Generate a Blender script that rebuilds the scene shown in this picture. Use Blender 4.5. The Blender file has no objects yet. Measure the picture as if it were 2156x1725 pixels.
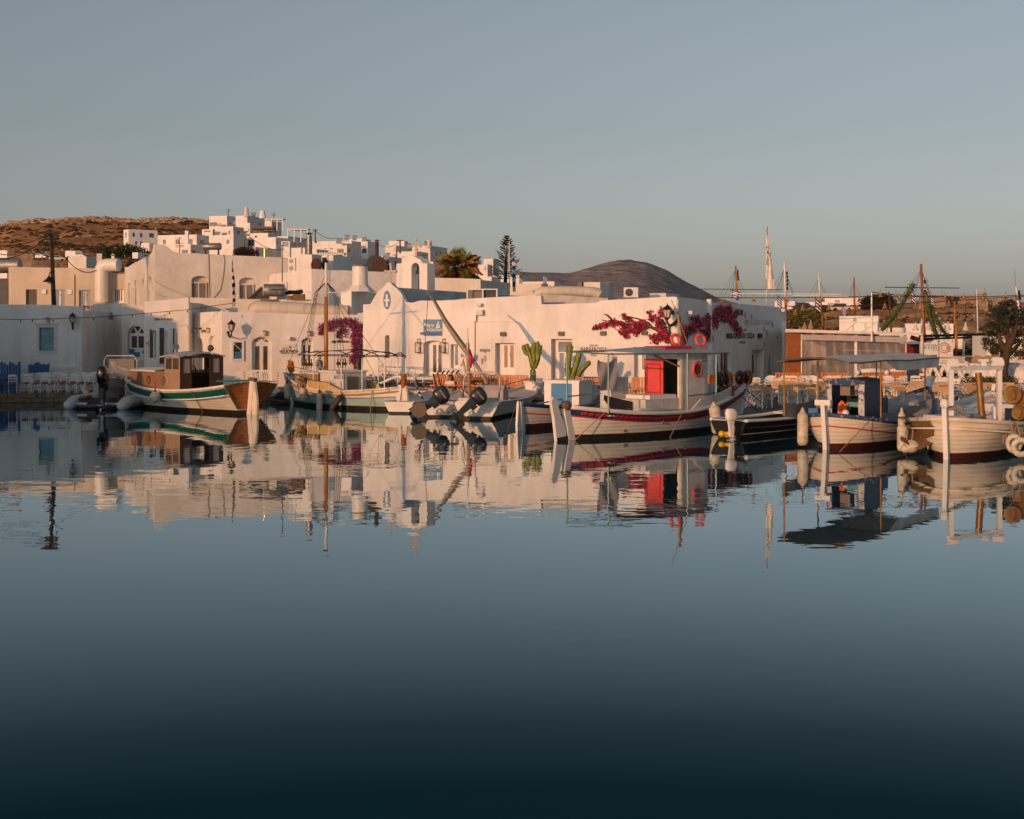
import bpy,bmesh,math,random
from mathutils import Vector,Matrix,noise
from mathutils.geometry import tessellate_polygon
R = math.radians
rnd = random.Random(7)
sc = bpy.context.scene
# ---------------------------------------------------------------- camera, sky, sun, exposure
F,H,UC,VH = 3000.0,3.7,1078.0,688.0
cam_d = bpy.data.cameras.new('camera'); cam = bpy.data.objects.new('camera',cam_d)
sc.collection.objects.link(cam); sc.camera = cam
cam.location = (0,0,H); cam.rotation_euler = (R(90),0,0)
cam_d.sensor_width = 36; cam_d.lens = F/2156*36; cam_d.shift_y = -(862.5-VH)/2156
cam_d.clip_start = 0.5; cam_d.clip_end = 12000
SUN_AZ = Vector((-0.55,-0.835)).normalized(); SUN_EL = R(8.5)
world = bpy.data.worlds.new('World'); sc.world = world; world.use_nodes = True
nt = world.node_tree; nt.nodes.clear()
out = nt.nodes.new('ShaderNodeOutputWorld'); bg = nt.nodes.new('ShaderNodeBackground')
sky = nt.nodes.new('ShaderNodeTexSky'); sky.sky_type = 'NISHITA'; sky.sun_disc = False
sky.sun_elevation = SUN_EL; sky.sun_rotation = math.atan2(SUN_AZ.x,SUN_AZ.y)
sky.air_density = 1.0; sky.dust_density = 1.35; sky.ozone_density = 1.3; sky.altitude = 0
hs = nt.nodes.new('ShaderNodeHueSaturation'); hs.inputs['Saturation'].default_value = 0.42; hs.inputs['Value'].default_value = 1.0
tint = nt.nodes.new('ShaderNodeMixRGB'); tint.blend_type = 'MULTIPLY'; tint.inputs[0].default_value = 1; tint.inputs[2].default_value = (0.97,0.965,1.04,1)
tcw = nt.nodes.new('ShaderNodeTexCoord'); sep = nt.nodes.new('ShaderNodeSeparateXYZ'); rp = nt.nodes.new('ShaderNodeValToRGB')
rp.color_ramp.elements[0].position = 0.0; rp.color_ramp.elements[0].color = (.87,.84,.915,1); rp.color_ramp.elements[1].position = .22; rp.color_ramp.elements[1].color = (.80,.86,.91,1)
nt.links.new(tcw.outputs['Generated'],sep.inputs[0]); nt.links.new(sep.outputs[2],rp.inputs[0]); nt.links.new(rp.outputs[0],tint.inputs[2])
nt.links.new(sky.outputs[0],hs.inputs['Color']); nt.links.new(hs.outputs[0],tint.inputs[1])
nt.links.new(tint.outputs[0],bg.inputs[0]); bg.inputs[1].default_value = 0.15
nt.links.new(bg.outputs[0],out.inputs[0])
sl = bpy.data.lights.new('sun','SUN'); sl.energy = 3.7; sl.angle = R(0.5); sl.color = (1.0,0.455,0.185)
so = bpy.data.objects.new('sun',sl); sc.collection.objects.link(so)
sd = Vector((SUN_AZ.x*math.cos(SUN_EL),SUN_AZ.y*math.cos(SUN_EL),math.sin(SUN_EL)))
so.rotation_euler = sd.to_track_quat('Z','Y').to_euler(); so.location = (-40,-20,30)
sc.view_settings.view_transform = 'Standard'; sc.view_settings.look = 'None'; sc.view_settings.gamma = 1
sc.view_settings.use_curve_mapping = False; sc.view_settings.exposure = -0.44
sc.cycles.max_bounces = 6; sc.cycles.use_denoising = True
# ---------------------------------------------------------------- helpers
col = sc.collection
GZ = 0.42
def X(u,d): return (u-UC)*d/F
def Z(v,d): return H-(v-VH)*d/F
def P(u,v,d): return Vector((X(u,d),d,Z(v,d)))
def GD(v,z=GZ): return F*(H-z)/(v-VH)
CR = {'1': (0,431.6,.1709),'2': (0,631.7,.1709),'3': (315.8,431.6,.1709),'4': (315.8,631.7,.1709),'5': (631.7,431.6,.1709),
      '6': (579,631.7,.1709),'a': (894.9,473.8,.1709),'b': (842.2,658,.1709),'c': (1158,605.4,.1953),'d': (1421.3,473.8,.1709),
      'e': (1421.3,710.6,.1709),'f': (1787.7,473.8,.1709),'g': (1787.7,710.6,.1709)}
def q(c,x,y):
    a = CR[c]; return (a[0]+x*a[2],a[1]+y*a[2])
# materials
MATS = {}
def streak(m,k=.86):                                 # rain streaks and old coats of whitewash
    n = m.node_tree; b = n.nodes['Principled BSDF']; src = b.inputs['Base Color'].links[0].from_socket
    tc = n.nodes.new('ShaderNodeTexCoord'); prev = src
    for sc_,st,lo,hi,kk in ((1.1,(1,1,.16),.5,.72,k),(.28,(1,1,1.6),.48,.56,.93),(7,(1,1,.5),.62,.75,k)):
        mp = n.nodes.new('ShaderNodeMapping'); mp.inputs['Scale'].default_value = st; t = n.nodes.new('ShaderNodeTexNoise'); t.inputs['Scale'].default_value = sc_; t.inputs['Detail'].default_value = 4
        r = n.nodes.new('ShaderNodeMapRange'); r.inputs[1].default_value = lo; r.inputs[2].default_value = hi; r.inputs[3].default_value = 1; r.inputs[4].default_value = kk
        x = n.nodes.new('ShaderNodeMixRGB'); x.blend_type = 'MULTIPLY'; x.inputs[0].default_value = 1
        n.links.new(tc.outputs['Object'],mp.inputs[0]); n.links.new(mp.outputs[0],t.inputs[0]); n.links.new(t.outputs['Fac'],r.inputs[0]); n.links.new(prev,x.inputs[1]); n.links.new(r.outputs[0],x.inputs[2]); prev = x.outputs[0]
    n.links.new(prev,b.inputs['Base Color'])
def mat(name,c,rough=0.6,metal=0.0,var=0.0,vscale=2.0,bump=0.0,bscale=20.0,stretch=(1,1,1),c2=None,spec=0.5,wave=None,coat=0,alpha=1.0,lo=0.35,hi=0.65,trans=0.0):
    m = bpy.data.materials.new(name); m.use_nodes = True; MATS[name] = m
    n = m.node_tree; b = n.nodes['Principled BSDF']
    b.inputs['Base Color'].default_value = (*c,1); b.inputs['Roughness'].default_value = rough; b.inputs['Metallic'].default_value = metal
    b.inputs['Specular IOR Level'].default_value = spec; b.inputs['Coat Weight'].default_value = coat
    b.inputs['Alpha'].default_value = alpha
    if trans: b.inputs['Transmission Weight'].default_value = trans
    tc = n.nodes.new('ShaderNodeTexCoord'); mp = n.nodes.new('ShaderNodeMapping'); mp.inputs['Scale'].default_value = stretch
    n.links.new(tc.outputs['Object'],mp.inputs[0])
    if var or c2:
        t = n.nodes.new('ShaderNodeTexNoise'); t.inputs['Scale'].default_value = vscale; t.inputs['Detail'].default_value = 6; t.inputs['Roughness'].default_value = 0.62
        n.links.new(mp.outputs[0],t.inputs[0])
        r = n.nodes.new('ShaderNodeValToRGB'); r.color_ramp.elements[0].position = lo; r.color_ramp.elements[1].position = hi
        k = c2 if c2 else tuple(x*(1-var) for x in c)
        r.color_ramp.elements[0].color = (*k,1); r.color_ramp.elements[1].color = (*c,1)
        n.links.new(t.outputs['Fac'],r.inputs[0]); n.links.new(r.outputs[0],b.inputs['Base Color'])
    if bump or wave:
        bp = n.nodes.new('ShaderNodeBump'); bp.inputs['Distance'].default_value = bump or 0.01
        if wave:
            w = n.nodes.new('ShaderNodeTexWave'); w.bands_direction = wave[0]; w.inputs['Scale'].default_value = wave[1]; w.inputs['Distortion'].default_value = wave[2]; w.inputs['Detail'].default_value = 2
            n.links.new(mp.outputs[0],w.inputs[0]); n.links.new(w.outputs['Fac'],bp.inputs['Height'])
        else:
            t2 = n.nodes.new('ShaderNodeTexNoise'); t2.inputs['Scale'].default_value = bscale; t2.inputs['Detail'].default_value = 5
            n.links.new(mp.outputs[0],t2.inputs[0]); n.links.new(t2.outputs['Fac'],bp.inputs['Height'])
        n.links.new(bp.outputs[0],b.inputs['Normal'])
    return m
PL = mat("plaster_white",(.84,.825,.81),.85,c2=(.74,.72,.69),vscale=.55,bump=.05,bscale=1.6,spec=.2,lo=.2,hi=.62)
PL2 = mat('plaster_offwhite',(.74,.71,.66),.85,c2=(.58,.54,.48),vscale=.7,bump=.05,bscale=1.8,spec=.2,lo=.2,hi=.62)
TAN = mat('plaster_tan',(.60,.53,.44),.9,c2=(.48,.42,.34),vscale=.5,bump=.015,bscale=4,spec=.2,lo=.2,hi=.62)
ROOFM = mat('roof_wash',(.56,.54,.51),.9,c2=(.36,.34,.33),vscale=1.6,bump=.02,bscale=5,spec=.2,stretch=(1,.25,1))
WPAINT = mat('white_paint',(.78,.77,.74),.45,var=.12,vscale=4)
CREAM = mat('cream_duct',(.60,.55,.46),.5,c2=(.42,.30,.17),vscale=1.3,lo=.2,hi=.45)
GLASS = mat('window_glass',(.035,.032,.03),.08,spec=.8,c2=(.09,.07,.05),vscale=1.2)
CURT = mat('curtain_glass',(.16,.125,.09),.12,c2=(.05,.04,.03),vscale=2.0,stretch=(2,2,.3))
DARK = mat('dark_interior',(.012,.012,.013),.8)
BLK = mat('black_paint',(.012,.012,.013),.4)
IRON = mat('iron',(.02,.019,.018),.45,metal=.3)
STEEL = mat('steel',(.45,.44,.42),.5,metal=.8,var=.2,vscale=8)
GALV = mat('galvanised',(.36,.36,.35),.5,metal=.7,c2=(.2,.19,.18),vscale=5)
RUST = mat('rust',(.10,.035,.015),.8,c2=(.03,.016,.01),vscale=9,bump=.005)
WOOD = mat('dark_wood',(.085,.034,.014),.45,c2=(.035,.014,.007),vscale=5,stretch=(1,1,6),bump=.003)
TEAK = mat('varnished_wood',(.52,.155,.024),.35,c2=(.14,.038,.009),vscale=4,stretch=(1,1,7),coat=.2)
MAST = mat('mast_wood',(.46,.20,.035),.4,c2=(.30,.11,.02),vscale=5,stretch=(4,4,.4))
OLDW = mat('old_wood',(.22,.14,.08),.8,c2=(.10,.06,.035),vscale=6,stretch=(1,1,5))
PALEW = mat('bleached_wood',(.42,.30,.20),.7,c2=(.26,.16,.10),vscale=6,stretch=(6,6,.6))
BLUE = mat('sign_blue',(.045,.20,.40),.5,var=.12,vscale=5)
SHUT = mat('pale_blue_shutter',(.22,.42,.48),.6,c2=(.14,.30,.36),vscale=4)
CABLUE = mat('cabin_blue',(.02,.21,.46),.5,c2=(.015,.14,.36),vscale=2)
NAVY = mat('navy_paint',(.012,.03,.09),.45,var=.3,vscale=6)
WORNB = mat('worn_blue_paint',(.022,.055,.15),.65,c2=(.40,.40,.40),vscale=9,lo=.36,hi=.44,bump=.004)
WORNW = mat('worn_white_blue',(.50,.50,.50),.65,c2=(.03,.07,.18),vscale=7,lo=.42,hi=.5,bump=.004)
BRED = mat('cabin_red',(.76,.10,.085),.5,c2=(.62,.075,.07),vscale=3)
STRIPE = mat('red_stripe',(.50,.02,.025),.45,var=.2)
GREEN = mat('boat_green',(.004,.13,.10),.45,var=.25,vscale=3)
ANTI = mat('antifouling_black',(.010,.009,.009),.6,c2=(.035,.025,.012),vscale=3)
ANTIR = mat('antifouling_red',(.085,.012,.008),.6,c2=(.035,.009,.006),vscale=3)
HULLW = mat('hull_white',(.74,.71,.66),.5,c2=(.58,.52,.43),vscale=1.1,wave=('Z',2.6,.6),bump=.006,stretch=(.35,.35,1),lo=.3,hi=.6)
HULLC = mat('hull_cream',(.82,.77,.68),.5,c2=(.62,.52,.38),vscale=1.3,wave=('Z',2.6,.6),bump=.006,stretch=(.35,.35,1),lo=.3,hi=.62)
HULLT = mat('hull_turquoise',(.40,.56,.52),.5,c2=(.28,.42,.42),vscale=1.5,stretch=(.4,.4,1))
DECKW = mat('deck_white',(.66,.65,.63),.6,c2=(.5,.48,.45),vscale=3)
BOATG = mat('inflatable_grey',(.56,.58,.61),.6,var=.15,vscale=3)
DGREY = mat('dark_grey',(.07,.07,.072),.6,var=.3)
SEATG = mat('seat_brown',(.12,.10,.085),.7,var=.2)
COWLB = mat('cowl_black',(.006,.006,.007),.22,coat=.4)
COWLN = mat('cowl_navy',(.012,.018,.032),.28,c2=(.03,.03,.035),vscale=3,coat=.3)
PLATE = mat('bronze_plate',(.14,.11,.06),.6,var=.3)
CANV = mat('canvas_grey',(.44,.40,.40),.85,var=.2,vscale=3,bump=.01,bscale=6)
CANVT = mat('canvas_top',(.42,.48,.52),.7,c2=(.3,.35,.38),vscale=2)
TARP = mat('tarp_dark',(.045,.035,.045),.7,var=.3)
YCANV = mat('canvas_yellow',(.56,.40,.16),.8,var=.12,vscale=3)
BEIGEP = mat('beige_paint',(.34,.24,.14),.6,var=.15)
FEND = mat('fender_white',(.62,.58,.49),.5,c2=(.42,.37,.27),vscale=4,stretch=(1,1,3))
YEL = mat('yellow_plastic',(.70,.42,.01),.4)
ORA = mat('orange_plastic',(.75,.12,.015),.5)
ROPE = mat('rope',(.30,.22,.13),.9)
ROPED = mat('rope_dark',(.03,.027,.025),.9)
GREENP = mat('green_pipe',(.16,.28,.26),.4,metal=.3,var=.2)
NET = mat('brown_net',(.26,.15,.065),.95,c2=(.14,.08,.035),vscale=14,bump=.03,bscale=60)
NETW = mat('grey_net',(.32,.30,.29),.95,c2=(.2,.19,.19),vscale=20,bump=.02,bscale=60)
CHW = mat('chair_white',(.78,.77,.74),.5,var=.1)
CHB = mat('chair_pale_blue',(.46,.58,.60),.5,var=.1)
CHD = mat('chair_blue',(.014,.10,.32),.5,var=.25)
RUSH = mat('rush_seat',(.30,.11,.035),.8,var=.3,vscale=10)
WICK = mat('wicker',(.62,.40,.22),.85,c2=(.42,.26,.13),vscale=18,bump=.01,bscale=60)
BENCH = mat('bench_wood',(.66,.22,.035),.5,c2=(.45,.13,.02),vscale=5)
PAVE = mat('quay_paving',(.15,.135,.12),.8,c2=(.05,.047,.045),vscale=3.0,bump=.02,bscale=5)
STONE = mat('quay_stone',(.26,.18,.115),.85,c2=(.13,.09,.06),vscale=3,bump=.03,bscale=6)
JOINT = mat('pale_joint',(.30,.28,.26),.9)
RIPST = mat('hill_stone',(.34,.26,.18),.9,c2=(.2,.14,.09),vscale=1.2,bump=.2,bscale=2)
HILLM = mat('dry_hill',(.52,.275,.11),1.0,c2=(.26,.12,.045),vscale=.06,bump=1.2,bscale=.35,spec=.1)
HILLF = mat('far_hill',(.40,.34,.33),1.0,c2=(.21,.175,.175),vscale=.035,bump=9,bscale=.05,spec=.05)
HILLFF = mat('farther_hill',(.26,.22,.24),1.0,spec=.05)
SHRUB = mat('dry_shrub',(.055,.028,.012),.95,c2=(.025,.014,.008),vscale=.5)
ROCKM = mat('rock',(.52,.38,.25),.95,c2=(.26,.16,.09),vscale=.4)
LEAF = mat('leaf_green',(.045,.075,.018),.6,c2=(.02,.04,.012),vscale=3)
LEAFO = mat('olive_leaf',(.055,.060,.028),.6,c2=(.022,.026,.013),vscale=2)
PINEM = mat('pine_needles',(.030,.032,.016),.8)
TRUNK = mat('bark',(.10,.055,.03),.9,c2=(.05,.027,.015),vscale=6,bump=.03,bscale=14)
PALMG = mat('palm_green',(.26,.25,.05),.6,c2=(.09,.11,.02),vscale=1)
PALMD = mat('palm_dead',(.46,.24,.08),.8,c2=(.14,.06,.02),vscale=1.5)
CACT = mat('cactus_green',(.24,.28,.03),.55,c2=(.12,.15,.02),vscale=5)
MAG = mat('magenta_bract',(.74,.065,.16),.6,c2=(.46,.03,.085),vscale=5)
MAGD = mat('purple_bract',(.50,.11,.25),.6,c2=(.24,.035,.11),vscale=5)
SKIN = mat('skin',(.46,.23,.14),.55)
HAIR = mat('dark_hair',(.02,.012,.008),.6)
SHIRT = mat('pale_blue_cloth',(.34,.40,.52),.8,var=.15,vscale=5)
WCLOTH = mat('white_cloth',(.74,.72,.70),.8,var=.1)
FLAGB = mat('flag_blue',(.015,.06,.30),.8); FLAGD = mat('flag_dark_blue',(.012,.015,.07),.8)
PINK = mat('magenta_cloth',(.62,.03,.16),.8,var=.2)
WCONE = mat('straw_shade',(.52,.27,.09),.8,var=.2,vscale=12)
BRASS = mat('brass',(.34,.19,.05),.45,metal=.4,c2=(.22,.11,.03),vscale=5)
FILM = mat('clear_curtain',(.30,.27,.25),.25,alpha=.62,c2=(.16,.15,.15),vscale=.5)
LAMPG = mat('lamp_glass',(.55,.48,.40),.3)
CARW = mat('car_white',(.70,.70,.68),.3,coat=.5); CARR = mat('car_red',(.22,.012,.015),.3,coat=.5); CARD = mat('car_dark',(.03,.03,.035),.3,coat=.5)
AQUA = mat('aqua_print',(.05,.25,.42),.5,c2=(.03,.08,.14),vscale=9); DKPRINT = mat('dark_print',(.01,.012,.014),.5)
FADEB = mat('faded_blue_ink',(.25,.33,.38),.8)
INK = mat('ink',(.05,.048,.045),.7)
BLACKCLOTH = mat('black_cloth',(.012,.011,.012),.8)
CHROME = mat('chrome',(.7,.7,.7),.15,metal=1)
for m_ in (PL,PL2,TAN,HULLW,HULLC,DECKW,CREAM): streak(m_)
streak(STONE,.6)
# ---------------------------------------------------------------- mesh builder
class MB:
    def __init__(s): s.v = []; s.f = []
    def add(s,vs,fs):
        o = len(s.v); s.v += [Vector(x) for x in vs]; s.f += [tuple(i+o for i in f) for f in fs]; return s
    def box(s,x0,x1,y0,y1,z0,z1,M=None):
        vs = [Vector((x,y,z)) for z in (z0,z1) for y in (y0,y1) for x in (x0,x1)]
        if M: vs = [M @ v for v in vs]
        return s.add(vs,[(0,2,3,1),(4,5,7,6),(0,1,5,4),(1,3,7,5),(3,2,6,7),(2,0,4,6)])
    def cbox(s,c,sz,rz=0,rx=0,ry=0):
        M = Matrix.Translation(c) @ Matrix.Rotation(rz,4,'Z') @ Matrix.Rotation(ry,4,'Y') @ Matrix.Rotation(rx,4,'X')
        return s.box(-sz[0]/2,sz[0]/2,-sz[1]/2,sz[1]/2,-sz[2]/2,sz[2]/2,M)
    def bar(s,a,b,w,h=None):                       # square bar from a to b
        return s.tube([a,b],[w*.7071,w*.7071],4,ph=math.pi/4,sq=(h or w)/w)
    def tube(s,pts,rad,n=8,cap=True,ph=0,sq=1.0,prof=None):
        pts = [Vector(p) for p in pts]
        if not isinstance(rad,(list,tuple)): rad = [rad]*len(pts)
        rings = []; prev = None
        for i,p in enumerate(pts):
            t = (pts[min(i+1,len(pts)-1)]-pts[max(i-1,0)])
            t = t.normalized() if t.length > 1e-9 else Vector((0,0,1))
            if prev is None:
                a = Vector((0,0,1)) if abs(t.z) < .9 else Vector((1,0,0))
                x = t.cross(a).normalized()
            else:
                x = prev - t*prev.dot(t); x = x.normalized() if x.length > 1e-6 else t.orthogonal().normalized()
            prev = x; y = t.cross(x)
            r = rad[i]
            rings.append([p + x*math.cos(2*math.pi*k/n+ph)*r*(prof[k % len(prof)] if prof else 1) + y*math.sin(2*math.pi*k/n+ph)*r*sq*(prof[k % len(prof)] if prof else 1) for k in range(n)])
        o = len(s.v)
        for r_ in rings: s.v += r_
        for i in range(len(rings)-1):
            for k in range(n):
                a = o+i*n+k; b = o+i*n+(k+1) % n; s.f.append((a,b,b+n,a+n))
        if cap:
            s.f.append(tuple(o+k for k in reversed(range(n)))); s.f.append(tuple(o+(len(rings)-1)*n+k for k in range(n)))
        return s
    def lathe(s,prof,n=16,c=(0,0,0),M=None,sx=1,sy=1):  # prof [(r,z)]
        o = len(s.v)
        for r,z in prof:
            for k in range(n):
                a = 2*math.pi*k/n; p = Vector((r*math.cos(a)*sx,r*math.sin(a)*sy,z))
                if M: p = M @ p
                s.v.append(p+Vector(c))
        for i in range(len(prof)-1):
            for k in range(n):
                a = o+i*n+k; b = o+i*n+(k+1) % n; s.f.append((a,b,b+n,a+n))
        s.f.append(tuple(o+k for k in reversed(range(n)))); s.f.append(tuple(o+(len(prof)-1)*n+k for k in range(n)))
        return s
    def ball(s,c,r,n=10,m=6,sx=1,sy=1,sz=1):
        pr = [(max(1e-4,r*math.sin(math.pi*i/m)),-r*math.cos(math.pi*i/m)*sz) for i in range(m+1)]
        return s.lathe(pr,n,c,sx=sx,sy=sy)
    def torus(s,c,R0,r,n=20,m=8,M=None):
        o = len(s.v)
        for i in range(n):
            a = 2*math.pi*i/n
            for k in range(m):
                b = 2*math.pi*k/m; p = Vector(((R0+r*math.cos(b))*math.cos(a),(R0+r*math.cos(b))*math.sin(a),r*math.sin(b)))
                if M: p = M @ p
                s.v.append(p+Vector(c))
        for i in range(n):
            for k in range(m):
                s.f.append((o+i*m+k,o+((i+1) % n)*m+k,o+((i+1) % n)*m+(k+1) % m,o+i*m+(k+1) % m))
        return s
    def grid(s,pts):                                 # pts[i][j]
        o = len(s.v); n = len(pts[0])
        for r_ in pts: s.v += [Vector(p) for p in r_]
        for i in range(len(pts)-1):
            for j in range(n-1): s.f.append((o+i*n+j,o+i*n+j+1,o+(i+1)*n+j+1,o+(i+1)*n+j))
        return s
    def prism(s,fn,loops,t0,t1):                  # fn(a,b,depth)->world; loops in (a,b): outer + holes
        flat = [p for l in loops for p in l]
        tris = tessellate_polygon([[Vector((p[0],p[1],0)) for p in l] for l in loops])
        o = len(s.v); n = len(flat)
        s.v += [fn(p[0],p[1],t0) for p in flat]+[fn(p[0],p[1],t1) for p in flat]
        for t in tris:
            s.f.append((o+t[0],o+t[1],o+t[2])); s.f.append((o+n+t[2],o+n+t[1],o+n+t[0]))
        k = 0
        for l in loops:
            for i in range(len(l)):
                a = o+k+i; b = o+k+(i+1) % len(l); s.f.append((a,b,b+n,a+n))
            k += len(l)
        return s
    def build(s,name,m,parent=None,world=False,smooth=False,fix=True):
        vs = s.v
        if world and parent is not None:
            r = parent
            while r.parent: r = r.parent
            Mi = r.matrix_basis.inverted(); vs = [Mi @ v for v in vs]
        me = bpy.data.meshes.new(name); me.from_pydata([tuple(v) for v in vs],[],s.f)
        if fix:
            b = bmesh.new(); b.from_mesh(me); bmesh.ops.recalc_face_normals(b,faces=b.faces); b.to_mesh(me); b.free()
        me.materials.append(m)
        if smooth:
            me.polygons.foreach_set('use_smooth',[True]*len(me.polygons))
            if smooth != 'all':
                try: me.set_sharp_from_angle(angle=R(40))
                except Exception: pass
        me.update(); o = bpy.data.objects.new(name,me); col.objects.link(o)
        if parent is not None: o.parent = parent
        return o
def tag(o,label=None,cat=None,group=None,kind=None):
    if label: o['label'] = label
    if cat: o['category'] = cat
    if group: o['group'] = group
    if kind: o['kind'] = kind
    return o
def thing(name,label,cat,loc=(0,0,0),rz=0,group=None):
    o = bpy.data.objects.new(name,None); col.objects.link(o); o.location = loc; o.rotation_euler = (0,0,rz); o.empty_display_size = .2
    return tag(o,label,cat,group)
KIDS = {}
def c_children(o): return [x for x in bpy.data.objects if x.parent == o]
def remember(o):
    k = c_children(o); KIDS[o.name] = k
    for x in k: remember(x)
def place(o,loc,rz=0,label=None,scale=None):      # copy made quickly: parts share mesh data
    c = o.copy(); col.objects.link(c); c.location = loc; c.rotation_euler = (0,0,rz)
    if scale: c.scale = (scale,)*3
    if label: c['label'] = label
    for ch in KIDS[o.name]:
        d = ch.copy(); col.objects.link(d); d.parent = c
        for g in KIDS.get(ch.name,()):
            e = g.copy(); col.objects.link(e); e.parent = d
    return c
def text_obj(txt,size,m,parent,fn,name='lettering',ext=.004,shear=0,sx=1.0,bold=0,align='CENTER',world=True):
    cu = bpy.data.curves.new('t','FONT'); cu.body = txt; cu.size = size; cu.align_x = align; cu.align_y = 'CENTER'; cu.extrude = ext; cu.shear = shear; cu.offset = bold; cu.resolution_u = 3
    to = bpy.data.objects.new('t',cu); me = bpy.data.meshes.new_from_object(to)
    b = MB(); b.v = [fn(v.co.x*sx,v.co.y,-v.co.z) for v in me.vertices]; b.f = [tuple(p.vertices) for p in me.polygons]
    bpy.data.objects.remove(to); bpy.data.meshes.remove(me); bpy.data.curves.remove(cu)
    return b.build(name,m,parent,world=world,fix=False)
# ---------------------------------------------------------------- facades with real openings
class Wall:
    def __init__(s,u0,d0,u1,d1):
        s.A = Vector((X(u0,d0),d0,0)); s.B = Vector((X(u1,d1),d1,0)); s.init()
    def init(s):
        s.dir = (s.B-s.A); s.L = s.dir.length; s.dir.normalize()
        s.n = Vector((s.dir.y,-s.dir.x,0))          # outward, towards the camera
        return s
    def uv(s,u,v=None):
        if v is None: u,v = u
        r = Vector(((u-UC)/F,1,-(v-VH)/F)); o = Vector((0,0,H))
        t = (s.A-o).dot(s.n)/r.dot(s.n); p = o+r*t
        return ((p-s.A).dot(s.dir),p.z)
    def w(s,a,b,dep=0): return s.A+s.dir*a+Vector((0,0,b))-s.n*dep
    def q(s,c,x,y): return s.uv(*q(c,x,y))
def wall2(A,B):
    w = Wall.__new__(Wall); w.A = Vector((A[0],A[1],0)); w.B = Vector((B[0],B[1],0)); return w.init()
def rect(a0,b0,a1,b1): return [(a0,b0),(a1,b0),(a1,b1),(a0,b1)]
def arch(a0,b0,a1,b1,n=10,flat=1.0):
    r = (a1-a0)/2; c = (a0+a1)/2; h = r*flat
    return [(a0,b0),(a1,b0)]+[(c+r*math.cos(math.pi*i/n),b1-h+h*math.sin(math.pi*i/n)) for i in range(n+1)]
def wobble(pts,amp=.018,step=.6):
    o = []
    for i in range(len(pts)):
        a = Vector(pts[i]); b = Vector(pts[(i+1) % len(pts)]); L = (b-a).length
        if a.y < 1 and b.y < 1 or L < step: o.append(tuple(a)); continue
        n = int(L/step)
        for k in range(n):
            p = a.lerp(b,k/n); 
            if k: p.y += (noise.noise(Vector((p.x*.9,p.y*.9,3.3)))*amp*1.6 if abs(b.x-a.x) > abs(b.y-a.y) else 0)
            o.append((p.x,p.y))
    return o
class Open:                                           # an opening in a wall and what fills it
    def __init__(s,kind,a0,b0,a1,b1,**k):
        s.kind = kind; s.a0,s.a1 = min(a0,a1),max(a0,a1); s.b0,s.b1 = min(b0,b1),max(b0,b1); s.k = k
    def loop(s): return (arch(s.a0,s.b0,s.a1,s.b1,flat=s.k.get('flat',1)) if s.k.get('arch') else rect(s.a0,s.b0,s.a1,s.b1))
def fill(W,o,par,world=True):
    k = o.k; dp = k.get('dp',.22); fw = k.get('fw',.07); fm = k.get('fm',WPAINT); gm = k.get('gm',CURT)
    a0,a1,b0,b1 = o.a0,o.a1,o.b0,o.b1; name = o.kind; W_ = a1-a0
    if k.get('empty'): return
    cols = k.get('cols',2); low = k.get('low',0.0)    # low: solid lower share of the leaf
    holes = []; top = b1
    if k.get('arch'):
        r = W_/2*k.get('flat',1); spring = b1-r; cx = (a0+a1)/2; n = 5; ri = (r-fw)/r
        segs = k.get('fan',3)
        for i in range(segs):
            t0,t1 = math.pi*(i+.08)/segs,math.pi*(i+1-.08)/segs
            hp = [(cx+math.cos(t0+(t1-t0)*j/n)*W_/2*ri,spring+fw*.3+math.sin(t0+(t1-t0)*j/n)*r*ri) for j in range(n+1)]
            c = (cx+math.cos((t0+t1)/2)*.12,spring+fw*.3+math.sin((t0+t1)/2)*.12)
            holes.append(([c]+hp) if min(p[1] for p in hp) > spring-.01 else [c]+hp)
        top = spring-fw
    elif k.get('transom'):
        th = (b1-b0)*k['transom']; holes.append(rect(a0+fw,b1-th,a1-fw,b1-fw)); top = b1-th
    lw = (W_-fw*2)/cols; base = b0+fw+(top-b0)*low; rows = k.get('rows',1)
    st = k.get('stile',.09)
    for i in range(cols):
        x0 = a0+fw+i*lw+st*.5; x1 = x0+lw-st
        rh = (top-base)/rows
        for j in range(rows):
            holes.append(rect(x0,base+j*rh+st*.4,x1,base+(j+1)*rh-st*.4))
    outer = o.loop()
    f = MB().prism(W.w,[outer]+holes,dp,dp+.05).build(name,fm,par,world)
    for hl in holes:
        m = MB().prism(W.w,[hl],dp+.02,dp+.035).build('pane',gm,f,world)
    if name == 'door':
        MB().tube([W.w((a0+a1)/2+.05,b0+1.0,dp-.05),W.w((a0+a1)/2+.05,b0+1.12,dp-.05)],.012,6).build('handle',STEEL,f,world)
    if k.get('sill'):
        MB().prism(W.w,[rect(a0-.06,b0-.06,a1+.06,b0)],-.05,dp).build('sill',fm,f,world)
    if k.get('frame'):
        m = k['frame']; MB().prism(W.w,[rect(a0-m,b0-m,a1+m,b1+m),rect(a0,b0,a1,b1)],-.03,.12).build('frame',PL2,f,world)
        MB().prism(W.w,[rect(a0-m*1.4,b1+m,a1+m*1.4,b1+m+.06)],-.07,.1).build('cornice',PL2,f,world)
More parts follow.
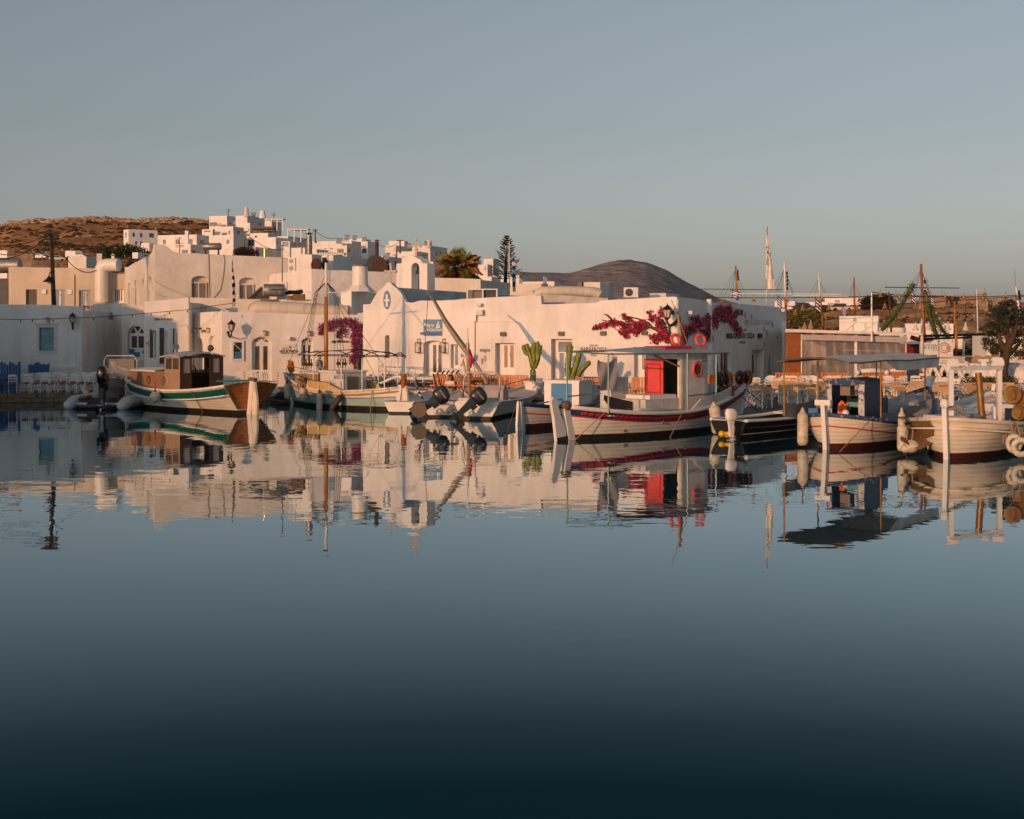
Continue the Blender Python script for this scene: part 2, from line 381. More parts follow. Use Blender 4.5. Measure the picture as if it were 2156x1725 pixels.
def shutter(W,a0,b0,a1,b1,dp,m,par,n=None,name='shutter',side=0,out=0):
    n = n or max(4,int((b1-b0)/.09)); b = MB()
    b.prism(W.w,[rect(a0,b0,a1,b1),rect(a0+.05,b0+.05,a1-.05,b1-.05)],dp,dp+.04)
    o = b.build(name,m,par,True)
    s = MB(); h = (b1-b0-.1)/n
    for i in range(n):
        z = b0+.05+i*h
        s.add([W.w(a0+.05,z,dp+.005),W.w(a1-.05,z,dp+.005),W.w(a1-.05,z+h*.95,dp+.035),W.w(a0+.05,z+h*.95,dp+.035)],[(0,1,2,3)])
    tag(s.build('louvres',m,o,True),kind='stuff')
    return o
def facade(W,outline,opens,par,m=PL,thick=.4,name='wall',wob=True):
    outl = wobble(outline) if wob else outline
    loops = [outl]+[o.loop() for o in opens]
    w = MB().prism(W.w,loops,0,thick).build(name,m,par,True)
    # backing just behind the openings
    for o in opens:
        k = o.k.get('back',DARK if o.k.get('empty') else None)
        if k: MB().prism(W.w,[rect(o.a0-.05,o.b0-.02,o.a1+.05,o.b1+.05)],thick+.005,thick+.02).build('reveal_back',k,par,True)
        fill(W,o,par)
    return w
def body(par,pts,z0,z1,m=PL,name='rear_wall'):
    fn = lambda a,b,t: Vector((a,b,t))
    return MB().prism(fn,[pts],z0,z1).build(name,m,par,True)
def block(name,label,W1,W2,top1,top2,back,opens1=(),opens2=(),m=PL,zr=None,z0=GZ-.3,cat='building',group=None,thick=.35):
    """A building with a left face W1 (may be None) and a front face W2; top lines as [(s,z)...] left to right."""
    c = (W1 or W2).A; t = thing(name,label,cat,(W2.A.x,W2.A.y,z0),0,group)
    zs = []
    if W1:
        tp = top1 if isinstance(top1,list) else [(0,top1),(W1.L,top1)]
        tp = tp[:-1]+[(tp[-1][0]-.004,tp[-1][1])]; facade(W1,[(tp[0][0],z0)]+[(tp[-1][0],z0)]+tp[::-1],list(opens1),t,m,thick); zs += [p[1] for p in tp]
    tp = top2 if isinstance(top2,list) else [(0,top2),(W2.L,top2)]
    tp = [(tp[0][0]+.004,tp[0][1])]+tp[1:]; facade(W2,[(tp[0][0],z0)]+[(tp[-1][0],z0)]+tp[::-1],list(opens2),t,m,thick); zs += [p[1] for p in tp]
    zr = zr or min(zs)-.3
    n2 = -W2.n; a = W2.w(.02,0,thick+.03); b = W2.w(W2.L-.02,0,thick+.03); back_b = W2.w(W2.L-.02,0,back)
    if W1:
        a1 = W1.w(.02,0,thick+.03); pts = [(a1.x,a1.y),(a.x,a.y),(b.x,b.y),(back_b.x,back_b.y),(a1.x+ (back_b.x-b.x)*.5,max(a1.y,back_b.y))]
    else:
        back_a = W2.w(.02,0,back); pts = [(a.x,a.y),(b.x,b.y),(back_b.x,back_b.y),(back_a.x,back_a.y)]
    body(t,pts,z0,zr,m,'rear_wall')
    fn = lambda a_,b_,t_: Vector((a_,b_,t_))
    MB().prism(fn,[pts],zr+.004,zr+.06).build('roof',ROOFM,t,True)
    # side wall on the right, seen from other positions
    MB().prism(fn,[[(b.x,b.y),(b.x+W2.dir.x*.02,b.y+W2.dir.y*.02),(back_b.x+W2.dir.x*.02,back_b.y+W2.dir.y*.02),(back_b.x,back_b.y)]],zr-.01,zr+.25).build('parapet',m,t,True)
    return t
def house(label,ul,uc,ur,vt,d,al=18,wins=(),wr=(),dz=None,m=PL,name='white_house',group='white cubic houses on the hill',vt2=None,depth=8,vb=None):
    """Box house far off: corner at uc; left face to ul, right face to ur."""
    a = R(al); xc = X(uc,d)
    def solve(u,dx,dy): k = (u-UC)/F; return (k*d-xc)/(dx-k*dy)
    Ll = max(.5,solve(ul,-math.cos(a),math.sin(a))); 
    Lr = max(.5,solve(ur,math.sin(a),math.cos(a))) if ur > uc else depth
    Lr = min(Lr,40)
    c = Vector((xc,d)); l = c+Vector((-math.cos(a),math.sin(a)))*Ll; r = c+Vector((math.sin(a),math.cos(a)))*Lr
    W1 = wall2(l,c); W2 = wall2(c,r); zt = Z(vt,d); z0 = Z(vb,d) if vb else zt-9
    t = thing(name,label,'house',(xc,d,z0),0,group)
    def ops(W,ws):
        o = []
        for (u0,v0,u1,v1,*kk) in ws:
            p,r_ = W.uv(u0,v0),W.uv(u1,v1); kw = kk[0] if kk else {}
            a0,a1 = min(p[0],r_[0]),max(p[0],r_[0])
            a0 = max(a0,.15); a1 = min(a1,W.L-.15); b1 = min(max(p[1],r_[1]),zt-.15); b0 = min(p[1],r_[1])
            if a1-a0 > .2 and b1-b0 > .2: o.append(Open('window',a0,b0,a1,b1,**{**dict(dp=.15,fw=.05,stile=.05,gm=GLASS),**kw}))
        return o
    facade(W1,[(0,z0),(W1.L-.004,z0),(W1.L-.004,zt),(0,zt)],ops(W1,wins),t,m,.3,wob=False)
    facade(W2,[(.004,z0),(W2.L,z0),(W2.L,zt),(.004,zt)],ops(W2,wr),t,m,.3,wob=False)
    pts = [W1.w(0,0,.35),c.to_3d()+(W1.dir*-.35)+(W2.dir*.35),W2.w(W2.L,0,.35),l.to_3d()+W2.dir*W2.L]
    body(t,[(p.x,p.y) for p in pts],z0,zt-.25,m)
    return t
# ---------------------------------------------------------------- water, quay, ground, hills
def water():
    m = bpy.data.materials.new('harbour_water'); m.use_nodes = True; n = m.node_tree; n.nodes.clear()
    mo = n.nodes.new('ShaderNodeOutputMaterial'); mx = n.nodes.new('ShaderNodeMixShader'); df = n.nodes.new('ShaderNodeBsdfDiffuse'); gl = n.nodes.new('ShaderNodeBsdfGlossy')
    df.inputs[0].default_value = (.004,.045,.066,1); gl.inputs[0].default_value = (.86,.95,.985,1); gl.inputs['Roughness'].default_value = .012
    fr = n.nodes.new('ShaderNodeFresnel'); fr.inputs[0].default_value = 1.33; cr = n.nodes.new('ShaderNodeValToRGB'); e = cr.color_ramp.elements
    e[0].position = .16; e[0].color = (.012,)*3+(1,); e[1].position = 1; e[1].color = (.97,)*3+(1,)
    for p_,v_ in ((.2,.07),(.26,.23),(.32,.38),(.43,.60),(.6,.78)): x_ = e.new(p_); x_.color = (v_,v_,v_,1)
    n.links.new(fr.outputs[0],cr.inputs[0]); n.links.new(cr.outputs[0],mx.inputs[0]); n.links.new(df.outputs[0],mx.inputs[1]); n.links.new(gl.outputs[0],mx.inputs[2]); n.links.new(mx.outputs[0],mo.inputs[0])
    tc = n.nodes.new('ShaderNodeTexCoord'); N = n.nodes.new
    def tex(sc_,det,st):
        mp = N('ShaderNodeMapping'); mp.inputs['Scale'].default_value = st; n.links.new(tc.outputs['Object'],mp.inputs[0])
        t = N('ShaderNodeTexNoise'); t.inputs['Scale'].default_value = sc_; t.inputs['Detail'].default_value = det; n.links.new(mp.outputs[0],t.inputs[0]); return t
    t1 = tex(1.5,2,(1,1.0,1)); t2 = tex(.09,2,(1,1,1)); t3 = tex(.35,1,(.55,1,1))
    r = N('ShaderNodeMapRange'); r.inputs[1].default_value = .42; r.inputs[2].default_value = .62; r.inputs[3].default_value = .25; r.inputs[4].default_value = 1.0
    n.links.new(t2.outputs['Fac'],r.inputs[0])
    mu = N('ShaderNodeMath'); mu.operation = 'MULTIPLY'; n.links.new(t1.outputs['Fac'],mu.inputs[0]); n.links.new(r.outputs[0],mu.inputs[1])
    m3 = N('ShaderNodeMath'); m3.operation = 'MULTIPLY_ADD'; n.links.new(t3.outputs['Fac'],m3.inputs[0]); m3.inputs[1].default_value = 1.2; n.links.new(mu.outputs[0],m3.inputs[2])
    bp = N('ShaderNodeBump'); bp.inputs['Distance'].default_value = .007; bp.inputs['Strength'].default_value = 1
    n.links.new(m3.outputs[0],bp.inputs['Height']); n.links.new(bp.outputs[0],gl.inputs['Normal'])
    w = MB().add([(-3000,-60,0),(3000,-60,0),(3000,6000,0),(-3000,6000,0)],[(0,1,2,3)]).build('water',m,fix=False)
    tag(w,kind='structure')
water()
# quay outline (x, y), left to right
QU = [(-120,69.3),(-21,69.3),(-16.5,69.3),(-15.2,70.6),(-9.5,70.6),(-4.9,69.9),(-.6,69.9),(1.0,64.0),(3.4,60.2),(7.6,53.5),(11,52.0),(24,51.6),(40,51.0),(140,50)]
g = MB(); n = len(QU)
g.add([(x,y,GZ) for x,y in QU]+[(x*1.0 if abs(x) < 100 else x,130,GZ) for x,y in QU],[(i,i+1,n+i+1,n+i) for i in range(n-1)])
tag(g.build('quay_pavement',PAVE,fix=False),kind='structure')
tag(MB().add([(-4000,129,GZ-.004),(4000,129,GZ-.004),(4000,6000,GZ-.004),(-4000,6000,GZ-.004)],[(0,1,2,3)]).build('ground',mat('dry_ground',(.2,.13,.08),.95,var=.3,vscale=.1),fix=False),kind='structure')
qw = thing('quay_wall','low stone harbour wall along the waterfront terrace','quay wall',(0,69.3,0)); qw['kind'] = 'structure'; del qw['category']
b = MB()
for i in range(n-1):
    (x0,y0),(x1,y1) = QU[i],QU[i+1]; b.add([(x0,y0+.03,-.6),(x1,y1+.03,-.6),(x1,y1+.03,GZ-.02),(x0,y0+.03,GZ-.02)],[(0,1,2,3)])
b.build('wall_core',mat('wet_stone',(.05,.035,.025),.5,var=.4,vscale=2),qw,True)
for i in range(1,n-2):
    (x0,y0),(x1,y1) = QU[i],QU[i+1]
    if i == 1: x0 = -27
    d = Vector((x1-x0,y1-y0)); L = d.length; d.normalize(); nn = Vector((d.y,-d.x)); s = 0; k = 0
    if i == 1: pass
    for row,(zt,zb,dep) in enumerate(((GZ+.015,GZ-.17,.5),(GZ-.19,.02,.42))):
        s = rnd.uniform(-.6,0)*row
        while s < L:
            w_ = rnd.uniform(.9,1.9); e = min(s+w_,L); s_ = max(s,0)
            if e-s_ > .15:
                j = rnd.uniform(-.02,.03); p = [Vector((x0,y0))+d*(s_+.012)+nn*(.06+j),Vector((x0,y0))+d*(e-.012)+nn*(.06+j)]
                o = MB(); q0 = p[0]-nn*dep; q1 = p[1]-nn*dep; zz = zt+rnd.uniform(-.006,.006)
                o.add([(a.x,a.y,z) for z in (zb,zz) for a in (p[0],p[1],q1,q0)],[(0,1,2,3),(4,5,6,7),(0,1,5,4),(1,2,6,5),(2,3,7,6),(3,0,4,7)])
                o.build('stone',STONE,qw,True)
            s += w_
# flagstones with pale joints on the pavement, where the terrace is open to view
jn = MB()
for _ in range(900):
    if rnd.random() < .35: x,y = rnd.uniform(-27,-16.5),rnd.uniform(69.9,73.5)
    elif rnd.random() < .5: x,y = rnd.uniform(-14,0),rnd.uniform(71.2,76)
    else:
        x = rnd.uniform(2,22); y = rnd.uniform(max(53.2,62-(x-2)*1.6),66)
    a = rnd.uniform(0,3.14); l = rnd.uniform(.15,.45)
    dx,dy = math.cos(a)*l,math.sin(a)*l; px,py = -math.sin(a)*.014,math.cos(a)*.014
    jn.add([(x-dx+px,y-dy+py,GZ+.005),(x-dx-px,y-dy-py,GZ+.005),(x+dx-px,y+dy-py,GZ+.005),(x+dx+px,y+dy+py,GZ+.005)],[(0,1,2,3)])
tag(jn.build('paving_joints',JOINT,fix=False),kind='stuff')
def interp(tab,u):
    for (a,b),(c,d) in zip(tab,tab[1:]):
        if u <= c: return b+(d-b)*(u-a)/(c-a)
    return tab[-1][1]
def hill(name,m,tab,d0,d1,d2,nu,nd,amp,fs,z0=0.5,terr=0,pw=1.0):
    u0,u1 = tab[0][0],tab[-1][0]; pts = []
    for j in range(nd+1):
        row = []; tt = j/nd
        for i in range(nu+1):
            u = u0+(u1-u0)*i/nu; zr = Z(interp(tab,u),d1)
            if tt < .8: k = tt/.8; d = d0+(d1-d0)*k; z = z0+(zr-z0)*(k**pw)
            else: k = (tt-.8)/.2; d = d1+(d2-d1)*k; z = zr-(zr-z0)*k*.8
            x = X(u,d if tt < .8 else d1); nz = noise.fractal(Vector((x*fs,d*fs,1.7)),.9,2.1,5)
            if terr: z = z*(1-terr)+terr*(round(z/2.2)*2.2*.5+z*.5)
            row.append((x,d,z+nz*amp*min(1,tt*4+.1)))
        pts.append(row)
    return tag(MB().grid(pts).build(name,m,smooth='all',fix=False),kind='structure')
LH = [(-700,500),(-300,488),(0,474),(30,467),(90,463),(160,460),(230,461),(300,460),(380,462),(440,467),(500,480),(600,505),(760,535),(900,566),(1100,610)]
def hz(u,d,tab=LH,d0=130,d1=640,z0=.5,pw=1.0):
    k = min(1,max(0,(d-d0)/(d1-d0))); return z0+(Z(interp(tab,u),d1)-z0)*k**pw
hill('hill',HILLM,LH,130,640,900,260,110,1.1,.05,terr=.5,pw=1.5)
MH = [(1020,640),(1095,571),(1160,571),(1200,572),(1255,561),(1300,555),(1325,553),(1360,558),(1400,573),(1450,600),(1510,628),(1560,640),(1620,652)]
hill('far_hill',HILLF,MH,1300,2100,2600,120,40,5,.006)
hill('farther_hill',HILLFF,[(1640,668),(1770,655),(1830,640),(1865,629),(1900,642),(1950,655),(2000,668)],3500,4200,4600,40,10,4,.003)
RH = [(1600,690),(1660,668),(1700,655),(1760,652),(1830,650),(1880,648),(1930,640),(1990,632),(2040,628),(2100,634),(2156,640),(2400,640),(2700,660)]
hill('slope',mat('dry_slope',(.56,.34,.19),1.0,c2=(.32,.17,.08),vscale=.12,bump=.6,bscale=.5,spec=.1),RH,125,260,420,160,80,.8,.08,terr=.4)
# scrub and rocks scattered over the slopes (nobody could count them)
def scatter(name,m,n,tab,d0,d1,ur,smin,smax,flat=.6,z0=.5,ridge=False,pw=1.0):
    b = MB()
    for _ in range(n):
        u = rnd.uniform(*ur); k = rnd.random()**.8 if not ridge else rnd.uniform(.96,1.0); d = d0+(d1-d0)*k
        if not ridge and noise.noise(Vector((u*.02,d*.03,0))) < -.15: continue
        x = X(u,d); z = hz(u,d,tab,d0,d1,z0,pw)+noise.fractal(Vector((x*(.05 if d1 > 500 else .08),d*(.05 if d1 > 500 else .08),1.7)),.9,2.1,5)*(1.1 if d1 > 500 else .8)
        s = rnd.uniform(smin,smax); o = len(b.v); nn = 6
        vs = [Vector((x,d,z+s*flat))]
        for r_,zz in ((.7,.75),(1,.1)):
            for i in range(nn):
                a = i*2*math.pi/nn+rnd.uniform(-.3,.3); rr = s*r_*rnd.uniform(.7,1.25); vs.append(Vector((x+math.cos(a)*rr*1.3,d+math.sin(a)*rr,z+s*flat*zz*rnd.uniform(.7,1.2)-.2)))
        fs = [(0,1+i,1+(i+1) % nn) for i in range(nn)]+[(1+i,1+nn+i,1+nn+(i+1) % nn,1+(i+1) % nn) for i in range(nn)]
        b.add(vs,fs)
    tag(b.build(name,m),kind='stuff')
scatter('hill_scrub',SHRUB,2600,LH,130,640,(-60,760),.4,1.7,.6,pw=1.5)
scatter('hill_rocks',ROCKM,2600,LH,130,640,(-60,760),.2,.75,.6,pw=1.5)
scatter('ridge_rocks',ROCKM,420,LH,130,640,(-60,480),.6,1.8,.7,ridge=True,pw=1.5)
scatter('slope_scrub',SHRUB,1500,RH,125,260,(1620,2200),.15,.6,.55)
scatter('slope_rocks',ROCKM,1100,RH,125,260,(1620,2200),.07,.24,.7)
# ---------------------------------------------------------------- waterfront buildings
def op(W,kind,c,x0,y0,x1,y1,**k):
    p,r_ = W.q(c,x0,y0),W.q(c,x1,y1); return Open(kind,p[0],p[1],r_[0],r_[1],**k)
# house in the shade at the left with the pale blue shutters
W = Wall(-260,77,173.3,77)
o1 = op(W,'window','2',487,340,666,627,cols=2,rows=3,gm=SHUT,fm=SHUT,fw=.06,stile=.07,dp=.1,frame=.17)
G1 = block('quay_house','low white quay house in shade with pale blue shuttered window',None,W,None,[(0,4.85),W.uv(0,641),W.uv(100,642),W.uv(160,645),W.uv(173.3,648)],9,(),[o1],m=PL,zr=4.3)
MB().prism(W.w,[[(W.L-.42,GZ),(W.L+.0,GZ),(W.L,3.9),(W.L-.2,4.1)]],-.10,0).build('buttress',PL,G1,True)
# alley wall with the script sign
W = Wall(172,81,191,80.5)
GA = block('alley_building','narrow white alley wall carrying a vertical black script sign',None,W,None,Z(671,81),5,m=PL2,zr=Z(671,81)-.3)
text_obj('Calypso',.62,BLK,GA,lambda x,y,z: W.w(W.uv(180,0)[0]-y*.95,2.62+x,-.01-abs(z)*.1),shear=.35,sx=.98)
# alley side wall, arches in a row, then the big arched shop front
Wa = Wall(190,87,256,80.5); Wb = Wall(256,80.5,306,80.2)
def tops(W,c,pts): return [W.q(c,x,y) for x,y in pts]
oa = []
for x0,x1,y0,y1,ar in ((1132,1152,1525,1900,1),(1166,1190,1520,1900,1),(1204,1216,1590,1850,1),(1226,1238,1590,1850,1),(1254,1280,1592,1990,1),(1297,1312,1642,1880,0),(1334,1356,1642,1880,0),(1374,1397,1642,1880,0),(1426,1468,1590,1990,0)):
    oa.append(op(Wa,'door' if y1 > 1950 else 'window','1',x0,y0,x1,y1,arch=bool(ar),flat=1.0,cols=1,gm=TAN,fm=TAN,fw=.04,stile=.03,dp=.2))
ob = op(Wb,'door','2',1572,316,1772,745,arch=True,fan=3,cols=2,rows=1,low=.42,fw=.07,gm=GLASS,dp=.25)
t1 = tops(Wa,'1',((1112,1245),(1180,1222),(1260,1212),(1330,1212),(1460,1212),(1499,1230)))
t1[0] = (0,t1[0][1]); t1[-1] = (Wa.L,t1[-1][1])
t2 = [(0,Wb.q('1',1500,1230)[1]),(.8,Wb.q('1',1540,1240)[1]),(Wb.L,Wb.q('1',1680,1240)[1])]
GB = block('arcade_building','white building down the alley with rows of narrow openings and a large arched shop front',Wa,Wb,t1,t2,7,oa,[ob],m=PL2)
pp = MB().prism(Wb.w,[rect(*Wb.q('2',1572,745),*Wb.q('2',1772,590))],.2,.23).build('poster_panel',WPAINT,GB,True)
for x0,x1,y0,y1 in ((1575,1640,605,665),(1625,1705,645,702),(1735,1770,622,665)): MB().prism(Wb.w,[rect(*Wb.q('2',x0,y1),*Wb.q('2',x1,y0))],.18-(x0 == 1625)*.01,.2).build('poster_print',AQUA,pp,True)
# small sign restaurant block
Ws = Wall(303.6,78.3,396,78.3)
def nar(x0,y0,x1,y1,W,**k): return op(W,k.pop('kind','window'),'4',x0,y0,x1,y1,**k)
os_ = [nar(20,370,72,712,Ws,arch=True,cols=1,fan=2,dp=.05,fw=.05,stile=.06,gm=GLASS),nar(172,372,228,900,Ws,kind='door',cols=1,transom=.18,dp=.05,fw=.05,gm=GLASS),
       nar(300,352,357,668,Ws,arch=True,cols=1,fan=2,dp=.05,fw=.05,stile=.06,gm=GLASS)]
GS = block('taverna_block','white taverna block with dark open shutters beside narrow arched windows',None,Ws,None,tops(Ws,'3',((-72,1192),(0,1185),(200,1172),(340,1156),(475,1140))),8,(),os_)
for x0,y0,x1,y1 in ((2,363,20,712),(120,345,172,782),(286,352,300,668)):
    MB().prism(Ws.w,[rect(*Ws.q('4',x0,y1),*Ws.q('4',x1,y0))],-.06,.0).build('shutter',DKPRINT,GS,True)
tag(MB().prism(Ws.w,[rect(*Ws.q('4',125,305),*Ws.q('4',214,135))],-.03,0).build('sign_board',WPAINT,s1 := thing('wall_sign','small white sign with fish and glass logo high on the taverna wall','sign',Ws.w(*Ws.q('4',170,220))),True))
text_obj('SIGI IKTHIOS',.17,BLK,s1,lambda x,y,z: Ws.w(Ws.q('4',168,240)[0]+x,Ws.q('4',168,240)[1]+y,-.045-z),bold=.004)
def fish_glass(W,c,cx,cy,s,par):
    a,b_ = W.q(c,cx,cy); w = lambda x,y: W.w(a+x*s,b_+y*s,-.045)
    b = MB(); pts = [w(-.5+.62*i/8,.14*math.sin(math.pi*i/8)) for i in range(9)]; b.tube(pts,.02*s,4)
    b.tube([w(-.5+.62*i/8,-.14*math.sin(math.pi*i/8)) for i in range(9)],.02*s,4)
    b.tube([w(-.5,0),w(-.68,.13),w(-.68,-.13),w(-.5,0)],.02*s,4)
    b.build('fish_logo',BLK,par,True)
    g = MB(); g.add([w(.1,.32),w(.5,.32),w(.3,.05)],[(0,1,2)]); g.tube([w(.3,.1),w(.3,-.25)],.022*s,4); g.tube([w(.16,-.26),w(.44,-.26)],.022*s,4); g.build('glass_logo',BLK,par,True)
fish_glass(Ws,'4',165,200,.3,s1)
# upper terrace parapet behind the tavern
Wp = Wall(396,81.5,662,81.5)
GP = block('terrace_wall','white rooftop terrace parapet above the taverna',None,Wp,None,tops(Wp,'3',((475,1140),(800,1150),(1300,1160),(1700,1165),(2000,1165),(2035,1200))),4,m=PL2)
# tavern with arched doors
Wl = Wall(394,80.3,467.5,77.0); Wf = Wall(467.5,77.0,768,79.2)
ol = [nar(548,455,650,900,Wl,kind='door',arch=True,cols=1,fan=1,dp=.32,fw=.1,gm=GLASS),nar(724,438,800,900,Wl,arch=True,cols=1,fan=1,dp=.32,fw=.1,gm=GLASS)]
of = [nar(1255,455,1500,1000,Wf,kind='door',arch=True,cols=2,fan=4,low=.14,dp=.2,fw=.10,stile=.2,gm=CURT,flat=.62),
      nar(1863,468,2012,810,Wf,arch=True,cols=2,fan=3,rows=2,dp=.2,fw=.07,stile=.14,gm=GLASS,flat=.85),
      op(Wf,'door','6',1003,480,1110,900,cols=1,dp=.3,fw=.1,transom=.2,gm=GLASS)]
GT = block('taverna','white taverna with fan topped arched doors and lantern at the corner',Wl,Wf,[(0,Z(658,78)),(Wl.L,Z(656,77))],[(0,Z(654.5,77)),Wf.q('3',940,1318),Wf.q('3',1500,1328),Wf.q('5',0,1345),Wf.q('5',770,1355),(Wf.L,Wf.q('5',770,1355)[1])],8,ol,of,zr=Z(668,78))
MB().tube([Wl.w(Wl.L-.35,Z(655,77)-.02,.12),Wl.w(Wl.L-.1,Z(655,77)+.12,.12),Wf.w(.35,Z(655,77)-.03,.12)],.05,6).build('roof_bead',PL,GT,True)
# poster case, sign boards on the tavern wall
t = thing('poster_case','framed black poster of a white fish skeleton over blue water','poster',Wf.w(*Wf.q('4',1080,620)))
MB().prism(Wf.w,[rect(*Wf.q('4',1003,752),*Wf.q('4',1158,500)),rect(*Wf.q('4',1028,727),*Wf.q('4',1130,523))],-.09,0).build('frame',WPAINT,t,True)
MB().prism(Wf.w,[rect(*Wf.q('4',1028,727),*Wf.q('4',1130,640))],-.03,-.01).build('water_print',AQUA,t,True)
MB().prism(Wf.w,[rect(*Wf.q('4',1028,639),*Wf.q('4',1130,523))],-.03,-.01).build('black_print',DKPRINT,t,True)
a,b_ = Wf.q('4',1045,552); b = MB(); w = lambda x,y: Wf.w(a+x,b_-y,-.04)
b.tube([w(0,0),w(.13,.12),w(.26,.24),w(.33,.32)],[.012,.01,.008,.006],5); b.ball(w(-.02,-.03),.06,8,5); b.tube([w(.33,.3),w(.42,.28)],.015,4); b.tube([w(.33,.3),w(.34,.4)],.015,4)
for i in range(4): k = .07+i*.06; b.tube([w(k-.03,k+.03),w(k+.04,k-.04)],.006,4)
b.build('fish_skeleton',WPAINT,t,True)
t = thing('wall_sign','white board with fish and wine glass logo between the taverna doors','sign',Wf.w(*Wf.q('4',1700,620)))
MB().prism(Wf.w,[rect(*Wf.q('4',1610,693),*Wf.q('4',1805,545))],-.035,0).build('board',WPAINT,t,True)
text_obj('SIGI IKTHIOS',.175,BLK,t,lambda x,y,z: Wf.w(Wf.q('4',1706,635)[0]+x,Wf.q('4',1706,635)[1]+y,-.045-z),bold=.004,sx=.98)
text_obj('RESTAURANT & COCKTAIL BAR',.055,BLK,t,lambda x,y,z: Wf.w(Wf.q('4',1706,657)[0]+x,Wf.q('4',1706,657)[1]+y,-.045-z),bold=.002)
fish_glass(Wf,'4',1700,603,.42,t)
t = thing('wall_lettering','small black lowercase lettering under the purple flowers','sign',Wf.w(*Wf.q('6',797,512)))
text_obj('sigi ikthios',.22,BLK,t,lambda x,y,z: Wf.w(Wf.q('6',797,512)[0]+x,Wf.q('6',797,512)[1]+y,-.02-z),bold=.005)
t = thing('wall_sign','small white board with two black words above the two arched niches','sign',Wl.w(*Wl.q('4',665,370)))
MB().prism(Wl.w,[rect(*Wl.q('4',612,413),*Wl.q('4',716,325))],-.03,0).build('board',WPAINT,t,True)
for tx,x,y in (('σιγή',628,352),('ιχθύος',672,385)): text_obj(tx,.19,BLK,t,lambda a_,b__,z: Wl.w(Wl.q('4',x,y)[0]+a_,Wl.q('4',x,y)[1]+b__,-.04-z),bold=.004)
# tall white house with the arched shuttered windows
Wl4 = Wall(262.5,96,326.4,88.5); Wf4 = Wall(326.4,88.5,606.5,91)
ofs = [op(Wf4,'window','3',511,873,725,1180,arch=True,flat=.55,empty=True,back=PL2),op(Wf4,'window','3',1099,894,1304,1190,arch=True,flat=.55,empty=True,back=PL2)]
ols = [op(Wl4,'window','1',x0,y0,x1,y1,arch=True,empty=True,back=TAN) for x0,y0,x1,y1 in ((1835,878,1868,1190),(1752,912,1776,1290),(1798,960,1812,1120),(1655,930,1678,1230),(1580,960,1600,1230))]
tl = tops(Wl4,'1',((1540,765),(1575,768),(1640,725),(1800,640),(1868,600),(1885,530),(1893,492),(1905,486)))
tl[0] = (0,tl[0][1]); tl[-1] = (Wl4.L,tl[-1][1])
tf = tops(Wf4,'3',((63,485),(160,488),(200,508),(240,540),(290,575),(350,590),(600,600),(1000,622),(1400,638),(1700,652)))
G4 = block('tall_house','tall greyish white two storey house with two arched shuttered windows',Wl4,Wf4,tl,tf,12,ols,ofs,m=PL2,zr=Z(592,90))
for i,(x0,y0,x1,y1) in enumerate(((511,873,725,1180),(1099,894,1304,1190))):
    a0,b0 = Wf4.q('3',x0,y1); a1,b1 = Wf4.q('3',x1,y0); sp = Wf4.q('3',x0,y0+75)[1]; mid = a0+(a1-a0)*.42
    f = MB().prism(Wf4.w,[rect(a0,b0,a1-.12,sp),rect(a0+.05,b0+.05,mid-.03,sp-.08),rect(mid+.03,b0+.05,a1-.17,sp-.08)],.16,.22).build('window',PL2,G4,True)
    MB().prism(Wf4.w,[rect(a0,b0,a1-.12,sp-.02)],.23,.24).build('pane',GLASS,f,True)
    for (p,r_) in ((a0+.06,mid-.04),(mid+.04,a1-.18)): shutter(Wf4,p,b0+.06,r_,sp-.09,.17,mat('grey_shutter',(.30,.27,.25),.7,var=.2) if i == 0 and p < mid else MATS['grey_shutter'],G4,n=22)
for k,x in enumerate((1652,1767)):                  # open shutters on the lit side
    a0,b0 = Wl4.q('1',x-28*(1-k)+0,1295); a1,b1 = Wl4.q('1',x+22,1010)
    shutter(Wl4,min(a0,a1-.5),b0,a1,b1,-.06,WPAINT,G4,n=24)
def cable(pts,r,name,m,par=None,sag=0,n=12,world=True):
    P2 = []
    for (a,b_) in zip(pts,pts[1:]):
        a,b_ = Vector(a),Vector(b_)
        for i in range(n): k = i/n; P2.append(a.lerp(b_,k)-Vector((0,0,sag*4*k*(1-k)*(b_-a).length/10)))
    P2.append(Vector(pts[-1])); return MB().tube(P2,r,5).build(name,m,par,world)
for c_,pts in (('3',((722,610),(728,840),(735,1140))),('3',((905,615),(920,700),(900,900),(870,1050),(790,1145)))):
    cable([Wf4.w(*Wf4.q(c_,x,y),-.03) for x,y in pts],.018,'wall_cable',GALV,G4,n=3)
# tan building at the back left
Wt = Wall(-60,100,17.9,99.2); W3 = Wall(17.9,99,263,97)
o3 = [op(W3,'door','1',x0,y0,x1,1300,cols=2,gm=g_,fm=m_,fw=.06,dp=.22) for x0,y0,x1,g_,m_ in ((317,1042,455,DGREY,SEATG),(640,1046,795,CURT,WPAINT),(972,1052,1108,CURT,PL2))]
o3.append(op(W3,'window','1',1375,1042,1528,1218,cols=4,gm=DARK,fw=.16,stile=.08,dp=.12))
G3 = block('tan_house','long tan two storey house with shuttered balcony doors behind the utility pole',None,W3,None,tops(W3,'1',((105,766),(500,772),(1000,778),(1265,785),(1360,835),(1540,838))),9,(),o3,m=TAN)
MB().prism(W3.w,[rect(*W3.q('1',905,1240),*W3.q('1',925,855))],-.12,0).build('wall_rib',TAN,G3,True)
for x,y in ((553,1070),(868,1074)): MB().cbox(W3.w(*W3.q('1',x,y),-.08),(.3,.16,.3)).build('wall_light',WPAINT,G3,True)
duct = thing('vent_duct','thick white vent duct with an elbow climbing the tan house wall','duct',W3.w(*W3.q('1',1320,1200),-.8))
